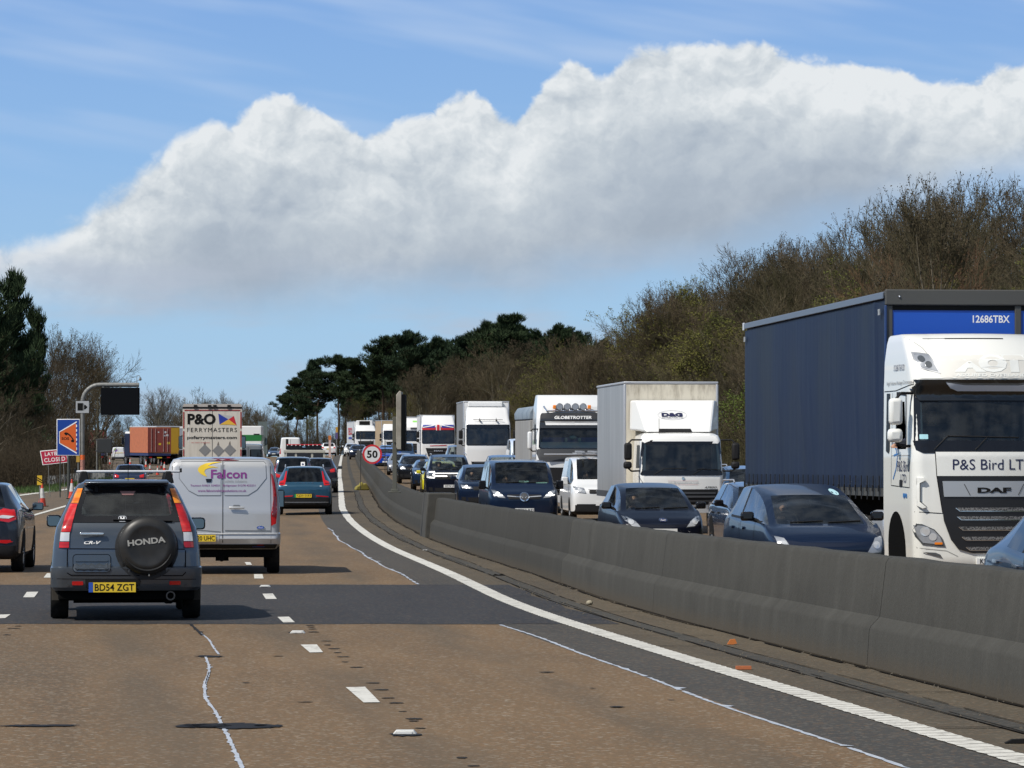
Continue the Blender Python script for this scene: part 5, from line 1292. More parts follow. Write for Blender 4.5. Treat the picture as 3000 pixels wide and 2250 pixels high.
def box_body(root, x0, x1, y0, y1, z0, z1, side, front, rail=SIL, name='cargo_box', rear=None, rr=.07):
    b = MB().box(x0+.02, x1-.02, y0+.02, y1-.02, z0, z1-.02).build(name, side, root, 0)
    MB().box(x0+.06, x1-.06, y0+.004, y0+.018, z0+.05, z1-.08).build('front_panel', front, b, 0)
    for x in (x0, x1-rr): MB().box(x, x+rr, y0-.003, y0+rr, z0, z1-rr).build('corner_post', rail, b, 40, .02)
    MB().box(x0-.003, x1+.003, y0-.006, y0+rr, z1-rr, z1).build('top_rail', rail, b, 40, .02)
    for x in (x0-.004, x1-rr+.004): MB().box(x, x+rr, y0+rr, y1, z1-rr, z1-.001).build('side_rail', rail, b, 40, .02)
    for x in (x0-.002, x1-.05): MB().box(x, x+.052, y0+.02, y1-.02, z0-.12, z0+.05).build('lower_rail', DGR, b, 0)
    return b
def truck_wheels(root, ys, W_=2.5, r=.50):
    for y in ys:
        wheel(root, -(W_/2-.17), y, r, .30, SIL, -1); wheel(root, W_/2-.17, y, r, .30, SIL, 1)
def chassis(root, y0, y1, z=.95):
    MB().box(-.45, .45, y0, y1, z-.3, z-.02).build('chassis', UND, root, 0); MB().box(-1.15, 1.15, y0+.3, y1-.3, z-.35, z-.3).build('side_guard', DGR, root, 0)
def tmirror(root, bvh, x, y, z0, z1, mat, w_=.26, low=None, arm=True):
    s = 1 if x > 0 else -1
    o = MB().box(x-w_/2, x+w_/2, y-.08, y+.08, z0, z1).build('mirror', mat, root, 60, .06); o.modifiers['bevel'].segments = 3
    MB().box(x-w_/2+.03, x+w_/2-.03, y+.082, y+.085, z0+.03, z1-.03).build('mirror_glass', MIRG, o, 0)
    if low: q = MB().box(x-w_/2-.02, x+w_/2+.0, y-.08, y+.08, low[0], low[1]).build('lower_mirror', mat, o, 60, .06)
    if arm: MB().tube([(x, y, z1-.02), (x-s*.10, y+.05, z1+.08), (x-s*.38, y+.15, z1+.08)], .022, 6).build('mirror_arm', BLK, o); MB().tube([(x, y, (low[0] if low else z0)+.02), (x-s*.1, y+.05, (low[0] if low else z0)-.06), (x-s*.38, y+.15, (low[0] if low else z0)-.05)], .022, 6).build('mirror_arm', BLK, o)
    return o
def simple_truck(px, s, label, mat, name='lorry', cabh=2.9, top=3.9, W_=2.5, trail=None, group=None, band=None, visor=BLKG, drvx=None, grille_z=(1.0, 1.75), wsz=(1.95, 2.75), yaw=0., L=13., tyaw=0.):
    root = place_on(px, s, 6., name, label, 'lorry', 'on', group, yaw); H = W_/2
    lv = [(.45, .12, H-.08, .15, .10), (1.0, .0, H, .16, .10), (1.85, .0, H, .16, .10), (cabh-.15, .14, H-.02, .16, .10), (cabh, .22, H-.05, .18, .10)]
    if top > cabh+.2: lv += [(cabh+.06, .30, H-.06, .2, .12), (top-.15, .85, H-.10, .25, .12), (top, 1.05, H-.16, .25, .12)]
    z0, z1 = wsz; bvh, c = cab_shell(root, lv, 2.25, mat, hole=[(-H+.12, H-.12, z0+.05, z1-.05, -1, .4)])
    screen(root, bvh, rrect(0, (z0+z1)/2, 2*H-.14, z1-z0, .10), GLT, .06)
    MB().box(-H+.1, H-.1, .35, .8, z0-.3, z0+.10).build('dashboard', DRK, root); MB().box(-H+.1, H-.1, 1.7, 1.75, 1., z1).build('cab_wall', DRK, root, 0)
    decal(root, 'sun_visor', bvh, rrect(0, z1+.06, 2*H-.16, .20, .06), 'F', visor, .03, .05)
    decal(root, 'grille', bvh, [(-.92, grille_z[1]), (-.72, grille_z[0]), (.72, grille_z[0]), (.92, grille_z[1])], 'F', BLK, .008, .0)
    for i in range(3): line(root, 'grille_bar', bvh, [(-.75, grille_z[0]+.15+i*.2), (.75, grille_z[0]+.15+i*.2)], 'F', DGR, .05, .02)
    both(root, 'headlight', bvh, [(-H+.06, .62), (-H+.06, .95), (-H+.30, .90), (-H+.40, .66)], 'F', LMP, .012, .02)
    wiper(root, bvh, -.9, z0+.04, -.05, z0+.12); wiper(root, bvh, .1, z0+.04, .9, z0+.12)
    for sx in (-1, 1): tmirror(root, bvh, sx*(H+.22), .35, z1-.62, z1-.15, BLK, .22, (z1-.92, z1-.68))
    for ax in 'LT': decal(root, 'side_window', bvh, rrect(1.05, (z0+z1)/2+.05, .95, .72, .08), ax, SDK, .008, 0)
    truck_wheels(root, [1.35], W_); chassis(root, .8, 6.)
    if trail:
        mt, fm, h, y0, L = trail; truck_wheels(root, [L-1.5, L-2.8], W_)
        tr = box_body(root, -H-.02, H+.02, y0, L, 1.05, h, mt, fm)
    return root, bvh
# ================================================================== VEHICLES
# ---------- grey four wheel drive in front (rear view)
PGR = paint('blue_grey_paint', (.078, .094, .114), .55, .30, .16, (.075, .070, .062))
sp = dict(L=4.58, W=1.78, H=1.665, gc=.36, nose=.98, cowl=(1.1, 1.12), head=1.85, rt=4.08, rb=(4.40, 1.15), belt=(1.08, 1.15), tw=.60, rw=.72, wr=.35, fa=.9, ra=.98, drop=.05, cp=3.6, rbulge=.04, low=.99)
cr = place_on(372, 249, 4.58, 'four_wheel_drive', 'blue-grey four wheel drive with roof bars and a black spare wheel cover on its tail', 'car', 'off', None, .012)
def shell_rear(root, sections, L, mat, gl, zs):
    pass
# purpose-made body: horizontal slices seen from above keep the tall upright tail
def tail_shell(parent, levels, mat, L, hole=None, name='body', rc=.16):
    """levels (z, ytail, half width, ynose, taper of the nose)"""
    lv = []
    for a, b in zip(levels[:-1], levels[1:]):
        n = max(1, round(abs(b[0]-a[0])/.05))
        for i in range(n): lv.append(tuple(a[k]+(b[k]-a[k])*i/n for k in range(5)))
    lv.append(levels[-1]); rows = []
    for z, yt, hw, yn, tp in lv:
        r = []; xe = hw-rc
        for i in range(13): x = xe*i/12; r.append((x, yt-.035*(x/xe)**2))
        for i in range(1, 8): a = math.pi/2*i/7; r.append((xe+rc*math.sin(a), yt-.035-rc*(1-math.cos(a))))
        for i in range(1, 17): y = (yt-.035-rc)+(yn+.25-(yt-.035-rc))*i/16; r.append((hw, y))
        for i in range(1, 7): a = math.pi/2*i/6; r.append(((hw-tp)+tp*math.cos(a), yn+.25-.25*math.sin(a)))
        r.append(((hw-tp)*.5, yn-.02)); r.append((0, yn-.04))
        rows.append([Vector((-x, y, z)) for x, y in r[:0:-1]]+[Vector((x, y, z)) for x, y in r[:-1]])
    n = len(rows[0]); v = [p for r in rows for p in r]; f = [(i*n+j, i*n+(j+1) % n, (i+1)*n+(j+1) % n, (i+1)*n+j) for i in range(len(rows)-1) for j in range(n)]
    f.append(tuple(range(n))); f.append(tuple((len(rows)-1)*n+j for j in reversed(range(n)))); bvh = BVHTree.FromPolygons(v, f)
    if hole: f = [q for q in f if len(q) > 4 or not hole(sum((v[i] for i in q), Vector())/4)]
    me = bpy.data.meshes.new(name); me.from_pydata([tuple(p) for p in v], [], f); me.materials.append(mat); o = link(name, me, parent, 34); return bvh, o
def inpoly(x, y, P_):
    c = False; j = len(P_)-1
    for i in range(len(P_)):
        if (P_[i][1] > y) != (P_[j][1] > y) and x < (P_[j][0]-P_[i][0])*(y-P_[i][1])/(P_[j][1]-P_[i][1])+P_[i][0]: c = not c
        j = i
    return c
cz = lambda u, v: ((u-818)*.001331, (1570-v)*.001331)
winp = [cz(432, 425), cz(1236, 425), cz(1285, 655), cz(362, 655)]
clearp = [cz(478, 440), cz(1190, 440), cz(1212, 470), cz(1228, 590), cz(1212, 628), cz(1180, 640), cz(450, 640), cz(425, 625), cz(418, 590), cz(452, 470)]
lev = [(.36, 4.50, .845, .05, .12), (.40, 4.535, .882, .02, .12), (.56, 4.56, .89, .0, .12), (.63, 4.56, .888, .0, .12), (.645, 4.47, .880, .03, .13), (.85, 4.46, .862, .05, .14), (1.0, 4.43, .845, .12, .16), (1.10, 4.40, .825, .75, .16), (1.16, 4.37, .795, 1.15, .16), (1.36, 4.27, .700, 1.5, .14), (1.54, 4.17, .615, 1.75, .12), (1.60, 4.13, .575, 1.82, .12), (1.645, 4.02, .50, 1.95, .12), (1.665, 3.75, .36, 2.2, .12)]
clr2 = [(a*1.04, b) for a, b in clearp]
sidep = [(1.55, 1.20), (2.1, 1.52), (3.95, 1.52), (4.0, 1.20)]
bv, body = tail_shell(cr, lev, PGR, 4.58, lambda c: (c.y > 3.9 and inpoly(-c.x, c.z, clr2)) or (1.22 < c.z < 1.50 and 1.7 < c.y < 3.85 and abs(c.x) > .5) or (1.20 < c.z < 1.52 and c.y < 2.0 and abs(c.x) < .6))
og = decal(cr, 'rear_window', bv, clearp, 'R', glass('hatch_glass', (.62, .72, .72), .62, film=.22), .006, 0, .12)
oc = lambda f: [((a-.0)*f, (b-1.36)*f+1.36) for a, b in clearp]
big = [cz(436, 380), cz(1236, 380), cz(1262, 440), cz(1310, 668), cz(1305, 690), cz(1180, 697), cz(450, 697), cz(342, 695), cz(352, 640), cz(415, 470)]
ringdecal(og, 'window_frit', bv, big, clearp, 'R', BLKG, .008)
for ax in 'LT': decal(cr, 'side_window', bv, [(1.95, 1.22), (2.25, 1.50), (3.85, 1.50), (3.95, 1.22)], ax, GL, .005, 0, .15)
decal(cr, 'windscreen', bv, [(-.60, 1.20), (-.52, 1.52), (.52, 1.52), (.60, 1.20)], 'F', glass('clear_glass', (.8, .85, .85), .85), .005, 0, .15)
# lamps climbing the rear pillars
lamp = [cz(220, 922), cz(313, 925), cz(318, 800), cz(345, 690), cz(378, 570), cz(435, 395), cz(388, 393), cz(362, 440), cz(318, 540), cz(270, 640), cz(235, 790)]
def clipz(P_, z0, z1):
    def cl(P_, z, keep):
        o = []
        for i in range(len(P_)):
            a, b = P_[i-1], P_[i]; ia, ib = keep(a[1]), keep(b[1])
            if ia != ib: t = (z-a[1])/(b[1]-a[1]); o.append((a[0]+(b[0]-a[0])*t, z))
            if ib: o.append(b)
        return o
    return cl(cl(P_, z0, lambda q: q >= z0), z1, lambda q: q <= z1)
RD2 = nodes('ribbed_red_lens', lambda g, b: g.put(b.inputs['Base Color'], g.ramp(g.noise(g.vmul(g.new('ShaderNodeTexCoord').outputs['Object'], (2, 2, 14)), 1, 2), [(.35, (.30, .004, .008)), (.65, (.62, .02, .02))])), .12, coat=.8)
AM2 = nodes('ribbed_amber_lens', lambda g, b: g.put(b.inputs['Base Color'], g.ramp(g.noise(g.vmul(g.new('ShaderNodeTexCoord').outputs['Object'], (2, 2, 16)), 1, 2), [(.35, (.55, .12, .005)), (.65, (.95, .32, .03))])), .12, coat=.8)
zz = lambda v: (1570-v)*.001331
for sg_ in (1, -1):
    lp = lamp if sg_ == 1 else mir(lamp)
    o = decal(cr, 'tail_light', bv, lp, 'R', pr('lamp_seal', (.02, .01, .01), .4), .010, .02, .06)
    for nm, za, zb, mt in (('amber_lens', zz(525), zz(396), AM2), ('brake_lens', zz(778), zz(530), RD2), ('reverse_lens', zz(862), zz(784), CLR), ('lower_red_lens', zz(919), zz(868), RD2)):
        q = clipz(lp, za, zb)
        if len(q) > 2:
            cxm = sum(p[0] for p in q)/len(q); q = [(cxm+(a-cxm)*.93, b) for a, b in q]; decal(o, nm, bv, q, 'R', mt, .018, .01, .05)
# tailgate lines, handle, panel, badges
GAP = pr('panel_gap', (.006, .006, .008), .8)
line(cr, 'panel_gap', bv, [cz(318, 928), cz(1335, 935)], 'R', GAP, .010); line(cr, 'panel_gap', bv, [cz(298, 930), cz(296, 1140), cz(330, 1160), cz(1310, 1168), cz(1338, 1140), cz(1340, 945)], 'R', GAP, .012)
line(cr, 'step_line', bv, [cz(165, 1192), cz(450, 1195), cz(950, 1200), cz(1475, 1200)], 'R', GAP, .006)
MB().box(*sorted((-cz(405, 0)[0], -cz(622, 0)[0])), 4.44, 4.475, zz(810), zz(782)).build('door_handle', CHR, cr, 40, .012)
decal(cr, 'handle_recess', bv, rrect(*cz(525, 792), .125, .09, .03), 'R', PGR, .004, .0)
decal(cr, 'tailgate_panel', bv, rrect(*cz(512, 1056), .44, .205, .04), 'R', PGR, .007, .01, .08)
ln = rrect(*cz(512, 1056), .44, .205, .04); line(cr, 'panel_outline', bv, ln+[ln[0]], 'R', GAP, .007, .009)
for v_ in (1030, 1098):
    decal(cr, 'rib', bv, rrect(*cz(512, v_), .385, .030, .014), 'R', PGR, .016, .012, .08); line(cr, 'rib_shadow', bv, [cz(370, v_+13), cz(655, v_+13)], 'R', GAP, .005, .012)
text(cr, 'CR-V', *cz(518, 874), .20, .038, 'R', WHT, bvh=bv, bold=.03, shear=.35, off=.012)
# badge on the glass
text(cr, 'H', *cz(782, 665), .050, .050, 'R', WHT, bvh=bv, bold=.06, off=.016)
bd_ = rrect(*cz(782, 665), .088, .062, .02); line(cr, 'badge_ring', bv, bd_+[bd_[0]], 'R', CHR, .008, .016)
for x in (555, 1108): decal(cr, 'hinge', bv, rrect(*cz(x, 400), .035, .07, .01), 'R', BLK, .014, .01)
decal(cr, 'brake_light', bv, [cz(760, 420), cz(900, 420), cz(878, 455), cz(782, 455)], 'R', pr('brake_lens_dull', (.20, .10, .10), .3), .012, .01)
wiper(cr, bv, *cz(700, 672), *cz(1225, 685), 'R', .025)
# roof spoiler
MB().prism([(4.02, 1.585), (4.02, 1.665), (4.20, 1.655), (4.27, 1.63), (4.20, 1.605)], 0, -.50, .50).build('spoiler', PGR, cr, 40, .018)
# spare wheel
sc, sz_ = cz(1000, 900); cx_ = -sc; r_ = .345
COV = nodes('vinyl_cover', lambda g, b: g.put(b.inputs['Base Color'], g.ramp(g.noise(g.new('ShaderNodeTexCoord').outputs['Object'], 5, 5), [(.3, (.012, .012, .012)), (.75, (.030, .029, .027))])), .42, spec=.4)
sw = MB().lathe([(r_-.06, -.02), (r_-.015, .0), (r_, .04), (r_, .16), (r_-.03, .205), (r_-.09, .225), (r_-.115, .228), (r_-.13, .222), (.10, .226), (.0, .227)], (cx_, 4.44, sz_), (0, 1, 0), 48).build('spare_wheel_cover', COV, cr, 50)
m = MB()
for i in range(20):
    a = R(200+i*6.5); b = R(200+(i+1)*6.5); m.cyl((cx_+(r_-.055)*math.cos(a), 4.44+.217, sz_+(r_-.055)*math.sin(a)), (cx_+(r_-.055)*math.cos(b), 4.44+.217, sz_+(r_-.055)*math.sin(b)), .007+.006*math.sin(i/19*math.pi), None, 6)
m.build('cover_crease', COV, sw)
text(sw, 'HONDA', sc-.012, sz_+.052, .445, .072, 'R', pr('silver_print', (.36, .355, .33), .5), plane=4.44+.2315, bold=.035, rot=.105)
MB().cyl((cx_-.02, 4.62, sz_-.335), (cx_-.02, 4.62, sz_-.36), .008).build('cover_toggle', CHR, sw)
decal(cr, 'spare_recess', bv, circ(sc-.005, sz_-.03, .375, 28), 'R', pr('dark_recess', (.012, .013, .015), .6), .005, .0)
# bumper furniture
pl = cz(692, 1268); decal(cr, 'plate_recess', bv, [cz(455, 1192), cz(930, 1192), cz(945, 1215), cz(925, 1295), cz(460, 1300)], 'R', BLK, .005, .0)
y = proj(bv, 'R', pl[0], pl[1], 0).y; plate(cr, 'BD54 ZGT', pl[0], pl[1], y+.012, 'R', PLY, .55, .115)
for u in (388, 1245): decal(cr, 'reflector', bv, rrect(*cz(u, 1232), .13, .045, .01), 'R', RED, .012, .012)
for u in (300, 1065, 1335): decal(cr, 'parking_sensor', bv, circ(*cz(u, 1250), .018, 10), 'R', DGR, .008, .01)
MB().box(-.80, .80, 3.75, 4.40, .24, .38).build('underbody', UND, cr, 40, .03)
MB().box(-.62, .62, 3.6, 3.75, .19, .26).cyl((-.7, 3.62, .33), (.7, 3.62, .33), .05).build('rear_axle', UND, cr)
e = MB().lathe([(.048, 0), (.055, .12), (.040, .12), (.036, .02)], (-cz(1208, 0)[0], 4.33, zz(1347)), (0, 1, 0), 18).build('exhaust_pipe', pr('dull_steel', (.12, .11, .10), .4, .7), cr)
MB().cyl((-cz(1208, 0)[0]+.02, 4.0, zz(1340)), (-cz(1208, 0)[0]+.02, 4.34, zz(1340)), .12, .11).build('silencer', UND, cr)
for sx, a, b in ((1, 160, 315), (-1, 1305, 1478)):
    x0, x1 = sorted((-cz(a, 0)[0], -cz(b, 0)[0])); MB().box(x0, x1, 4.05, 4.075, zz(1395), .40).build('mud_flap', pr('muddy_flap', (.040, .035, .028), .9), cr, 0, .005)
wheels(cr, dict(L=4.58, W=1.80, fa=.9, ra=.98, wr=.345))
arches(cr, dict(L=4.58, fa=.9, ra=.98, wr=.345), bv)
for u, v_, w_ in ((168, 697, 138), (1510, 724, 150)):
    a, b = cz(u, v_); o = MB().box(-w_*.001331/2, w_*.001331/2, -.06, .04, -.075, .075).build('mirror', BLKG, cr, 60, .035); o.location = (-a, 1.75, b-.02)
    MB().prism([(x*.82, z*.80) for x, z in rrect(0, 0, w_*.001331, .15, .04)], 1, .041, .044).build('mirror_glass', pr('mirror_face', (.16, .18, .19), .06, 1.), o, 0)
    MB().cyl((-.05 if a < 0 else .05, -.01, -.04), (-.16 if a < 0 else .16, -.02, -.07), .03).build('mirror_arm', BLK, o)
# cross bars
for y in (3.2, 2.3):
    rbx = MB().box(-(1300-818)*.00138 if y > 3 else -.60, (818-383)*.00138 if y > 3 else .56, y-.035, y+.035, 1.745, 1.775).build('roof_bar', pr('bar_aluminium', (.55, .56, .58), .4, .1), cr, 40, .012)
    for x in (-.52, .50): MB().prism([(x-.07, 1.62), (x-.035, 1.765), (x+.035, 1.765), (x+.07, 1.62)], 1, y-.05, y+.05).build('bar_foot', BLK, rbx, 40, .012)
    if y > 3:
        for x in (-.672, .605): MB().box(x-.012, x+.012, y-.04, y+.04, 1.75, 1.80).build('end_cap', BLK, rbx, 0, .005)
MB().cyl((-cz(836, 0)[0], 3.9, 1.66), (-cz(836, 0)[0], 3.98, 1.87), .005, .003, 6).build('aerial', BLK, cr)
# seen through the tailgate glass: seats, dog guard, front seats
for x, w_ in ((-.38, .30), (-.0, .25), (.36, .30)):
    MB().box(-x-w_/2-.06, -x+w_/2+.06, 3.35, 3.5, .8, 1.22).build('rear_seat', SEAT, cr, 40, .06); MB().box(-x-w_*.38, -x+w_*.38, 3.36, 3.48, 1.2, 1.46).build('headrest', SEAT, cr, 40, .06)
for x in (-.37, .37): MB().box(x-.15, x+.15, 2.3, 2.42, 1.0, 1.48).build('front_seat', SEAT, cr, 40, .06)
m = MB()
for i in range(9): m.cyl((-.62+i*.155, 3.62, 1.05), (-.56+i*.14, 3.62, 1.53), .004, None, 4)
for i in range(6): m.cyl((-.62, 3.62, 1.18+i*.06), (.62, 3.62, 1.18+i*.06), .004, None, 4)
m.build('dog_guard', pr('guard_wire', (.25, .25, .25), .5), cr, 0)
MB().box(-.8, .8, 1.4, 4.2, .95, 1.0).build('cabin_floor', DRK, cr, 0); MB().box(-.70, .70, 1.4, 1.9, 1.0, 1.17).build('dashboard', DRK, cr)
# ---------- silver van (rear view)
PSV = paint('silver_paint', (.50, .505, .51), .4, .36, .12, (.30, .29, .27))
fv = place_on(650, 174.5, 4.97, 'panel_van', 'silver panel van with twin rear doors lettered Falcon in purple', 'van', 'off', None, .0)
u2 = lambda u, v: ((u-1357)*.4822/174.5+.02, CAMZ+(HORIZ-(1050+v*.4822))/174.5)
levv = [(.42, 4.80, .92, .1, .2), (.50, 4.93, .985, .02, .2), (.60, 4.97, .99, .0, .2), (.685, 4.95, .988, .0, .2), (.70, 4.86, .975, .02, .2), (1.05, 4.86, .985, .1, .2), (1.15, 4.845, .975, .5, .2), (1.45, 4.815, .945, 1.0, .2), (1.70, 4.785, .905, 1.25, .2), (1.85, 4.76, .865, 1.4, .2), (1.93, 4.69, .815, 1.5, .2), (1.965, 4.5, .70, 1.7, .2), (1.975, 4.2, .5, 2., .2)]
bf_, bdv = tail_shell(fv, levv, PSV, 4.97, rc=.13)
door = [u2(1098, 622), u2(1610, 622), u2(1630, 640), u2(1650, 760), u2(1648, 1158), u2(1075, 1155), u2(1060, 900), u2(1090, 700)]
line(fv, 'door_gap', bf_, [u2(1357, 600), u2(1356, 1158)], 'R', GAP, .012)
line(fv, 'door_gap', bf_, [u2(1060, 1158), u2(1650, 1158)], 'R', GAP, .022)
line(fv, 'door_gap', bf_, [u2(1648, 1158), u2(1650, 1010), u2(1645, 640), u2(1628, 612), u2(1075, 612), u2(1050, 660), u2(1040, 1158)], 'R', GAP, .008)
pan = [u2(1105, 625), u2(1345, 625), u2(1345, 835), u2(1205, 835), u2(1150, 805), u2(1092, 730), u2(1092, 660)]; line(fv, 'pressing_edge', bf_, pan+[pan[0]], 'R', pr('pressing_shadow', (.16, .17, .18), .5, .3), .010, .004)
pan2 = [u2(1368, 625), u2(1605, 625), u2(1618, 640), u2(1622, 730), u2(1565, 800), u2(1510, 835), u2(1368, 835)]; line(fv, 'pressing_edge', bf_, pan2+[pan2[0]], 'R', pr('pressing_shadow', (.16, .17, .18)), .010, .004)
decal(fv, 'door_pressing', bf_, [u2(1368, 628), u2(1602, 628), u2(1616, 642), u2(1620, 728), u2(1563, 798), u2(1508, 832), u2(1368, 832)], 'R', PSV, .008, .006)
decal(fv, 'door_pressing', bf_, [u2(1108, 628), u2(1344, 628), u2(1344, 832), u2(1207, 832), u2(1152, 803), u2(1094, 728), u2(1094, 662)], 'R', PSV, .008, .006)
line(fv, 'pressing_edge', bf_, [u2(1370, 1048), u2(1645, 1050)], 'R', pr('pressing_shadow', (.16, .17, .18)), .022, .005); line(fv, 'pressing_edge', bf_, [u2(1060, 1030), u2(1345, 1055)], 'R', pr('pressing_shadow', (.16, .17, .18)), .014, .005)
decal(fv, 'high_brake_light', bf_, [u2(1262, 621), u2(1290, 605), u2(1430, 605), u2(1455, 621)], 'R', REDD, .012, .01)
PUR = pr('purple_vinyl', (.20, .035, .20), .4); YEL = pr('yellow_vinyl', (.75, .52, .03), .4); GTX = pr('grey_print', (.30, .30, .31), .5)
text(fv, 'Falcon', *u2(1393, 703), 218*.4822/174.5, 54*.4822/174.5, 'R', PUR, bvh=bf_, bold=.022, off=.014)
text(fv, 'vehicle solutions', *u2(1435, 746), 136*.4822/174.5, 17*.4822/174.5, 'R', GTX, bvh=bf_, off=.014)
text(fv, 'Taunton 01823 324021   Bridgwater 01278 422221', *u2(1357, 774), 394*.4822/174.5, 15*.4822/174.5, 'R', PUR, bvh=bf_, off=.014, bold=.01)
text(fv, 'www.falconvehiclesolutions.co.uk', *u2(1352, 804), 294*.4822/174.5, 15*.4822/174.5, 'R', PUR, bvh=bf_, off=.014, bold=.01)
bird = [(1352, 629), (1300, 630), (1252, 638), (1220, 652), (1206, 668), (1206, 685), (1222, 702), (1240, 712), (1260, 720), (1250, 702), (1244, 688), (1250, 676), (1268, 668), (1295, 663), (1330, 664), (1300, 656), (1266, 652), (1290, 640)]
decal(fv, 'bird_logo', bf_, [u2(a, b) for a, b in bird][::-1], 'R', YEL, .013, 0)
decal(fv, 'camera_housing', bf_, [u2(1252, 732), u2(1290, 732), u2(1286, 752), u2(1258, 753)], 'R', BLKG, .02, .02)
MB().box(*sorted((-u2(1395, 0)[0], -u2(1487, 0)[0])), 4.87, 4.90, u2(0, 915)[1], u2(0, 901)[1]).build('door_handle', PSV, fv, 40, .012); decal(fv, 'handle_recess', bf_, rrect(*u2(1440, 903), .13, .07, .03), 'R', pr('pressing_shadow', (.16, .17, .18)), .003, 0)
decal(fv, 'badge', bf_, circ(*u2(1586, 1029), .068, 20, .48), 'R', CHR, .012, .01); decal(fv, 'badge_centre', bf_, circ(*u2(1586, 1029), .058, 20, .42), 'R', EUB, .015, .003)
text(fv, 'Ford', *u2(1586, 1029), .07, .03, 'R', WHT, bvh=bf_, shear=.3, off=.017)
pr_s = decal(fv, 'plate_surround', bf_, rrect(*u2(1262, 1100), .40, .22, .04), 'R', PSV, .012, .012); ppx = u2(1255, 1092)
yy = proj(bf_, 'R', ppx[0], ppx[1], 0).y; plate(fv, 'WR20 UHC', ppx[0]-.10, ppx[1], yy+.014, 'R', PLY, .52, .111)
decal(fv, 'sticker', bf_, [u2(1533, 1134), u2(1620, 1134), u2(1620, 1153), u2(1528, 1152)], 'R', WHT, .010, 0); line(fv, 'sticker_print', bf_, [u2(1535, 1146), u2(1612, 1146)], 'R', BLUV, .008, .013)
text(fv, 'TRANSIT', *u2(1195, 968), .17, .022, 'R', CHR, bvh=bf_, off=.012, bold=.02)
tl = [u2(1650, 700), u2(1660, 708), u2(1674, 760), u2(1684, 830), u2(1688, 930), u2(1680, 1005), u2(1652, 1018), u2(1650, 950), u2(1664, 860), u2(1662, 790)]
for q, sx in ((tl, 1), (mir([(a-.0, b) for a, b in tl]), -1)):
    o = decal(fv, 'tail_light', bf_, q[::-1] if sx == 1 else q[::-1], 'R', RED, .016, .02, .06)
    q2 = clipz(q, u2(0, 962)[1], u2(0, 840)[1]); cxx = sum(p[0] for p in q2)/len(q2); decal(o, 'dark_lens', bf_, [(cxx+(a-cxx)*.7, b) for a, b in q2][::-1], 'R', REDD, .021, .004, .06)
for v_ in (900, 925, 948): line(fv, 'lens_line', bf_, [u2(1656, v_), u2(1684, v_-22)], 'R', CLR, .006, .024)
decal(fv, 'bumper_top', bf_, [(-.93, .70), (.93, .70), (.93, .675), (-.93, .675)], 'R', PSV, .02, .02)
decal(fv, 'reflector', bf_, rrect(*u2(1586, 1178), .11, .032, .008), 'R', RED, .012, .01); decal(fv, 'reflector', bf_, rrect(-.72, u2(0, 1178)[1], .11, .032, .008), 'R', RED, .012, .01)
for u_ in (1225, 1456, 1625): decal(fv, 'parking_sensor', bf_, circ(*u2(u_, 1178), .015, 8), 'R', pr('pressing_shadow', (.16, .17, .18)), .008, .01)
decal(fv, 'bumper_foot', bf_, [(-.94, .505), (.94, .505), (.90, .43), (-.90, .43)], 'R', BLK, .012, .02)
MB().box(-.85, .85, 3.8, 4.7, .28, .45).build('underbody', UND, fv, 0); wheels(fv, dict(L=4.97, W=1.99, fa=.95, ra=1.0, wr=.335)); arches(fv, dict(L=4.97, fa=.95, ra=1.0, wr=.335), bf_)
MB().box(-.12, .10, 4.5, 4.6, .22, .3).cyl((.0, 4.55, .26), (.0, 4.75, .26), .05).build('tow_eye', UND, fv)
for sx in (-1, 1): decal(fv, 'side_window', bf_, [(1.75, 1.18), (2.1, 1.72), (2.9, 1.72), (2.9, 1.18)], 'LT'[sx > 0], GLD, .008, 0); decal(fv, 'side_window', bf_, [(3.0, 1.18), (3.0, 1.72), (4.45, 1.70), (4.5, 1.20)], 'LT'[sx > 0], pr('body_glass', (.05, .055, .06), .08, coat=1.), .008, 0)
for sx in (-1, 1): mirror(fv, sx*1.055, 1.5, 1.24, BLK, .15, .32, .12)
# ---------- dark hatchback leaving the frame on the left
PDB = paint('midnight_paint', (.018, .026, .042), .4, .3, .2)
root, sp, bvh, parts = simple_car('suv', -95, 172, 'dark blue hatchback cut off by the left edge, seen from behind', 'car', 'off', PDB, 'hatchback', plate_txt='', upd=dict(H=1.56, W=1.84, belt=(1.0, 1.10), rb=(4.22, 1.12), tw=.69, gc=.22, wr=.34), mirmat=PDB, yaw=-.02, glm=GLD)
both(root, 'tail_light', bvh, [(.44, 1.00), (.60, 1.10), (.84, 1.06), (.88, .93), (.70, .86), (.48, .90)], 'R', RED, .016, .02)
both(root, 'lamp_insert', bvh, [(.46, .955), (.60, .985), (.80, .965), (.70, .925), (.50, .935)], 'R', CLR, .021, .004); decal(root, 'lower_reflector', bvh, [(.46, .52), (.66, .50), (.78, .53), (.66, .56)], 'R', RED, .014, .01)
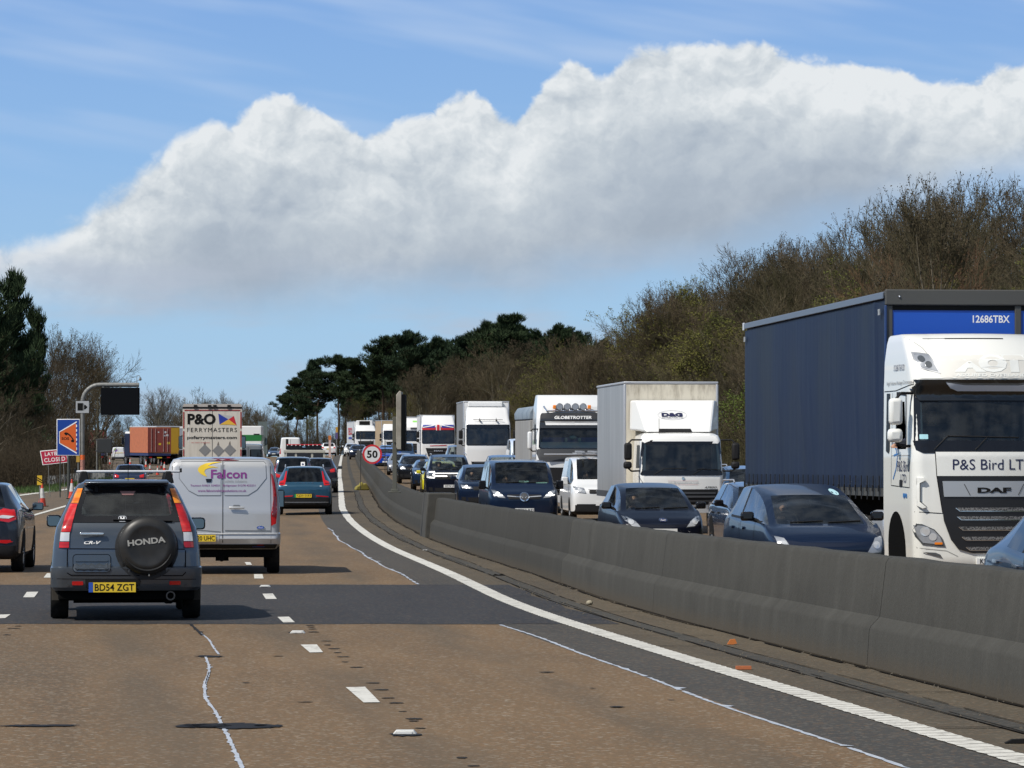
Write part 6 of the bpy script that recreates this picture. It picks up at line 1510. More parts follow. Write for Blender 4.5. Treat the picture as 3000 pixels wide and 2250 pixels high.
# ---------- teal compact suv with upright red lamps
PTL = paint('teal_paint', (.018, .072, .125), .35, .3, .12)
root, sp, bvh, parts = simple_car('suv', 892, 88, 'teal blue compact suv with tall red tail lamps behind the silver van', 'car', 'off', PTL, 'compact_suv', upd=dict(L=4.43, W=1.87, H=1.63, rb=(4.26, 1.10), tw=.70, gc=.26, rw=.78, wr=.36, belt=(1.04, 1.14)), glm=GLD, rails=True, mirmat=BLK)
for o in [o for o in root.children if o.name.startswith(('tail_light', 'reflector', 'number_plate'))]:
    for k in o.children: bpy.data.objects.remove(k)
    bpy.data.objects.remove(o)
k_ = lambda u, v: ((u-785)*.1808/88, CAMZ+(HORIZ-(1200+v*.1808))/88)
lp = [k_(1068, 1075), k_(1085, 1080), k_(1120, 1220), k_(1205, 1250), k_(1215, 1300), k_(1105, 1305), k_(1085, 1230)]
lp = [(a-.0, b) for a, b in lp]; both(root, 'tail_light', bvh, lp[::-1], 'R', RED, .016, .02, .06); both(root, 'lamp_insert', bvh, [k_(1120, 1262), k_(1180, 1265), k_(1185, 1285), k_(1120, 1285)][::-1], 'R', REDD, .021, .0)
text(root, 'VOLVO', 0, k_(0, 1268)[1], .62, .028, 'R', CHR, bvh=bvh, bold=.02, off=.012, spc=2.2)
decal(root, 'badge', bvh, rrect(*k_(1050, 1318), .07, .04, .01), 'R', CHR, .012, .0); decal(root, 'badge', bvh, rrect(*k_(475, 1305), .12, .03, .008), 'R', SIL, .012, 0)
decal(root, 'plate_recess', bvh, rrect(0, k_(0, 1475)[1], .68, .17, .04), 'R', pr('teal_recess', (.008, .02, .035), .5), .005, 0)
yy = proj(bvh, 'R', 0, k_(0, 1475)[1], 0).y; plate(root, 'CJ23 DZS', -.04, k_(0, 1475)[1], yy+.012, 'R', PLY, .56, .115, green=True)
both(root, 'reflector', bvh, [(.38, .66), (.80, .63), (.80, .60), (.40, .62)], 'R', RED, .018, .01)
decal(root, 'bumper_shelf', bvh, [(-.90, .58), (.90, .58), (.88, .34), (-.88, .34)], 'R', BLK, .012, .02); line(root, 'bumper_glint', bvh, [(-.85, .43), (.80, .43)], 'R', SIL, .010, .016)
MB().box(-.72, .72, 3.7, 4.2, .2, .36).build('underbody', UND, root, 0)
# ---------- blue grey people carrier and dark suv ahead of it
PMB = paint('slate_blue_paint', (.055, .085, .13), .5, .32, .15)
root, sp, bvh, parts = simple_car('mpv', 858, 69.5, 'slate blue people carrier with a disabled badge in its rear window', 'car', 'off', PMB, 'people_carrier', upd=dict(H=1.78, W=1.76, tw=.80, rb=(4.50, 1.12), rt=4.3, rw=.86, belt=(1.05, 1.10)), glm=GLD)
a = .42; m = MB(); p0 = proj(bvh, 'R', a, 1.48, .012); decal(root, 'window_badge', bvh, rrect(.42, 1.47, .17, .17, .01), 'R', WHT, .012, 0); decal(root, 'badge_symbol', bvh, circ(.42, 1.455, .045, 10), 'R', NAV, .015, 0)
both(root, 'tail_light', bvh, [(.74, 1.0), (.80, 1.0), (.77, 1.62), (.73, 1.62)], 'R', RED, .016, .02)
PDS = paint('dusk_paint', (.022, .022, .035), .3, .32, .2)
simple_car('suv', 931, 64.5, 'dark suv with silver roof rails driving ahead beside the edge line', 'car', 'off', PDS, 'compact_suv', glm=GLD, rails=True, mirmat=PDS, upd=dict(tw=.70))
# ---------- dark blue car half hidden by the roof bars
simple_car('hatch', 379, 58, 'dark blue hatchback seen just above the roof bars', 'car', 'off', paint('ink_paint', (.02, .035, .075), .4, .3, .15), 'hatchback', glm=GLD, upd=dict(tw=.74))
# ---------- curtain sided trailer with P&O lettering
PO = nodes('soiled_white', lambda g, b: g.put(b.inputs['Base Color'], g.mix(g.m('MULTIPLY', g.sm(g.noise(g.vmul(g.new('ShaderNodeTexCoord').outputs['Object'], (6, 1, .5)), 1, 5, .65), .45, .75), .35), (.58, .54, .47, 1), (.30, .26, .20, 1))), .55)
po = place_on(622, 69, 13.6, 'articulated_lorry', 'dirty cream box trailer lettered P&O FERRYMASTERS with three grey diamonds', 'lorry', 'off', None, .034)
pu = lambda u, v: ((380+u*.18083-622)/69, (CAMZ+(HORIZ-(1150+v*.18083))/69)-zg((622-1500)/69-edge(F/69), F/69))
zt = pu(0, 185)[1]; zr = pu(0, 262)[1]
bx = MB().box(-1.255, 1.255, 0.02, 13.6, 1.1, zr).build('trailer_box', PO, po, 0)
MB().prism([(-1.27, zr+.08), (-1.20, zt), (1.20, zt), (1.27, zr+.08)], 1, .02, 13.62).build('trailer_roof', pr('roof_grey', (.42, .39, .36), .6), bx, 30)
MB().box(-1.26, 1.26, 13.4, 13.61, zr+.003, zr+.077).build('roof_rail', BLK, bx, 0)
for u in (1065, 1292, 1378, 1607): x = -pu(u, 0)[0]; MB().box(x-.07, x+.07, 13.6, 13.65, zr+.0, zr+.16).build('door_hinge', BLK, bx, 0)
RDT = pr('red_tape', (.30, .02, .02), .5)
MB().box(-1.18, 1.18, 13.605, 13.612, pu(0, 296)[1], pu(0, 280)[1]).build('marker_tape', RDT, bx, 0)
for x in (-1.235, 1.185):
    for a, b in ((315, 580), (625, 880), (920, 1030), (1060, 1250)): MB().box(x, x+.05, 13.605, 13.612, pu(0, b)[1], pu(0, a)[1]).build('marker_tape', RDT, bx, 0)
MB().box(-.008, .008, 13.602, 13.606, 1.15, zr-.1).build('door_gap', GAP, bx, 0); MB().box(.985, 1.005, 13.602, 13.605, pu(0, 800)[1], pu(0, 280)[1]).build('lock_rod', WHT, bx, 0)
for u, v in ((1218, 935), (1435, 940), (1622, 930)):
    a, b = pu(u, v); h = 98*.18083/69; MB().prism([(-a-h, b), (-a, b+h), (-a+h, b), (-a, b-h)], 1, 13.603, 13.612).build('grey_diamond', pr('grey_placard', (.20, .20, .20), .6), bx, 0)
    MB().prism([(-a-.06, b+h*.5), (-a-.02, b+h*1.5), (-a+.03, b+h*1.2), (-a+.07, b+h*.5)], 1, 13.6015, 13.6025).build('soot_smear', pr('soot', (.16, .14, .12), .8), bx, 0)
text(bx, 'P&O', *pu(1165, 430), 455*.18083/69, 178*.18083/69, 'R', INK, plane=13.608, bold=.04); text(bx, 'FERRYMASTERS', *pu(1335, 606), 800*.18083/69, 68*.18083/69, 'R', INK, plane=13.608, spc=1.2)
text(bx, 'poferrymasters.com', *pu(1335, 735), 800*.18083/69, 68*.18083/69, 'R', INK, plane=13.608, bold=.02); text(bx, 'the sense of logistics', *pu(1150, 813), 300*.18083/69, 24*.18083/69, 'R', REDV, plane=13.608)
fl = lambda L_: [(-pu(a, b)[0], pu(a, b)[1]) for a, b in L_]
ctr = (1590, 440)
for q, mt in (([(1435, 340), (1600, 435), (1455, 520)], BLUV), ([(1600, 435), (1685, 380), (1730, 530)], REDV), ([(1455, 520), (1600, 435), (1730, 530), (1600, 520)], pr('yellow_vinyl2', (.70, .42, .05), .4)), ([(1435, 340), (1540, 365), (1685, 380), (1600, 435)], pr('pale_vinyl', (.42, .42, .42), .5))): MB().prism(fl(q), 1, 13.606, 13.609).build('flag_emblem', mt, bx, 0)
MB().box(-1.2, 1.2, 13.5, 13.6, .5, .62).build('under_run_bar', DGR, po, 0); chassis(po, 1., 13.); truck_wheels(po, [10., 11.3, 12.6], 2.5)
MB().box(-1.2, 1.2, -2.4, -.4, .9, 3.3).build('tractor_cab', pr('cab_navy', (.03, .05, .12), .4, coat=.6), po, 0, .1); wheel(po, -1.1, -1.5, .5, .3, SIL, -1); wheel(po, 1.1, -1.5, .5, .3, SIL, 1)
tmirror(po, None, -1.44, -2.1, 2.15, 2.75, BLK, .26, (1.85, 2.1)); tmirror(po, None, 1.44, -2.1, 2.15, 2.75, BLK, .26, (1.85, 2.1))
# ---------- flatbed recovery lorry
fb = place_on(892, 50, 7., 'recovery_lorry', 'flatbed recovery lorry with a pale cross beam and black light board', 'lorry', 'off')
gz = zg((892-1500)/50-edge(216), 216); q_ = lambda u, v: ((750+u*.18083-892)/50, CAMZ+(HORIZ-(1200+v*.18083))/50-gz)
MB().box(-1.25, 1.25, .5, 7., .95, 1.1).build('flatbed', DGR, fb, 0); MB().box(-1.22, 1.22, 6.9, 7.05, q_(0, 702)[1], q_(0, 655)[1]).build('cross_beam', pr('pale_beam', (.40, .39, .34), .6), fb, 0, .02)
for x in (-1.15, -.45, .5, 1.12): MB().box(x-.06, x+.06, 6.9, 7.0, .6, q_(0, 700)[1]).build('beam_post', pr('pale_beam', (.40, .39, .34)), fb, 0)
lb_ = MB().box(-1.02, 1.05, 6.2, 6.35, q_(0, 650)[1], q_(0, 570)[1]).build('light_board', BLKG, fb, 0, .03)
MB().box(-1.0, 1.05, 6.36, 6.40, q_(0, 575)[1], q_(0, 560)[1]).build('red_bar', REDV, lb_, 0)
for i in range(9): MB().sphere((-1+i*.25, 6.40, q_(0, 580)[1]), .035, 8, 5).build('marker_lamp', WHT, lb_)
MB().box(-.06, .12, 6.36, 6.37, q_(0, 612)[1], q_(0, 598)[1]).build('maker_plate', pr('pale_blue', (.3, .5, .7), .4), lb_, 0)
MB().box(.95, 1.10, 5.9, 6.3, q_(0, 650)[1], q_(0, 560)[1]+.3).build('left_tower', BLK, fb, 0); MB().box(-1.1, 1.1, .4, 2.3, .9, q_(0, 640)[1]).build('cab', pr('cab_black', (.02, .02, .025), .4, coat=.6), fb, 0, .1)
truck_wheels(fb, [1.2, 5.6], 2.5); MB().box(-.45, .45, 6.9, 7.02, .75, .86).build('number_plate', PLY, fb, 0)
# ---------- white high van, grey van, green and white lorry, far cars ahead
WPT = paint('white_paint', (.70, .71, .71), .0, .4, .16, (.36, .33, .28)); GPT = paint('grey_van_paint', (.20, .21, .22), .3, .38, .15)
def rear_van(kind, px, s, label, mat, **k):
    root, sp, bvh, parts = simple_car(kind, px, s, label, 'van', 'off', mat, 'panel_van', glm=GLD, seats=False, **k); Wd = sp['W']/2; H = sp['H']
    line(root, 'door_gap', bvh, [(0, .55), (0, H-.2)], 'R', GAP, .02); both(root, 'tail_light', bvh, [(-Wd*.86, .95), (-Wd*.96, .95), (-Wd*.94, 1.45), (-Wd*.86, 1.45)], 'R', RED, .012, .02)
    decal(root, 'bumper', bvh, [(-Wd*.92, .3), (Wd*.92, .3), (Wd*.92, .5), (-Wd*.92, .5)], 'R', DGR, .03, .04); return root, sp, bvh
rear_van('highvan', 851, 33, 'high white panel van beyond the recovery lorry', WPT)
root, sp, bvh = rear_van('midvan', 727, 50, 'grey panel van passing the right side of the cream trailer', GPT, upd=dict(H=2.25, W=1.95))
decal(root, 'rear_window', bvh, rrect(-.45, 1.65, .70, .55, .08), 'R', GLD, .010, 0); decal(root, 'rear_window', bvh, rrect(.45, 1.65, .70, .55, .08), 'R', GLD, .010, 0)
gw = place_on(722, 35, 8., 'box_lorry', 'white box lorry with a broad green band beyond the grey van', 'lorry', 'off'); gz = zg((722-1500)/35-edge(F/35), F/35)
zt_ = CAMZ+(HORIZ-1248)/35-gz; b_ = MB().box(-1.25, 1.25, 0, 8, .9, zt_).build('cargo_box', WHT, gw, 0, .06); z1_ = CAMZ+(HORIZ-1274)/35-gz; z0_ = CAMZ+(HORIZ-1292)/35-gz
MB().box(-1.255, 1.255, .2, 8.01, z0_, z1_).build('green_band', pr('green_vinyl', (.02, .17, .04), .4), b_, 0); MB().box(-1.1, -.6, 8.0, 8.02, zt_-.75, zt_-.65).build('vent', BLK, b_, 0); truck_wheels(gw, [.9, 6.5], 2.5); chassis(gw, .5, 8.); MB().box(-1.2, 1.2, -2., -.1, .8, 2.7).build('cab', WHT, gw, 0, .1); tmirror(gw, None, -1.42, -1.6, 1.9, 2.5, BLK, .25)
tmirror(gw, None, 1.42, -1.6, 1.9, 2.5, BLK, .25)
simple_car('saloon', 802, 20, 'small distant blue car left of the high white van', 'car', 'on', paint('far_blue_paint', (.05, .09, .17), .3, .3, .1), 'saloon_car', seats=False)
simple_car('suv', 963, 25, 'small distant white car right of the recovery lorry', 'car', 'off', WPT, 'compact_suv', seats=False)
# ---------- left hand lorries by the cones
def corr(name, col):
    def fn(g, b):
        o = g.new('ShaderNodeTexCoord').outputs['Object']; x, y, z = g.sep(o); n = g.noise(o, 2.5, 5, .6)
        c = g.mix(g.sm(n, .4, .7, 0., .4), (*col, 1), (col[0]*.55, col[1]*.6, col[2]*.6, 1)); g.put(b.inputs['Base Color'], c)
        bp = g.new('ShaderNodeBump'); bp.inputs['Strength'].default_value = .8; bp.inputs['Distance'].default_value = .05; g.put(bp.inputs['Height'], g.m('PINGPONG', g.m('ADD', y, 50.), .14)); g.l.new(bp.outputs[0], b.inputs['Normal'])
    return nodes(name, fn, .6)
def container(root, L, W_, z0, h, mat, door, y0=0.):
    c = MB().box(-W_/2, W_/2, y0, y0+L-.02, z0, z0+h).build('container', mat, root, 0, .02); yb = y0+L
    MB().box(-W_/2+.05, W_/2-.05, yb-.02, yb-.004, z0+.08, z0+h-.10).build('container_door', door, c, 0)
    for x in (-W_/2, W_/2-.07): MB().box(x-.003, x+.073, yb-.03, yb+.012, z0, z0+h).build('corner_post', door, c, 0)
    for x in (-.85, -.42, .42, .85): MB().cyl((x, yb+.02, z0+.1), (x, yb+.02, z0+h-.12), .018, None, 6).build('lock_rod', pr('rod_grey', (.40, .30, .28), .5), c)
    return c, yb
def cont_truck(px, s, yaw, label, col, side, doorc, L=6.06, dz=0., z=None, cabc=None, h=2.59, z0=1.25):
    root = place_on(px, s, L+2., 'container_lorry', label, 'lorry', 'off', None, yaw, dz); mt = corr(side, col)
    c, yb = container(root, L, 2.44, z0, h, mt, doorc, 2.)
    MB().box(-1.2, 1.2, 1.9, yb+.05, z0-.28, z0-.03).build('trailer_frame', pr('trailer_navy', (.02, .03, .10), .5), root, 0); chassis(root, .5, yb-.2, z0-.2); truck_wheels(root, [.4, yb-1.2, yb-2.5], 2.44)
    MB().box(-1.25, 1.25, .1, 1.85, .8, 3.2).build('cab', cabc or WHT, root, 0, .12); tmirror(root, None, -1.45, .3, 2.1, 2.8, BLK, .25); tmirror(root, None, 1.45, .3, 2.1, 2.8, BLK, .25)
    MB().box(-.26, .26, yb+.052, yb+.06, .72, .83).build('number_plate', PLY, root, 0)
    for x in (-.95, .95): MB().box(x-.15, x+.15, yb+.052, yb+.07, .75, .85).build('tail_light', RED, root, 0)
    return root, c, yb
ORC = (.43, .135, .06); root, c, yb = cont_truck(467, 29.0, .36, 'lorry carrying a faded orange container, turned to the left behind the cones', ORC, 'orange_container', pr('container_door_red', (.26, .055, .04), .6), cabc=pr('cab_dark_navy', (.010, .016, .04), .6, spec=.2))
for x, z, sz, mt in ((-.05, 2.15, .13, YEL), (-.95, 2.25, .15, YEL), (-.55, 3.0, .09, WHT), (-.85, 3.05, .12, WHT), (.1, 3.35, .07, WHT), (-.6, 3.35, .12, WHT)): MB().box(x-sz, x+sz, yb-.003, yb, z-sz*.8, z+sz*.8).build('placard', mt, c, 0)
root, c, yb = cont_truck(274, 26.0, .02, 'lorry carrying a deep red container behind the gantry mast', (.20, .025, .022), 'red_container', pr('container_door_crimson', (.19, .022, .025), .6), L=6.06)
for x, z, sz, mt in ((.75, 2.7, .16, YEL), (.35, 2.7, .07, WHT), (.75, 3.2, .16, pr('placard_grey', (.25, .25, .22), .6)), (-.5, 3.3, .18, pr('placard_pale', (.40, .33, .30), .6)), (-.3, 2.95, .09, WHT)): MB().box(x-sz, x+sz, yb-.003, yb, z-sz*.8, z+sz*.8).build('placard', mt, c, 0)
root.children[0]
yt = place_on(492, 28.0, 13.6, 'articulated_lorry', 'yellow curtain sided trailer behind the orange container', 'lorry', 'off', None, .30); yw = corr('yellow_curtain', (.48, .27, .015))
b_ = MB().box(-1.25, 1.25, 2, 13.6, 1.1, 3.85).build('trailer_box', yw, yt, 0); MB().box(-1.27, 1.27, 1.98, 13.62, 3.853, 3.98).build('trailer_roof', pr('pale_roof', (.42, .45, .50), .5), b_, 0, .03)
MB().box(-1.15, 1.15, 13.602, 13.61, 1.2, 3.75).build('rear_door', pr('yellow_door', (.50, .29, .02), .5), b_, 0); chassis(yt, 2, 13.); truck_wheels(yt, [10., 11.3, 12.5]); MB().box(-1.2, 1.2, -.3, 1.7, .8, 3.4).build('cab', WHT, yt, 0, .1)
gt = place_on(543, 26.0, 13.6, 'articulated_lorry', 'pale grey trailer mostly hidden between the yellow and the cream trailers', 'lorry', 'off', None, .05)
b_ = MB().box(-1.25, 1.25, 2, 13.6, 1.1, 3.9).build('trailer_box', pr('pale_grey_box', (.28, .31, .35), .5), gt, 0, .03); MB().box(-1.27, 1.27, 13.3, 13.63, 3.75, 3.98).build('top_frame', WHT, b_, 0); truck_wheels(gt, [10., 11.3, 12.5]); chassis(gt, 2, 13.); MB().box(-1.2, 1.2, -.3, 1.7, .8, 3.4).build('cab', WHT, gt, 0, .1)
root, sp, bvh = rear_van('smallvan', 346, 21.3, 'small white van with a purple and green diamond on its rear, beyond the cones', WPT)
decal(root, 'diamond_graphic', bvh, [(-.62, 1.45), (-.35, 1.15), (-.05, 1.42), (-.35, 1.72)], 'R', pr('violet_vinyl', (.25, .12, .45), .4), .02, 0); decal(root, 'diamond_graphic', bvh, [(-.62, 1.45), (-.48, 1.30), (-.20, 1.57), (-.35, 1.72)], 'R', pr('sage_vinyl', (.25, .35, .15), .4), .025, 0); decal(root, 'yellow_stripe', bvh, [(-.5, .98), (.7, 1.02), (.7, 1.09), (-.5, 1.05)], 'R', YEL, .02, 0)
# ---------- white high roofed lorry with the tall blue curtain trailer (nearest oncoming lorry)
WCR = paint('cream_white_paint', (.74, .74, .70), .0, .38, .10, (.42, .38, .30))
df = place_on(2911, 187, 6., 'articulated_lorry', 'large cream white lorry pulling a tall dark blue curtain trailer, nearest on the right', 'lorry', 'on', None, .045)
du = lambda u, v: ((u-1495)*.0029, 4.845-.0029*v)
dlv = [(.16, .10, 1.12, .18, .10), (.30, .02, 1.225, .18, .12), (.95, .0, 1.245, .20, .13), (1.98, .0, 1.245, .20, .13), (2.95, .20, 1.235, .20, .13), (3.10, .10, 1.235, .22, .16), (3.2, .06, 1.23, .24, .18), (3.5, .20, 1.22, .28, .22), (3.8, .55, 1.18, .34, .26), (3.90, .75, 1.15, .34, .28), (3.93, .95, 1.12, .3, .28)]
db, _c = cab_shell(df, dlv, 2.25, WCR, 'cab', hole=[(-1.08, 1.08, 2.16, 2.86, -1, .45), (-1.4, -1.1, 2.14, 2.86, .72, 1.28)])
wsp = [du(1085, 658), du(1075, 930), du(1110, 968), du(1880, 968), du(1915, 930), du(1905, 658)]
scr, inn = screen(df, db, wsp, GLT, .09, .008)
decal(df, 'screen_base', db, [du(1072, 905), du(1082, 955), du(1115, 972), du(1875, 972), du(1908, 955), du(1918, 905)], 'F', BLKG, .014, 0)
decal(df, 'sun_visor', db, [du(1052, 575), du(1075, 640), du(1110, 688), du(1880, 688), du(1915, 640), du(1938, 575)], 'F', pr('visor_black', (.010, .011, .012), .25, coat=.4), .035, .06)
o = decal(df, 'chrome_strip', db, [du(1243, 592), du(1268, 622), du(1310, 638), du(1680, 638), du(1722, 622), du(1747, 592), du(1640, 606), du(1350, 606)], 'F', pr('brushed_strip', (.62, .66, .72), .4), .075, .03)
line(df, 'roof_gap', db, [du(1180, 345), du(1290, 345)], 'F', GAP, .008); line(df, 'roof_gap', db, [du(1290, 346), du(1610, 346)], 'F', BLK, .018)
# roof corner wing panels
for q in ([du(925, 306), du(1010, 312), du(1100, 335), du(1160, 400), du(1230, 560)],): line(df, 'panel_gap', db, q, 'F', pr('soft_gap', (.35, .35, .33), .7), .012); line(df, 'panel_gap', db, mir(q), 'F', pr('soft_gap', (.35, .35, .33), .7), .012)
hp = [du(1098, 418), du(1180, 432), du(1222, 542), du(1120, 512), du(1096, 460)]
for sx in (1, -1):
    q = hp if sx == 1 else mir(hp); o = decal(df, 'roof_lamp', db, q[::-1] if sx == 1 else q, 'F', SIL, .010, .01); cxx = sum(p[0] for p in q)/5; czz = sum(p[1] for p in q)/5
    decal(o, 'lamp_reflector', db, [(cxx+(a-cxx)*.84, czz+(b-czz)*.82) for a, b in q], 'F', LMP, .016, .004)
    for a, b in ((1133, 458), (1165, 490)): x, z = du(a, b); decal(o, 'lamp_lens', db, circ(sx*x, z, .052, 16), 'F', LMD, .026, .01)
FNT = pr('faded_print', (.73, .74, .71), .5); FPA = pr('faded_patch', (.66, .645, .595), .45)
decal(df, 'faded_patch', db, rrect(0, du(0, 520)[1], 1.62, .46, .02), 'F', FPA, .004, 0)
text(df, 'AOT', 0, du(0, 485)[1], 1.15, .29, 'F', FNT, bvh=db, bold=.10, off=.010); text(df, 'ASSURED OVERLAND', 0, du(0, 550)[1], 1.15, .05, 'F', FNT, bvh=db, bold=.03, off=.010); text(df, 'TRANSPORT', 0, du(0, 578)[1], .70, .038, 'F', FNT, bvh=db, bold=.03, off=.010, spc=1.3)
decal(df, 'front_flap', db, [du(1182, 966), du(1808, 966), du(1800, 1096), du(1190, 1096)], 'F', WCR, .020, .02)
line(df, 'panel_gap', db, [du(1180, 968), du(1188, 1098), du(1218, 1298), du(1075, 1290)], 'F', GAP, .012); line(df, 'panel_gap', db, mir([du(1180, 968), du(1188, 1098), du(1218, 1298)]), 'F', GAP, .012)
NVY = pr('dark_navy_print', (.012, .014, .06), .4); text(df, 'P&S Bird LTD', 0, du(0, 1034)[1], 1.30, .165, 'F', NVY, bvh=db, off=.026)
gp = [du(1190, 1097), du(1225, 1340), du(1262, 1440), du(1300, 1490), du(1380, 1512), du(1610, 1512), du(1690, 1490), du(1728, 1440), du(1765, 1340), du(1800, 1097)]
decal(df, 'grille', db, gp, 'F', pr('grille_black', (.012, .012, .013), .35), .024, .03)
decal(df, 'name_bar', db, [du(1216, 1124), du(1774, 1124), du(1766, 1208), du(1224, 1208)], 'F', pr('name_bar_silver', (.42, .44, .46), .35, .4), .040, .02)
line(df, 'bar_edge', db, [du(1330, 1140), du(1362, 1200)], 'F', DGR, .012, .046); line(df, 'bar_edge', db, [du(1660, 1140), du(1628, 1200)], 'F', DGR, .012, .046)
text(df, 'DAF', 0, du(0, 1173)[1], .54, .085, 'F', INK, bvh=db, bold=.05, off=.048)
MSH = nodes('mesh_grey', lambda g, b: g.put(b.inputs['Base Color'], g.ramp(g.noise(g.new('ShaderNodeTexCoord').outputs['Object'], 60, 1), [(.45, (.03, .03, .03)), (.55, (.20, .20, .20))])), .5)
for v, ua, ub in ((1275, 1285, 1705), (1322, 1293, 1697), (1378, 1302, 1688), (1432, 1318, 1672), (1487, 1340, 1650)):
    q = [du(ua, v-8), du(ub, v-8), du(ub-16, v+8), du(ua+30, v+9), du(ua+12, v+5)]; o = decal(df, 'louvre', db, q, 'F', MSH, .034, .015); line(o, 'louvre_lip', db, [du(ua, v-6), du(ua+22, v+11), du(ub-22, v+11), du(ub, v-6)], 'F', CHR, .010, .040)
lpd = [du(1058, 1352), du(1110, 1356), du(1175, 1385), du(1215, 1430), du(1232, 1477), du(1110, 1466), du(1078, 1425)]
for sx in (1, -1):
    q = lpd[::-1] if sx == 1 else mir(lpd[::-1]); o = decal(df, 'headlight', db, q, 'F', LMD, .016, .02); cxx = sum(p[0] for p in q)/7; czz = sum(p[1] for p in q)/7
    decal(o, 'lamp_reflector', db, [(cxx+(a-cxx)*.86, czz+(b-czz)*.84) for a, b in q], 'F', LMP, .022, .004)
    for a, b, r in ((1125, 1395, .075), (1165, 1425, .06)): x, z = du(a, b); decal(o, 'lamp_lens', db, circ(sx*x, z, r, 16), 'F', CLR, .030, .01)
    x, z = du(1195, 1460); decal(o, 'indicator', db, rrect(sx*x, z, .12, .035, .01), 'F', AMB, .030, .004)
    dfl = [du(1045, 1105), du(1120, 1108), du(1125, 1120), du(1095, 1135), du(1095, 1235), du(1130, 1265), du(1110, 1272), du(1060, 1245), du(1042, 1190)]; decal(df, 'air_deflector', db, dfl[::-1] if sx == 1 else mir(dfl[::-1]), 'F', WCR, .055, .07)
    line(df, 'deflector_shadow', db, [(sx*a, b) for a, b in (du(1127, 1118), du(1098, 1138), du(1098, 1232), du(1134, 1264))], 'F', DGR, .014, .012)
    fg = [du(1112, 1507), du(1215, 1535), du(1205, 1520), du(1180, 1510)]; decal(df, 'fog_light', db, [(sx*a, b) for a, b in fg][::sx], 'F', LMD, .02, .01)
    line(df, 'bumper_gap', db, [(sx*a, b) for a, b in (du(1040, 1480), du(1240, 1500), du(1300, 1530))], 'F', pr('soft_gap', (.35, .35, .33), .7), .012)
text(df, 'KN65 PZX', .0, du(0, 1556)[1], .46, .08, 'F', INK, plane=-.030, bold=.01); MB().box(-.28, .28, -.024, .04, du(0, 1572)[1], du(0, 1540)[1]).build('number_plate', PLW, df, 0)
wiper(df, db, *du(1175, 955), *du(1250, 880)); wiper(df, db, *du(1250, 880), *du(1640, 888)); wiper(df, db, *du(1395, 955), *du(1460, 890))
decal(df, 'permit_card', db, rrect(*du(1125, 884), .13, .075, .01), 'F', pr('pale_card', (.35, .62, .68), .6), .012, 0)
MB().box(-1.1, 1.1, .55, .95, 1.6, 2.16).build('dashboard', DRK, df); MB().box(-1.12, 1.12, 2.1, 2.15, 1., 3.1).build('cab_wall', DRK, df, 0); MB().box(-1.12, 1.12, .4, 2.1, 1.25, 1.3).build('cab_floor', DRK, df, 0)
for x in (-.6, .6): o = MB().box(x-.26, x+.26, 1.55, 1.72, 1.7, 2.5).build('seat', SEAT, df, 40, .06)
put_driver(df, -.66, 1.48, 1.86, True, 'lorry driver resting an arm out of the open cab window')
# cab side (seen at a slant): door, window, lettering; the near side is local -x
fz = lambda v: 4.845-.0029*v
WR = [(.70, fz(905)), (.70, fz(660)), (1.25, fz(650)), (1.30, fz(900))]
ringdecal(df, 'window_frame', db, [(.64, fz(925)), (.66, fz(640)), (1.32, fz(635)), (1.38, fz(920))], WR, 'L', BLK, .008)
decal(df, 'rear_side_glass', db, [(1.86, fz(975)), (1.80, fz(950)), (1.80, fz(640)), (2.02, fz(640)), (2.05, fz(960))], 'L', SDK, .008, 0)
decal(df, 'side_window', db, [(.70, fz(905)), (.70, fz(660)), (1.25, fz(650)), (1.30, fz(900))], 'T', GLD, .008, 0)
for ax in 'LT':
    line(df, 'door_gap', db, [(.42, fz(640)), (.42, fz(1160)), (1.70, fz(1150)), (1.62, fz(640))], ax, GAP, .012)
    line(df, 'side_crease', db, [(.42, fz(985)), (1.70, fz(985))], ax, pr('soft_gap', (.35, .35, .33)), .014)
    line(df, 'fairing_gap', db, [(.25, fz(598)), (1.4, fz(628)), (2.2, fz(628))], ax, GAP, .014)
    decal(df, 'door_handle', db, rrect(1.0, fz(1137), .18, .11, .03), ax, BLK, .012, .01)
    r = .60; pts = [(1.35+r*math.cos(a), .50+r*math.sin(a)) for a in np.linspace(0, math.pi, 15)]+[(1.35-r, .3), (1.35+r, .3)]; decal(df, 'wheel_arch', db, pts, ax, UND, .006, 0, .12)
text(df, 'P&S Bird', -.85, fz(1043), .80, .17, 'L', NVY, bvh=db); text(df, 'LTD', -.82, fz(1110), .38, .13, 'L', NVY, bvh=db)
text(df, '01268 763120', -1.2, fz(502), .72, .10, 'L', NVY, bvh=db); text(df, 'High Volume Haulage Contractors', -1.15, fz(588), 1.75, .08, 'L', pr('thin_grey_print', (.18, .18, .18), .5), bvh=db)
SW_ = pr('swoosh_blue', (.03, .16, .42), .4)
line(df, 'bird_swoosh', db, [(1.55, fz(920)), (1.35, fz(950)), (1.25, fz(990)), (1.35, fz(1060)), (1.55, fz(1115))], 'L', SW_, .035, .006); line(df, 'bird_swoosh', db, [(1.25, fz(940)), (1.2, fz(975)), (1.5, fz(985))], 'L', SW_, .03, .007); line(df, 'bird_swoosh', db, [(1.60, fz(905)), (1.60, fz(935))], 'L', NVY, .03, .006)
text(df, 'upn', -.72, fz(1208), .26, .10, 'L', SW_, bvh=db, bold=.08)
q = tmirror(df, db, -1.50, .30, fz(820), fz(675), WCR, .215, (fz(915), fz(840))); q2 = tmirror(df, db, 1.50, .30, fz(820), fz(675), WCR, .215, (fz(915), fz(840)))
truck_wheels(df, [1.35], 2.45); chassis(df, .8, 6.)
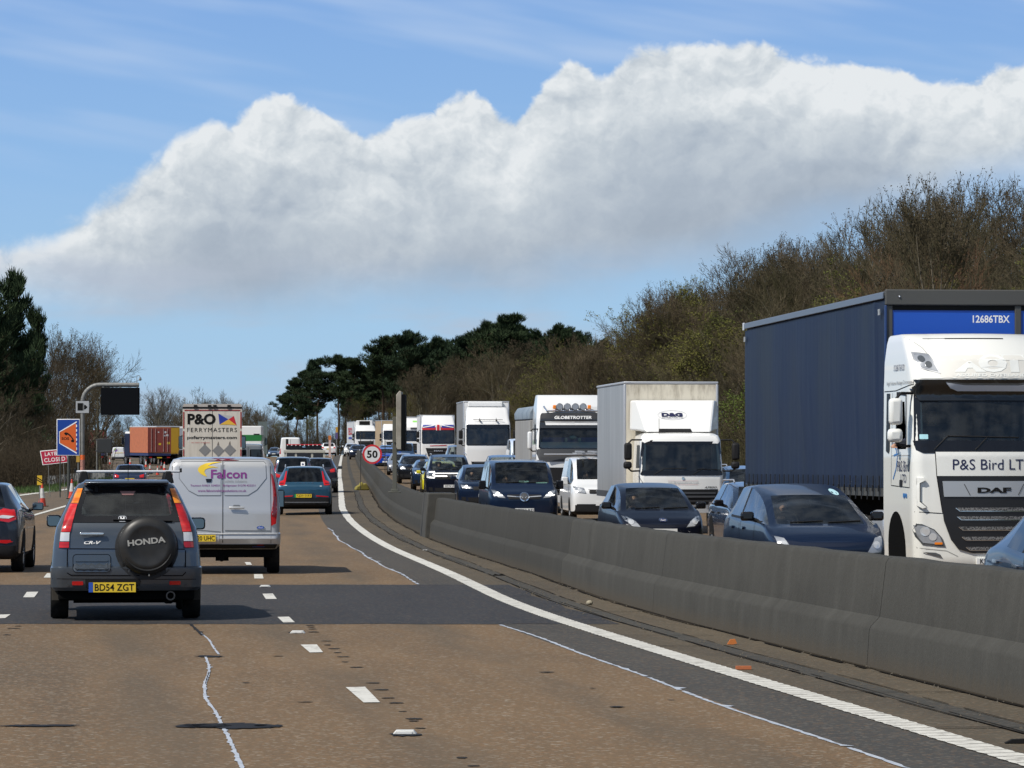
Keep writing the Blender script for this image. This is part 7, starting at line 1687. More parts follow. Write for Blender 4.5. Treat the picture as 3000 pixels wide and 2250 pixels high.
m = MB().box(-1.22, -1.0, 2.35, 3.3, .5, 1.1).build('fuel_tank', SIL, df, 40, .08); MB().cyl((-1.05, 3.45, .8), (-1.05, 3.9, .8), .2, n=16).build('air_tank', BLU, df)
for y in (3.6, 4.9): wheel(df, -1.06, y, .5, .3, SIL, -1)
MB().box(-1.21, -1.03, .3, 1.0, .42, .72).build('step', pr('dirty_step', (.40, .38, .32), .7), df, 0, .02)
# trailer: own heading
TB = nodes('blue_curtain', lambda g, b: (g.put(b.inputs['Base Color'], g.mix(g.m('MULTIPLY', g.sm(g.noise(g.vmul(g.new('ShaderNodeTexCoord').outputs['Object'], (1, .35, .2)), 1.4, 5, .6), .42, .7), .75), (.006, .013, .040, 1), (.014, .020, .032, 1))), (lambda bp: (g.put(bp.inputs['Height'], g.noise(g.vmul(g.new('ShaderNodeTexCoord').outputs['Object'], (1, 2.4, .12)), 1., 4, .6, 1.2)), g.l.new(bp.outputs[0], b.inputs['Normal'])))(g.new('ShaderNodeBump', ))), .38)
for n_ in TB.node_tree.nodes:
    if n_.type == 'BSDF_PRINCIPLED': n_.inputs['Specular IOR Level'].default_value = .22; n_.inputs['Roughness'].default_value = .5
    if n_.type == 'BUMP': n_.inputs['Strength'].default_value = .16; n_.inputs['Distance'].default_value = .08
tr = bpy.data.objects.new('trailer', None); C.objects.link(tr); tr.parent = df; tr.location = (.24, 2.9, 0); tr.rotation_euler = (0, 0, -.022)
FRM = pr('trailer_frame_grey', (.060, .060, .056), .55); TL = 13.9; HT = 4.70; TW_ = 1.28
# curtain with slight folds
rows = []
for iy in range(141):
    y = .06+(TL-.1)*iy/140; r = []
    for iz in range(16):
        t = iz/15; z = 1.46+(HT-.16-1.46)*t
        fold = .002*math.sin(y*5.1+1.3*math.sin(y*.9)+t*1.1)*(1-t)**.8+.003*math.sin(y*13+t*3)*(1-t)+sum(.016*math.exp(-((y-c_-t*k_)/.07)**2)*math.sin(math.pi*min(1, t*1.3)) for c_, k_ in ((4.1, 1.1), (6.3, .9), (6.9, 1.4), (9.6, .7), (2.2, .8)))+.022*math.exp(-((y-.6-t*.25)/.12)**2)+.012*math.sin(y*2.1-2*t)*math.sin(t*3.1)
        r.append((-TW_-.01-fold, y, z))
    rows.append(r)
sheet('curtain', rows, TB, None, tr, 60)
MB().box(-TW_+.03, TW_, .02, TL-.02, 1.42, HT-.12).build('load_bay', pr('trailer_inner', (.02, .03, .08), .7), tr, 0)
MB().box(-TW_-.02, TW_+.02, -.02, TL, HT-.10, HT-.0).build('roof', FRM, tr, 0, .03)
MB().box(-TW_-.05, -TW_-.022, .05, TL-.05, HT-.13, HT-.02).build('curtain_rail', pr('rail_pale', (.16, .19, .24), .4, .4), tr, 0, .01)
MB().box(-TW_-.03, TW_+.03, -.10, -.022, HT-.24, HT+.02).build('front_header', FRM, tr, 0, .02)
for a, b in ((-TW_-.02, -TW_+.10), (TW_-.10, TW_+.02)): MB().box(a, b, -.06, -.022, 1.1, HT-.242).build('front_post', FRM, tr, 0, .015)
MB().box(-TW_+.10, TW_-.10, -.04, -.021, 1.3, HT-.32).build('front_bulkhead', pr('bright_blue_panel', (.008, .075, .42), .4), tr, 0); MB().box(-TW_+.10, TW_-.10, -.05, -.021, HT-.32, HT-.242).build('shadow_gap', INK, tr, 0)
MB().box(-TW_-.04, -TW_-.0, -.09, -.03, 1.44, HT-.24).build('corner_wrap', pr('wrap_blue', (.014, .040, .13), .45), tr, 0, .015)
for x in (-TW_+.20, TW_-.2): MB().sphere((x, -.103, HT-.10), .022, 8, 6).build('bolt', CHR, tr)
for a, b in ((.86, .97),): MB().box(a, b, -.07, -.041, 1.3, HT-.242).build('front_post', FRM, tr, 0, .012)
text(tr, '12686TBX', .47, HT-.46, .62, .125, 'F', WHT, plane=-.042, bold=.02)
m = MB()
for i in range(28):
    y = .35+i*(TL-.6)/27; x = -TW_-.045; m.box(x-.012, x+.0, y-.022, y+.022, 1.26, 1.66); m.box(x-.026, x-.012, y-.035, y+.035, 1.40, 1.50)
m.build('curtain_straps', BLK, tr, 0)
MB().box(-TW_-.02, -TW_+.03, .1, TL-.1, 1.32, 1.455).build('side_rail', FRM, tr, 0); MB().box(-.5, .5, .5, TL-.3, .9, 1.40).build('trailer_chassis', UND, tr, 0)
MB().box(-TW_, -TW_+.04, 3.2, 7.4, .45, .60).build('side_guard', pr('guard_pale', (.30, .30, .29), .6), tr, 0)
for y in (9.4, 10.7, 12.0): wheel(tr, -1.1, y, .48, .3, SIL, -1)
MB().box(-TW_-.06, -TW_-.03, TL-.14, TL, HT-.16, HT+.0).build('rear_cap', pr('pale_cap', (.45, .48, .52), .5), tr, 0, .02)
for y, z in ((.30, HT-.34), (TL-.25, HT-.34)): MB().box(-TW_-.065, -TW_-.05, y-.06, y+.06, z-.05, z+.05).build('curtain_tag', pr('pale_tag', (.30, .32, .34), .6), tr, 0)
# ---------- white distribution box lorry
wb = place_on(1999, 112, 7.5, 'box_lorry', 'white box lorry with a D&G roof deflector behind the black hatchback', 'lorry', 'on', None, .015)
au = lambda u, v: ((u-965)*.00323, 4.622-.00323*v)
alv = [(.55, .10, 1.02, .14, .08), (.95, .0, 1.10, .14, .10), (1.52, .0, 1.10, .14, .10), (2.45, .18, 1.06, .14, .10), (2.56, .24, 1.02, .16, .10), (2.62, .45, .95, .16, .12), (2.66, .8, .85, .2, .12)]
WBX = paint('lorry_white_paint', (.76, .76, .74), 0, .4, .10, (.4, .36, .28)); ab, _c = cab_shell(wb, alv, 1.75, WBX, 'cab', hole=[(-.93, .93, 1.62, 2.36, -1, .45)])
screen(wb, ab, [au(645, 682), au(622, 930), au(640, 956), au(1290, 956), au(1308, 930), au(1285, 682)], GLT, .06)
decal(wb, 'screen_base', ab, [au(622, 918), au(628, 950), au(640, 958), au(1290, 958), au(1302, 950), au(1308, 918)], 'F', BLKG, .014, 0)
wiper(wb, ab, *au(735, 950), *au(820, 902)); wiper(wb, ab, *au(820, 902), *au(1000, 902)); wiper(wb, ab, *au(1050, 950), *au(1130, 905)); wiper(wb, ab, *au(1090, 905), *au(1280, 912))
decal(wb, 'badge', ab, circ(*au(972, 982), .04, 16), 'F', CHR, .014, .005); text(wb, 'info@dgheathrow.com', *au(975, 1018), .80, .065, 'F', GTX, bvh=ab)
for v in (1002, 1033): line(wb, 'print_rule', ab, [au(848, v), au(1095, v)], 'F', pr('pink_print', (.55, .25, .25), .5), .006, .008)
text(wb, 'ATEGO', *au(1198, 1054), .34, .045, 'F', DGR, bvh=ab, bold=.04, shear=.3)
decal(wb, 'grille', ab, [au(640, 1070), au(650, 1195), au(1240, 1195), au(1262, 1070)], 'F', BLK, .010, .0)
for v in (1100, 1130, 1165): line(wb, 'grille_bar', ab, [au(660, v), au(1240, v)], 'F', DGR, .045, .022)
for q in ([(-.98, .62), (-.98, .92), (-.72, .88), (-.68, .64)],): both(wb, 'headlight', ab, q, 'F', LMP, .014, .02)
MB().box(-.98, .98, .4, .8, 1.2, 1.66).build('dashboard', DRK, wb); MB().box(-.98, .98, 1.6, 1.65, 1., 2.5).build('cab_wall', DRK, wb, 0); MB().sphere((.66, .32, 2.27), (.10, .05, .10)).build('inner_mirror', BLK, wb)
decal(wb, 'side_window', ab, [(.35, 1.72), (.42, 2.32), (1.05, 2.32), (1.05, 1.72)], 'L', SDK, .008, 0); decal(wb, 'side_window', ab, [(.35, 1.72), (.42, 2.32), (1.05, 2.32), (1.05, 1.72)], 'T', GLD, .008, 0)
line(wb, 'door_gap', ab, [(.25, 2.45), (.25, 1.0)], 'L', GAP, .012); line(wb, 'door_gap', ab, [(1.25, 2.45), (1.25, 1.0)], 'L', GAP, .012)
for sx in (-1, 1): tmirror(wb, ab, sx*1.42, .1, 2.622-.00323*(835-620)+.0, 2.62-.00323*(695-620), BLK, .20, (au(0, 905)[1], au(0, 845)[1]))
# roof deflector: wide on top, narrow at the foot
m = MB(); t0, t1 = au(0, 343)[1], au(0, 606)[1]; A = [(-.86, .75, t1), (.86, .75, t1), (1.05, 1.45, t0), (-1.05, 1.45, t0)]; B_ = [(-1.18, 1.75, t1+.05), (1.18, 1.75, t1+.05), (1.16, 1.78, t0), (-1.16, 1.78, t0)]
m.v = A+B_; m.f = [(0, 1, 2, 3), (1, 5, 6, 2), (4, 0, 3, 7), (3, 2, 6, 7), (0, 4, 5, 1)]; dfo = m.build('roof_deflector', WBX, wb, 0, .05)
BP = BVHTree.FromPolygons([Vector(p) for p in m.v], m.f)
text(dfo, 'D&G', *au(925, 462), .56, .10, 'F', NVY, bvh=BP, bold=.06, off=.02); text(dfo, 'DISTRIBUTION LTD', *au(928, 487), .56, .035, 'F', NVY, bvh=BP, off=.02)
el = circ(*au(926, 465), .385, 32, .32); line(dfo, 'logo_ring', BP, el+[el[0]], 'F', pr('soft_print', (.5, .5, .52)), .008, .015)
decal(dfo, 'roof_vent', BP, [au(800, 610), au(806, 578), au(1066, 578), au(1076, 610)], 'F', BLK, .02, .02)
MB().cyl((au(798, 0)[0], .6, 2.62), (au(798, 0)[0], .6, 3.02), .006).build('aerial', BLK, wb)
DRT = nodes('soiled_cream', lambda g, b: g.put(b.inputs['Base Color'], (lambda o: g.mix(g.m('MULTIPLY', g.sm(g.m('ADD', g.m('MULTIPLY', g.noise(g.vmul(o, (5, 5, 1.2)), 1., 6, .65), .55), g.m('MULTIPLY', g.sep(o)[2], .16)), .80, .98), .75), (.66, .61, .50, 1), (.26, .22, .16, 1)))(g.new('ShaderNodeTexCoord').outputs['Object'])), .5)
ASD = nodes('aluminium_side', lambda g, b: g.put(b.inputs['Base Color'], g.ramp(g.noise(g.vmul(g.new('ShaderNodeTexCoord').outputs['Object'], (1, 3, .3)), 1, 4), [(.3, (.30, .31, .32)), (.7, (.40, .41, .42))])), .38, metal=.25)
bxo = box_body(wb, -1.27-.06, 1.27-.06, 1.85, 8.6, 1.02, 4.02, ASD, DRT, pr('rail_alu', (.45, .46, .48), .4, .4))
truck_wheels(wb, [1.0, 6.6], 2.3, .45); chassis(wb, .8, 8.3)
# ---------- white lorry with the big black visor
vo = place_on(1680, 87, 6., 'articulated_lorry', 'white lorry with roof spotlights and a black visor lettered GLOBETROTTER', 'lorry', 'on', None, .0)
vu = lambda u, v: ((u-1262)*.003464, 4.845-.003464*v-zg(7.7, 124))
Zv = zg(7.7, 124)
vlv = [(.35, .10, 1.15, .15, .08), (.9, .0, 1.24, .15, .10), (1.9, .0, 1.245, .15, .10), (2.30, .05, 1.245, .15, .10), (3.05, .22, 1.23, .15, .10), (3.15, .18, 1.23, .18, .12), (3.6, .35, 1.20, .2, .14), (3.75, .65, 1.17, .25, .16), (3.95, .95, 1.14, .25, .16), (4.0, 1.1, 1.12, .25, .16)]
vb, _c = cab_shell(vo, vlv, 2.3, WPT, 'cab', hole=[(-1.05, 1.05, 2.40, 3.0, -1, .5)])
screen(vo, vb, [vu(935, 515), vu(925, 700), vu(945, 716), vu(1579, 716), vu(1599, 700), vu(1589, 515)], GLT, .05)
decal(vo, 'sun_visor', vb, [vu(945, 385), vu(960, 366), vu(1100, 360), vu(1424, 360), vu(1564, 366), vu(1579, 385), vu(1590, 512), vu(934, 512)], 'F', pr('visor_charcoal', (.025, .026, .028), .25, coat=.6), .06, .09)
text(vo, 'GLOBETROTTER', 0, vu(0, 408)[1], 1.26, .105, 'F', WHT, bvh=vb, bold=.03, shear=.15, off=.068); decal(vo, 'visor_panel', vb, [vu(988, 446), vu(1536, 446), vu(1532, 482), vu(996, 482)], 'F', WHT, .070, .01)
decal(vo, 'lower_front', vb, [vu(905, 715), vu(905, 760), vu(935, 838), vu(1589, 838), vu(1619, 760), vu(1619, 715)], 'F', DGR, .012, .01)
decal(vo, 'grille', vb, [vu(1010, 895), vu(1030, 1200), vu(1494, 1200), vu(1514, 895)], 'F', BLK, .014, .01)
for v in (1040, 1075, 1110, 1150): line(vo, 'grille_bar', vb, [vu(1040, v), vu(1484, v)], 'F', DGR, .05, .03)
MB().cyl((-1.0, -.10, vu(0, 768)[1]), (1.0, -.10, vu(0, 768)[1]), .03).build('light_bar', SIL, vo); text(vo, 'VOLVO', 0, vu(0, 900)[1], .40, .04, 'F', SIL, bvh=vb, off=.02)
MB().cyl((-.88, .28, vu(0, 345)[1]), (.88, .28, vu(0, 345)[1]), .03).tube([(-.88, .28, vu(0, 345)[1]), (-.98, .35, vu(0, 300)[1])], .03).tube([(.88, .28, vu(0, 345)[1]), (.98, .35, vu(0, 300)[1])], .03).build('lamp_bar', CHR, vo)
for x in (1130, 1206, 1284, 1360): a, z = vu(x, 305); o = MB().lathe([(.10, .02), (.125, .0), (.118, .06), (.06, .14)], (a, .20, z), (0, 1, 0), 18).build('spot_lamp', CHR, vo); MB().lathe([(.102, -.004), (.102, .016)], (a, .20, z), (0, 1, 0), 18).build('lamp_lens', LMP, o)
for x in (1082, 1422): a, z = vu(x, 308); MB().box(a-.055, a+.055, .2, .32, z-.06, z+.07).build('amber_beacon', pr('amber_glow', (.9, .25, .02), .3), vo, 0, .02)
MB().box(-1.02, 1.02, .35, .8, 2.2, 2.56).build('dashboard', pr('blue_dash_cover', (.01, .05, .30), .7), vo); MB().box(-1.1, 1.1, 2.1, 2.15, 1., 3.5).build('cab_wall', DRK, vo, 0); MB().sphere((.0, .27, 2.56), (.13, .04, .065)).build('dash_plaque', pr('pale_mint', (.45, .62, .56), .5), vo)
MB().box(-.27, -.19, .26, .32, 2.42, 2.54).build('dash_card', pr('pale_mint', (.45, .62, .56)), vo, 0); MB().box(.17, .27, .26, .32, 2.42, 2.54).build('dash_card', pr('pale_mint', (.45, .62, .56)), vo, 0)
both(vo, 'headlight', vb, [(-1.18, .75), (-1.18, 1.1), (-.85, .98), (-.85, .78)], 'F', LMP, .02, .02); decal(vo, 'bumper', vb, [(-1.05, .38), (1.05, .38), (1.05, .62), (-1.05, .62)], 'F', WPT, .03, .03)
decal(vo, 'side_window', vb, [(.5, 2.35), (.55, 3.0), (1.25, 3.0), (1.25, 2.35)], 'L', SDK, .008, 0)
for sx in (-1, 1): tmirror(vo, vb, sx*1.46, .2, vu(0, 720)[1], vu(0, 545)[1], WPT, .16)
truck_wheels(vo, [1.4], 2.5); chassis(vo, .8, 6.)
TGR = nodes('tipper_grey', lambda g, b: g.put(b.inputs['Base Color'], g.ramp(g.noise(g.vmul(g.new('ShaderNodeTexCoord').outputs['Object'], (1, 2, .2)), 1, 4), [(.3, (.24, .235, .225)), (.7, (.32, .315, .30))])), .6)
tb_ = MB().box(-1.29, 1.25, 3., 11.6, 1.0, 3.15).build('tipper_body', TGR, vo, 0, .02); MB().prism([(-1.31, 3.16), (-1.32, 3.42), (-1.2, 3.62), (-.6, 3.70), (.6, 3.70), (1.2, 3.62), (1.27, 3.4), (1.27, 3.16)], 1, 3.0, 11.6).build('rolled_tarpaulin', nodes('tarpaulin', lambda g, b: g.put(b.inputs['Base Color'], g.ramp(g.noise(g.new('ShaderNodeTexCoord').outputs['Object'], 2, 4), [(.3, (.14, .18, .22)), (.7, (.24, .29, .34))])), .6), tb_, 40, .05)
truck_wheels(vo, [9., 10.3], 2.5)
# ---------- remaining lorries of the queue
WP2 = paint('plain_white_paint', (.72, .72, .715), 0, .38, .08, (.42, .38, .3))
root, b_ = simple_truck(1430, 54, 'plain white lorry with a dark visor and twin horns, left of the grey tipper', WP2, 'articulated_lorry', 3.3, 4.1, 2.5, (pr('dark_grey_side', (.20, .205, .21), .6), WP2, 4.45, 2.6, 14.), wsz=(2.02, 3.0), grille_z=(.55, 1.15))
for sx in (-1, 1): MB().cyl((sx*.45, .1, 3.40), (sx*.45, .35, 3.40), .05, .03).cyl((sx*.45, .2, 3.30), (sx*.45, .2, 3.52), .012).build('air_horn', BLK, root)
MB().cyl((-.8, .22, 3.42), (.8, .22, 3.42), .015).build('horn_rail', BLK, root); MB().box(-1.0, .9, 2.45, 2.6, 4.12, 4.43).build('trailer_cooler', WP2, root, 0, .05)
root, b_ = simple_truck(1284, 40.5, 'white lorry with a union flag band above its windscreen', WP2, 'articulated_lorry', 3.35, 3.95, 2.5, (pr('white_side', (.6, .6, .6), .5), WP2, 4.0, 2.6, 14.), wsz=(1.9, 2.95), grille_z=(1.0, 1.6), visor=REDV)
for x0, x1, c in ((-1.12, -.25, BLUV), (.25, 1.12, BLUV)):
    decal(root, 'flag_blue', b_, [(x0, 3.06), (x1, 3.06), (x1, 3.28), (x0, 3.28)], 'F', c, .034, .02); line(root, 'flag_white', b_, [(x0, 3.09 if x0 < 0 else 3.27), ((x0+x1)/2, 3.17), (x1, 3.27 if x0 < 0 else 3.09)], 'F', WHT, .07, .04)
decal(root, 'flag_cross', b_, [(-.16, 2.88), (.16, 2.88), (.16, 3.28), (-.16, 3.28)], 'F', WHT, .042, .02); decal(root, 'flag_cross', b_, [(-.10, 2.88), (.10, 2.88), (.10, 3.28), (-.10, 3.28)], 'F', REDV, .048, .02)
text(root, 'MAN', 0, 1.40, .62, .10, 'F', SIL, bvh=b_, bold=.04, off=.05); line(root, 'red_script', b_, [(-.6, 1.76), (.0, 1.78), (.6, 1.80)], 'F', REDV, .05, .02)
root, b_ = simple_truck(1226, 33.5, 'white lorry with a lime roof strip just left of the union flag lorry', WP2, 'articulated_lorry', 3.3, 3.95, 2.5, (pr('white_side', (.6, .6, .6)), WP2, 4.1, 2.6, 14.))
decal(root, 'lime_strip', b_, [(-.5, 3.62), (.6, 3.62), (.6, 3.76), (-.5, 3.76)], 'F', pr('lime', (.25, .62, .12), .4), .02, .02); decal(root, 'name_plate', b_, [(-.7, 3.0), (.0, 3.0), (.0, 3.15), (-.7, 3.15)], 'F', DGR, .04, .02)
root, b_ = simple_truck(1157, 28., 'white cab lorry with a tan timber coloured load, behind the edge-on sign', WP2, 'articulated_lorry', 3.1, 3.6, 2.5, (nodes('tan_load', lambda g, b: g.put(b.inputs['Base Color'], g.ramp(g.noise(g.vmul(g.new('ShaderNodeTexCoord').outputs['Object'], (1, 2, 1)), 1.5, 4), [(.3, (.30, .21, .12)), (.7, (.46, .35, .22))])), .7), pr('tan_front', (.42, .32, .20), .7), 4.0, 2.6, 14.), yaw=.05)
root, b_ = simple_truck(1072, 25.3, 'white supermarket lorry with a fridge unit at the head of the far queue', WP2, 'articulated_lorry', 3.0, 3.55, 2.45, (pr('pale_side', (.50, .52, .54), .5), WP2, 4.05, 2.5, 13.), yaw=.075)
MB().box(-.95, .95, 1.95, 2.48, 3.35, 4.15).build('fridge_unit', WP2, root, 0, .08); MB().box(-.62, .62, 1.93, 1.952, 3.62, 4.08).build('fridge_grille', INK, root, 0)
text(root, 'TESCO', -7.6, 2.9, 6.2, .85, 'L', REDV, plane=-1.262, bold=.03); MB().box(-1.262, -1.260, 5., 10., 2.0, 2.25).build('blue_dashes', BLUV, root, 0)
# ---------- cars and vans of the oncoming queue
GRP = None
NB = paint('navy_paint', (.004, .011, .032), .1, .3, .05, coat=.45, spec=.2); BLP = paint('blue_black_paint', (.003, .005, .014), .05, .3, .05, coat=.4, spec=.2); DKP = paint('black_paint', (.008, .009, .012), .2, .25, .1)
def car_drv(root, sp): interior(root, sp, True)
# nearest blue car at the right edge
sx_ = paint('steel_blue_paint', (.016, .034, .066), .4, .3, .06, coat=.6)
dd0 = 33.2; Xc = edge(dd0)+4.24; root = thing('saloon_car', 'blue car cut off by the right edge, in front of the cream lorry', 'car', (Xc, dd0, zg(4, dd0)), -math.atan(slope(36)))
sp = specs('hatch'); sp.update(L=4.3, W=1.80, H=1.50, rt=3.5, rb=(4.12, 1.02), tw=.66, belt=(.93, 1.03), cp=3.25); bvh, pt = car_shell(root, sp, sx_, glass('near_glass', (.45, .5, .5), .35, film=.05)); wheels(root, sp); arches(root, sp, bvh); front_kit(root, sp, bvh); interior(root, sp, True)
for s2 in (-1, 1): mirror(root, s2*1.02, 1.35, 1.02, SIL, .22, .15, .12)
line(root, 'door_gap', bvh, [(2.52, .35), (2.50, .95)], 'L', GAP, .012); decal(root, 'door_handle', bvh, rrect(2.75, .86, .20, .035, .015), 'L', CHR, .03, .03); decal(root, 'door_handle', bvh, rrect(3.55, .89, .20, .035, .015), 'L', CHR, .03, .03); line(root, 'body_crease', bvh, [(.5, .70), (2., .76), (4.0, .88)], 'L', pr('steel_shadow', (.02, .035, .06), .4), .02)
# dark blue people carrier (nearest whole car)
root, sp, bvh, parts = simple_car('mpv', 2433, 200, 'dark navy people carrier with a round sticker in its windscreen beside the cream lorry', 'car', 'on', NB, 'people_carrier', gr=False, upd=dict(W=1.78, head=1.80, cowl=(.75, .96), hd=.16, tw=.74, H=1.56, nose=.84, cp=3.7, bulge=.14), lamp='tall', driver=True, mirmat=BLKG, badge=False, yaw=.03)
decal(root, 'windscreen_sticker', bvh, circ(.46, 1.43, .062, 18, .75), 'F', pr('pale_cyan', (.42, .66, .72), .5), .010, 0)
for ax in 'L': line(root, 'door_gap', bvh, [(1.55, .4), (1.52, .98)], ax, GAP, .012); line(root, 'door_gap', bvh, [(2.75, .4), (2.75, 1.0)], ax, GAP, .012)
for y in (2.5, 3.45): decal(root, 'door_handle', bvh, rrect(y, .88, .18, .04, .015), 'L', NB, .03, .03)
# estate tucked behind it
root, sp, bvh, parts = simple_car('estate', 2280, 140, 'dark blue estate car with pale roof rails behind the navy people carrier', 'car', 'on', paint('dusk_blue_paint', (.020, .040, .085), .45, .26, .1), 'estate_car', rails=True, mirmat=BLKG, driver=True, rim=CHR)
for y in (2.6, 3.5): decal(root, 'door_handle', bvh, rrect(y, .80, .18, .04, .015), 'L', BLK, .03, .03)
simple_car('suv', 2213, 95, 'blue suv roof showing between the white box lorry and the blue curtain', 'car', 'on', paint('mid_blue_paint', (.03, .075, .16), .45, .28, .1), 'compact_suv', upd=dict(H=1.68), rails=True)
# black hatchback
root, sp, bvh, parts = simple_car('hatch', 1944, 148, 'blue-black small hatchback in front of the D&G box lorry', 'car', 'on', BLP, 'hatchback', lamp='sweep', driver=True, mirmat=BLKG, badge=False, gr=False, upd=dict(head=1.62, cowl=(.78, .94), hd=.09, tw=.73, nose=.79, bulge=.13), yaw=.02)
decal(root, 'badge', bvh, circ(0, .745, .085, 20, .48), 'F', CHR, .016, .01); decal(root, 'badge_centre', bvh, circ(0, .745, .072, 20, .42), 'F', NAV, .020, .002); text(root, 'Ford', 0, .745, .10, .034, 'F', WHT, bvh=bvh, shear=.3, off=.026)
MB().cyl((-.14, 1.9, 1.46), (-.17, 2.3, 1.60), .006).build('aerial', BLK, root)
# dark van
root, sp, bvh, parts = simple_car('midvan', 1536, 108, 'dark navy van with lit headlamps, plate ending REJ', 'van', 'on', NB, 'panel_van', upd=dict(H=1.94, W=1.93, rear_seats=True), lamp='sweep', lit=True, driver=True, mirmat=BLKG, badge=False, plate_txt='CP23 REJ', chrome=True)
decal(root, 'badge', bvh, circ(0, .93, .13, 24), 'F', CHR, .020, .02); decal(root, 'badge_centre', bvh, circ(0, .93, .10, 24), 'F', DGR, .026, .004); line(root, 'badge_griffin', bvh, [(-.06, .90), (-.02, .97), (.02, .90), (.07, .96)], 'F', CHR, .025, .032)
MB().cyl((-.18, 1.5, 1.93), (-.21, 1.75, 2.12), .008).build('aerial', BLK, root)
decal(root, 'side_window', bvh, [(2.7, 1.25), (2.7, 1.75), (4.5, 1.72), (4.5, 1.25)], 'L', GLD, .008, 0)
for x, z, w_, h in ((.06, 1.33, .26, .04), (.55, 1.30, .30, .035)): MB().box(x-w_/2, x+w_/2, .95, 1.05, z-h/2, z+h/2).build('dash_paper', pr('mint_paper', (.40, .68, .60), .6), root, 0)
# white transit type van beside the box lorry
root, sp, bvh, parts = simple_car('midvan', 1770, 97, 'white panel van with ladders on its roof half hidden by the D&G box lorry', 'van', 'on', WPT, 'panel_van', upd=dict(H=1.99, W=1.99), lamp='std', mirmat=WPT, badge=False, driver=True)
MB().box(-.7, .7, 1.6, 1.68, 2.04, 2.09).box(-.7, .7, 3.2, 3.28, 2.04, 2.09).box(-.55, -.49, 1.2, 4.2, 2.10, 2.15).box(-.15, -.09, 1.2, 4.2, 2.10, 2.15).build('roof_ladder', SIL, root, 0)
decal(root, 'lower_bumper', bvh, [(-.9, .32), (.9, .32), (.82, .55), (-.82, .55)], 'F', BLK, .02, .02)
cars = [('suv', 1424, 85, 'dark blue suv with slim lit lamps just left of the navy van', NB, 'compact_suv', dict(upd=dict(W=1.92, H=1.62), lamp='slim', lit=True, driver=True)),
 ('suv', 1265, 62.6, 'dark blue car with a slim lit lamp left of the yellow car', paint('deep_blue_paint', (.012, .03, .075), .4, .28, .1), 'hatchback', dict(lamp='slim', lit=True, upd=dict(H=1.46))),
 ('suv', 1217, 55, 'black suv with round lit lamps behind the sign post', DKP, 'compact_suv', dict(lit=True, rails=True, upd=dict(H=1.56))),
 ('saloon', 1176, 46, 'silver saloon seen left of the edge-on sign post', paint('pale_silver_paint', (.40, .42, .46), .6, .3, .05), 'saloon_car', dict()),
 ('big', 1131, 40, 'bright blue pickup behind the lower right of the fifty sign', paint('bright_blue_paint', (.01, .06, .40), .3, .28, .05), 'pickup_truck', dict(lit=True, upd=dict(H=1.62))),
 ('suv', 1090, 33.4, 'pale suv with lit fog lamps left of the fifty sign', paint('pearl_paint', (.38, .40, .44), .4, .3, .1), 'compact_suv', dict(lit=True, upd=dict(H=1.5))),
 ('suv', 1050, 29.2, 'dark blue suv under the supermarket lorry', NB, 'compact_suv', dict(lit=True, upd=dict(H=1.5))),
 ('suv', 1031, 26, 'white suv last in the visible far queue', WPT, 'compact_suv', dict(lit=True, upd=dict(H=1.5))),
 ('midvan', 1180, 38, 'dark blue van behind the black and silver cars', paint('van_blue_paint', (.02, .05, .11), .3, .3, .1), 'panel_van', dict()),
 ('estate', 1136, 33, 'blue estate car roof showing behind the fifty sign', paint('mid_blue_paint', (.03, .075, .16)), 'estate_car', dict(upd=dict(H=1.6))),
 ('suv', 1483, 67.5, 'blue suv roof showing behind the dark navy van', paint('deep_blue_paint', (.012, .03, .075)), 'compact_suv', dict(upd=dict(H=1.75))),
 ('highvan', 1553, 61.5, 'high pale blue-white minibus in front of the tipper trailer', paint('ice_white_paint', (.62, .68, .76), .0, .35, .05), 'minibus', dict()),
 ('suv', 1346, 45, 'slate silver suv between the union flag lorry and the black pickup', paint('slate_silver_paint', (.10, .13, .18), .5, .3, .1), 'compact_suv', dict(upd=dict(H=1.9)))]
for kd, px, s, lb, mt, nm, kw in cars: simple_car(kd, px, s, lb, 'van' if 'van' in kd else 'car', 'on', mt, nm, **kw)
# yellow car
root, sp, bvh, parts = simple_car('hatch', 1294, 68, 'bright yellow car mostly hidden behind the black pickup', 'car', 'on', paint('yellow_paint', (.62, .56, .02), .0, .3, .05), 'hatchback', upd=dict(H=1.50))
# black pickup with C shaped running lights
root, sp, bvh, parts = simple_car('big', 1319, 73, 'black pickup with bright C shaped running lights, plate starting BT74', 'car', 'on', BLP, 'pickup_truck', upd=dict(W=1.94, H=1.84, bulge=.05), lamp='std', mirmat=BLKG, badge=False, plate_txt='BT74 UFK', driver=True, rails=True)
for o in [o for o in root.children if o.name.startswith('headlight')]:
    for k in o.children: bpy.data.objects.remove(k)
    bpy.data.objects.remove(o)
for sx in (1, -1):
    q = [(sx*-.92, .92), (sx*-.92, 1.16), (sx*-.55, 1.16), (sx*-.55, .92)]; o = decal(root, 'headlight', bvh, q[::-sx], 'F', LMD, .012, .01)
    line(o, 'running_light', bvh, [(sx*-.60, 1.15), (sx*-.90, 1.14), (sx*-.91, .93), (sx*-.62, .92)], 'F', LIT, .045, .02)
decal(root, 'grille', bvh, [(-.55, .86), (.55, .86), (.55, 1.14), (-.55, 1.14)], 'F', BLK, .012, .0)
line(root, 'running_light', bvh, [(-.70, 1.04), (-.60, 1.09), (.60, 1.09), (.70, 1.04)], 'F', LIT, .03, .024); line(root, 'running_light', bvh, [(-.70, 1.03), (-.60, .98), (-.12, .98)], 'F', LIT, .035, .024); line(root, 'running_light', bvh, [(.70, 1.03), (.60, .98), (.12, .98)], 'F', LIT, .035, .024); decal(root, 'badge', bvh, circ(0, 1.0, .10, 20, .5), 'F', DGR, .03, .01)
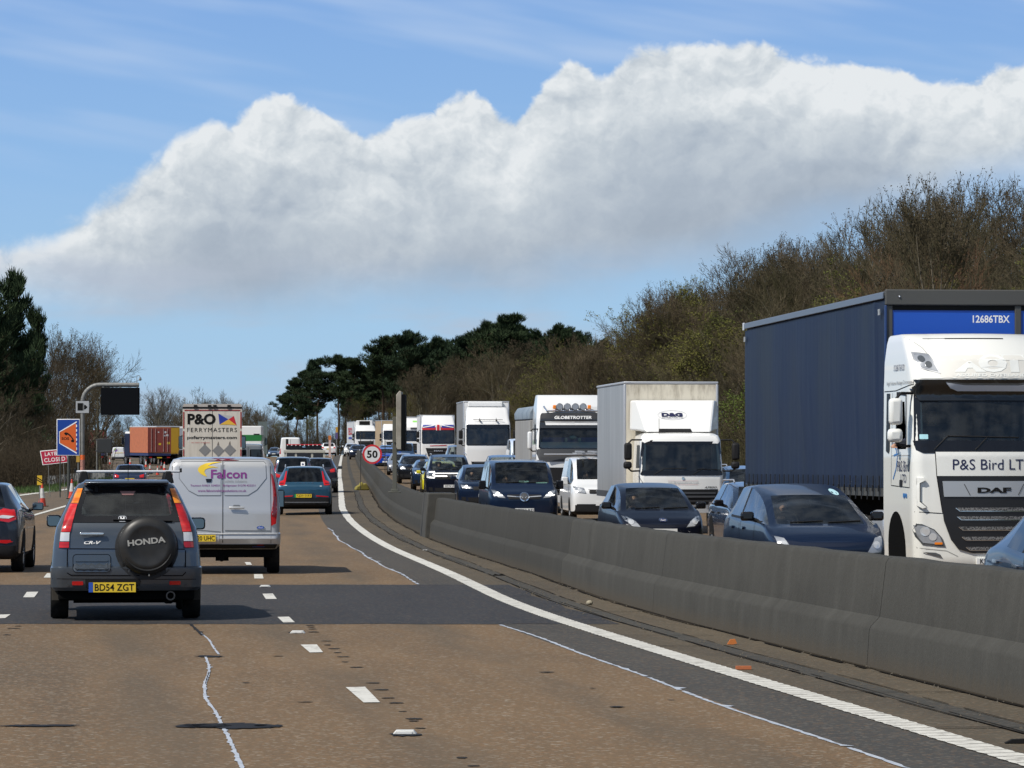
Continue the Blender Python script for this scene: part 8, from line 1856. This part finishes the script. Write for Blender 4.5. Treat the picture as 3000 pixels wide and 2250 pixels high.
# ---------- drivers take their seats (things of their own, standing free in the scene)
bpy.context.view_layer.update()
_seen = {}
for o, root, loc, lb in pend:
    o.matrix_world = root.matrix_world @ Matrix.Translation(loc)
    if 'arm' in lb: o['label'] = lb
    else: o['label'] = 'driver behind the windscreen of the '+' '.join(str(root['label']).split()[:8])
    o['category'] = 'person'
# ---------- each tree told apart by kind and by what it stands above or behind
try: KIND
except NameError: KIND = None
if KIND:
    ts = [o for o in C.objects if o.parent is None and o.get('category') in ('tree', 'pine tree')]
    def pxof(o): return 1500+F*o.location.x/o.location.y
    ORD = 'first second third fourth fifth sixth seventh eighth ninth tenth eleventh twelfth thirteenth fourteenth fifteenth sixteenth seventeenth eighteenth nineteenth twentieth'.split()
    def place(o):
        px, d = pxof(o), o.location.y
        if d > 470:
            for lim, nm in ((330, 'behind the red container lorry'), (420, 'above the small white van'), (520, 'above the orange and yellow lorries'), (720, 'above the cream trailer'), (830, 'right of the cream trailer, before the pines'), (1000, 'beyond the bend, left end of the pines'), (1180, 'behind the far lorries and the fifty sign'), (1340, 'behind the union flag lorry'), (1500, 'behind the plain white lorry'), (9999, 'behind the black visor lorry')):
                if px < lim: return nm
        if px < 600: return 'on the left verge behind the blue SOS sign' if d < 200 else 'on the left verge behind the curved gantry'
        for lim, nm in ((1560, 'behind the plain white lorry, near the pines'), (1760, 'above the black visor lorry'), (1960, 'above the left half of the white box lorry'), (2200, 'above the right half of the white box lorry'), (2400, 'above the rear of the blue trailer'), (2600, 'above the middle of the blue trailer'), (2800, 'above the cream cab'), (9999, 'at the right edge above the cream cab')):
            if px < lim: return nm
    from collections import defaultdict
    G_ = defaultdict(list)
    for o in ts:
        kd = str(o['label']); pl_ = place(o); top_ = o.location.z+10*o.scale.z*(1.6 if 'pine_tree' in o.name else 1)
        G_[(kd, pl_)].append(o)
    for (kd, pl_), os_ in G_.items():
        os_.sort(key=pxof)
        if len(os_) == 1: os_[0]['label'] = kd+' '+pl_; continue
        for o in os_: o['label'] = kd+' '+pl_; o['group'] = kd+'s '+pl_
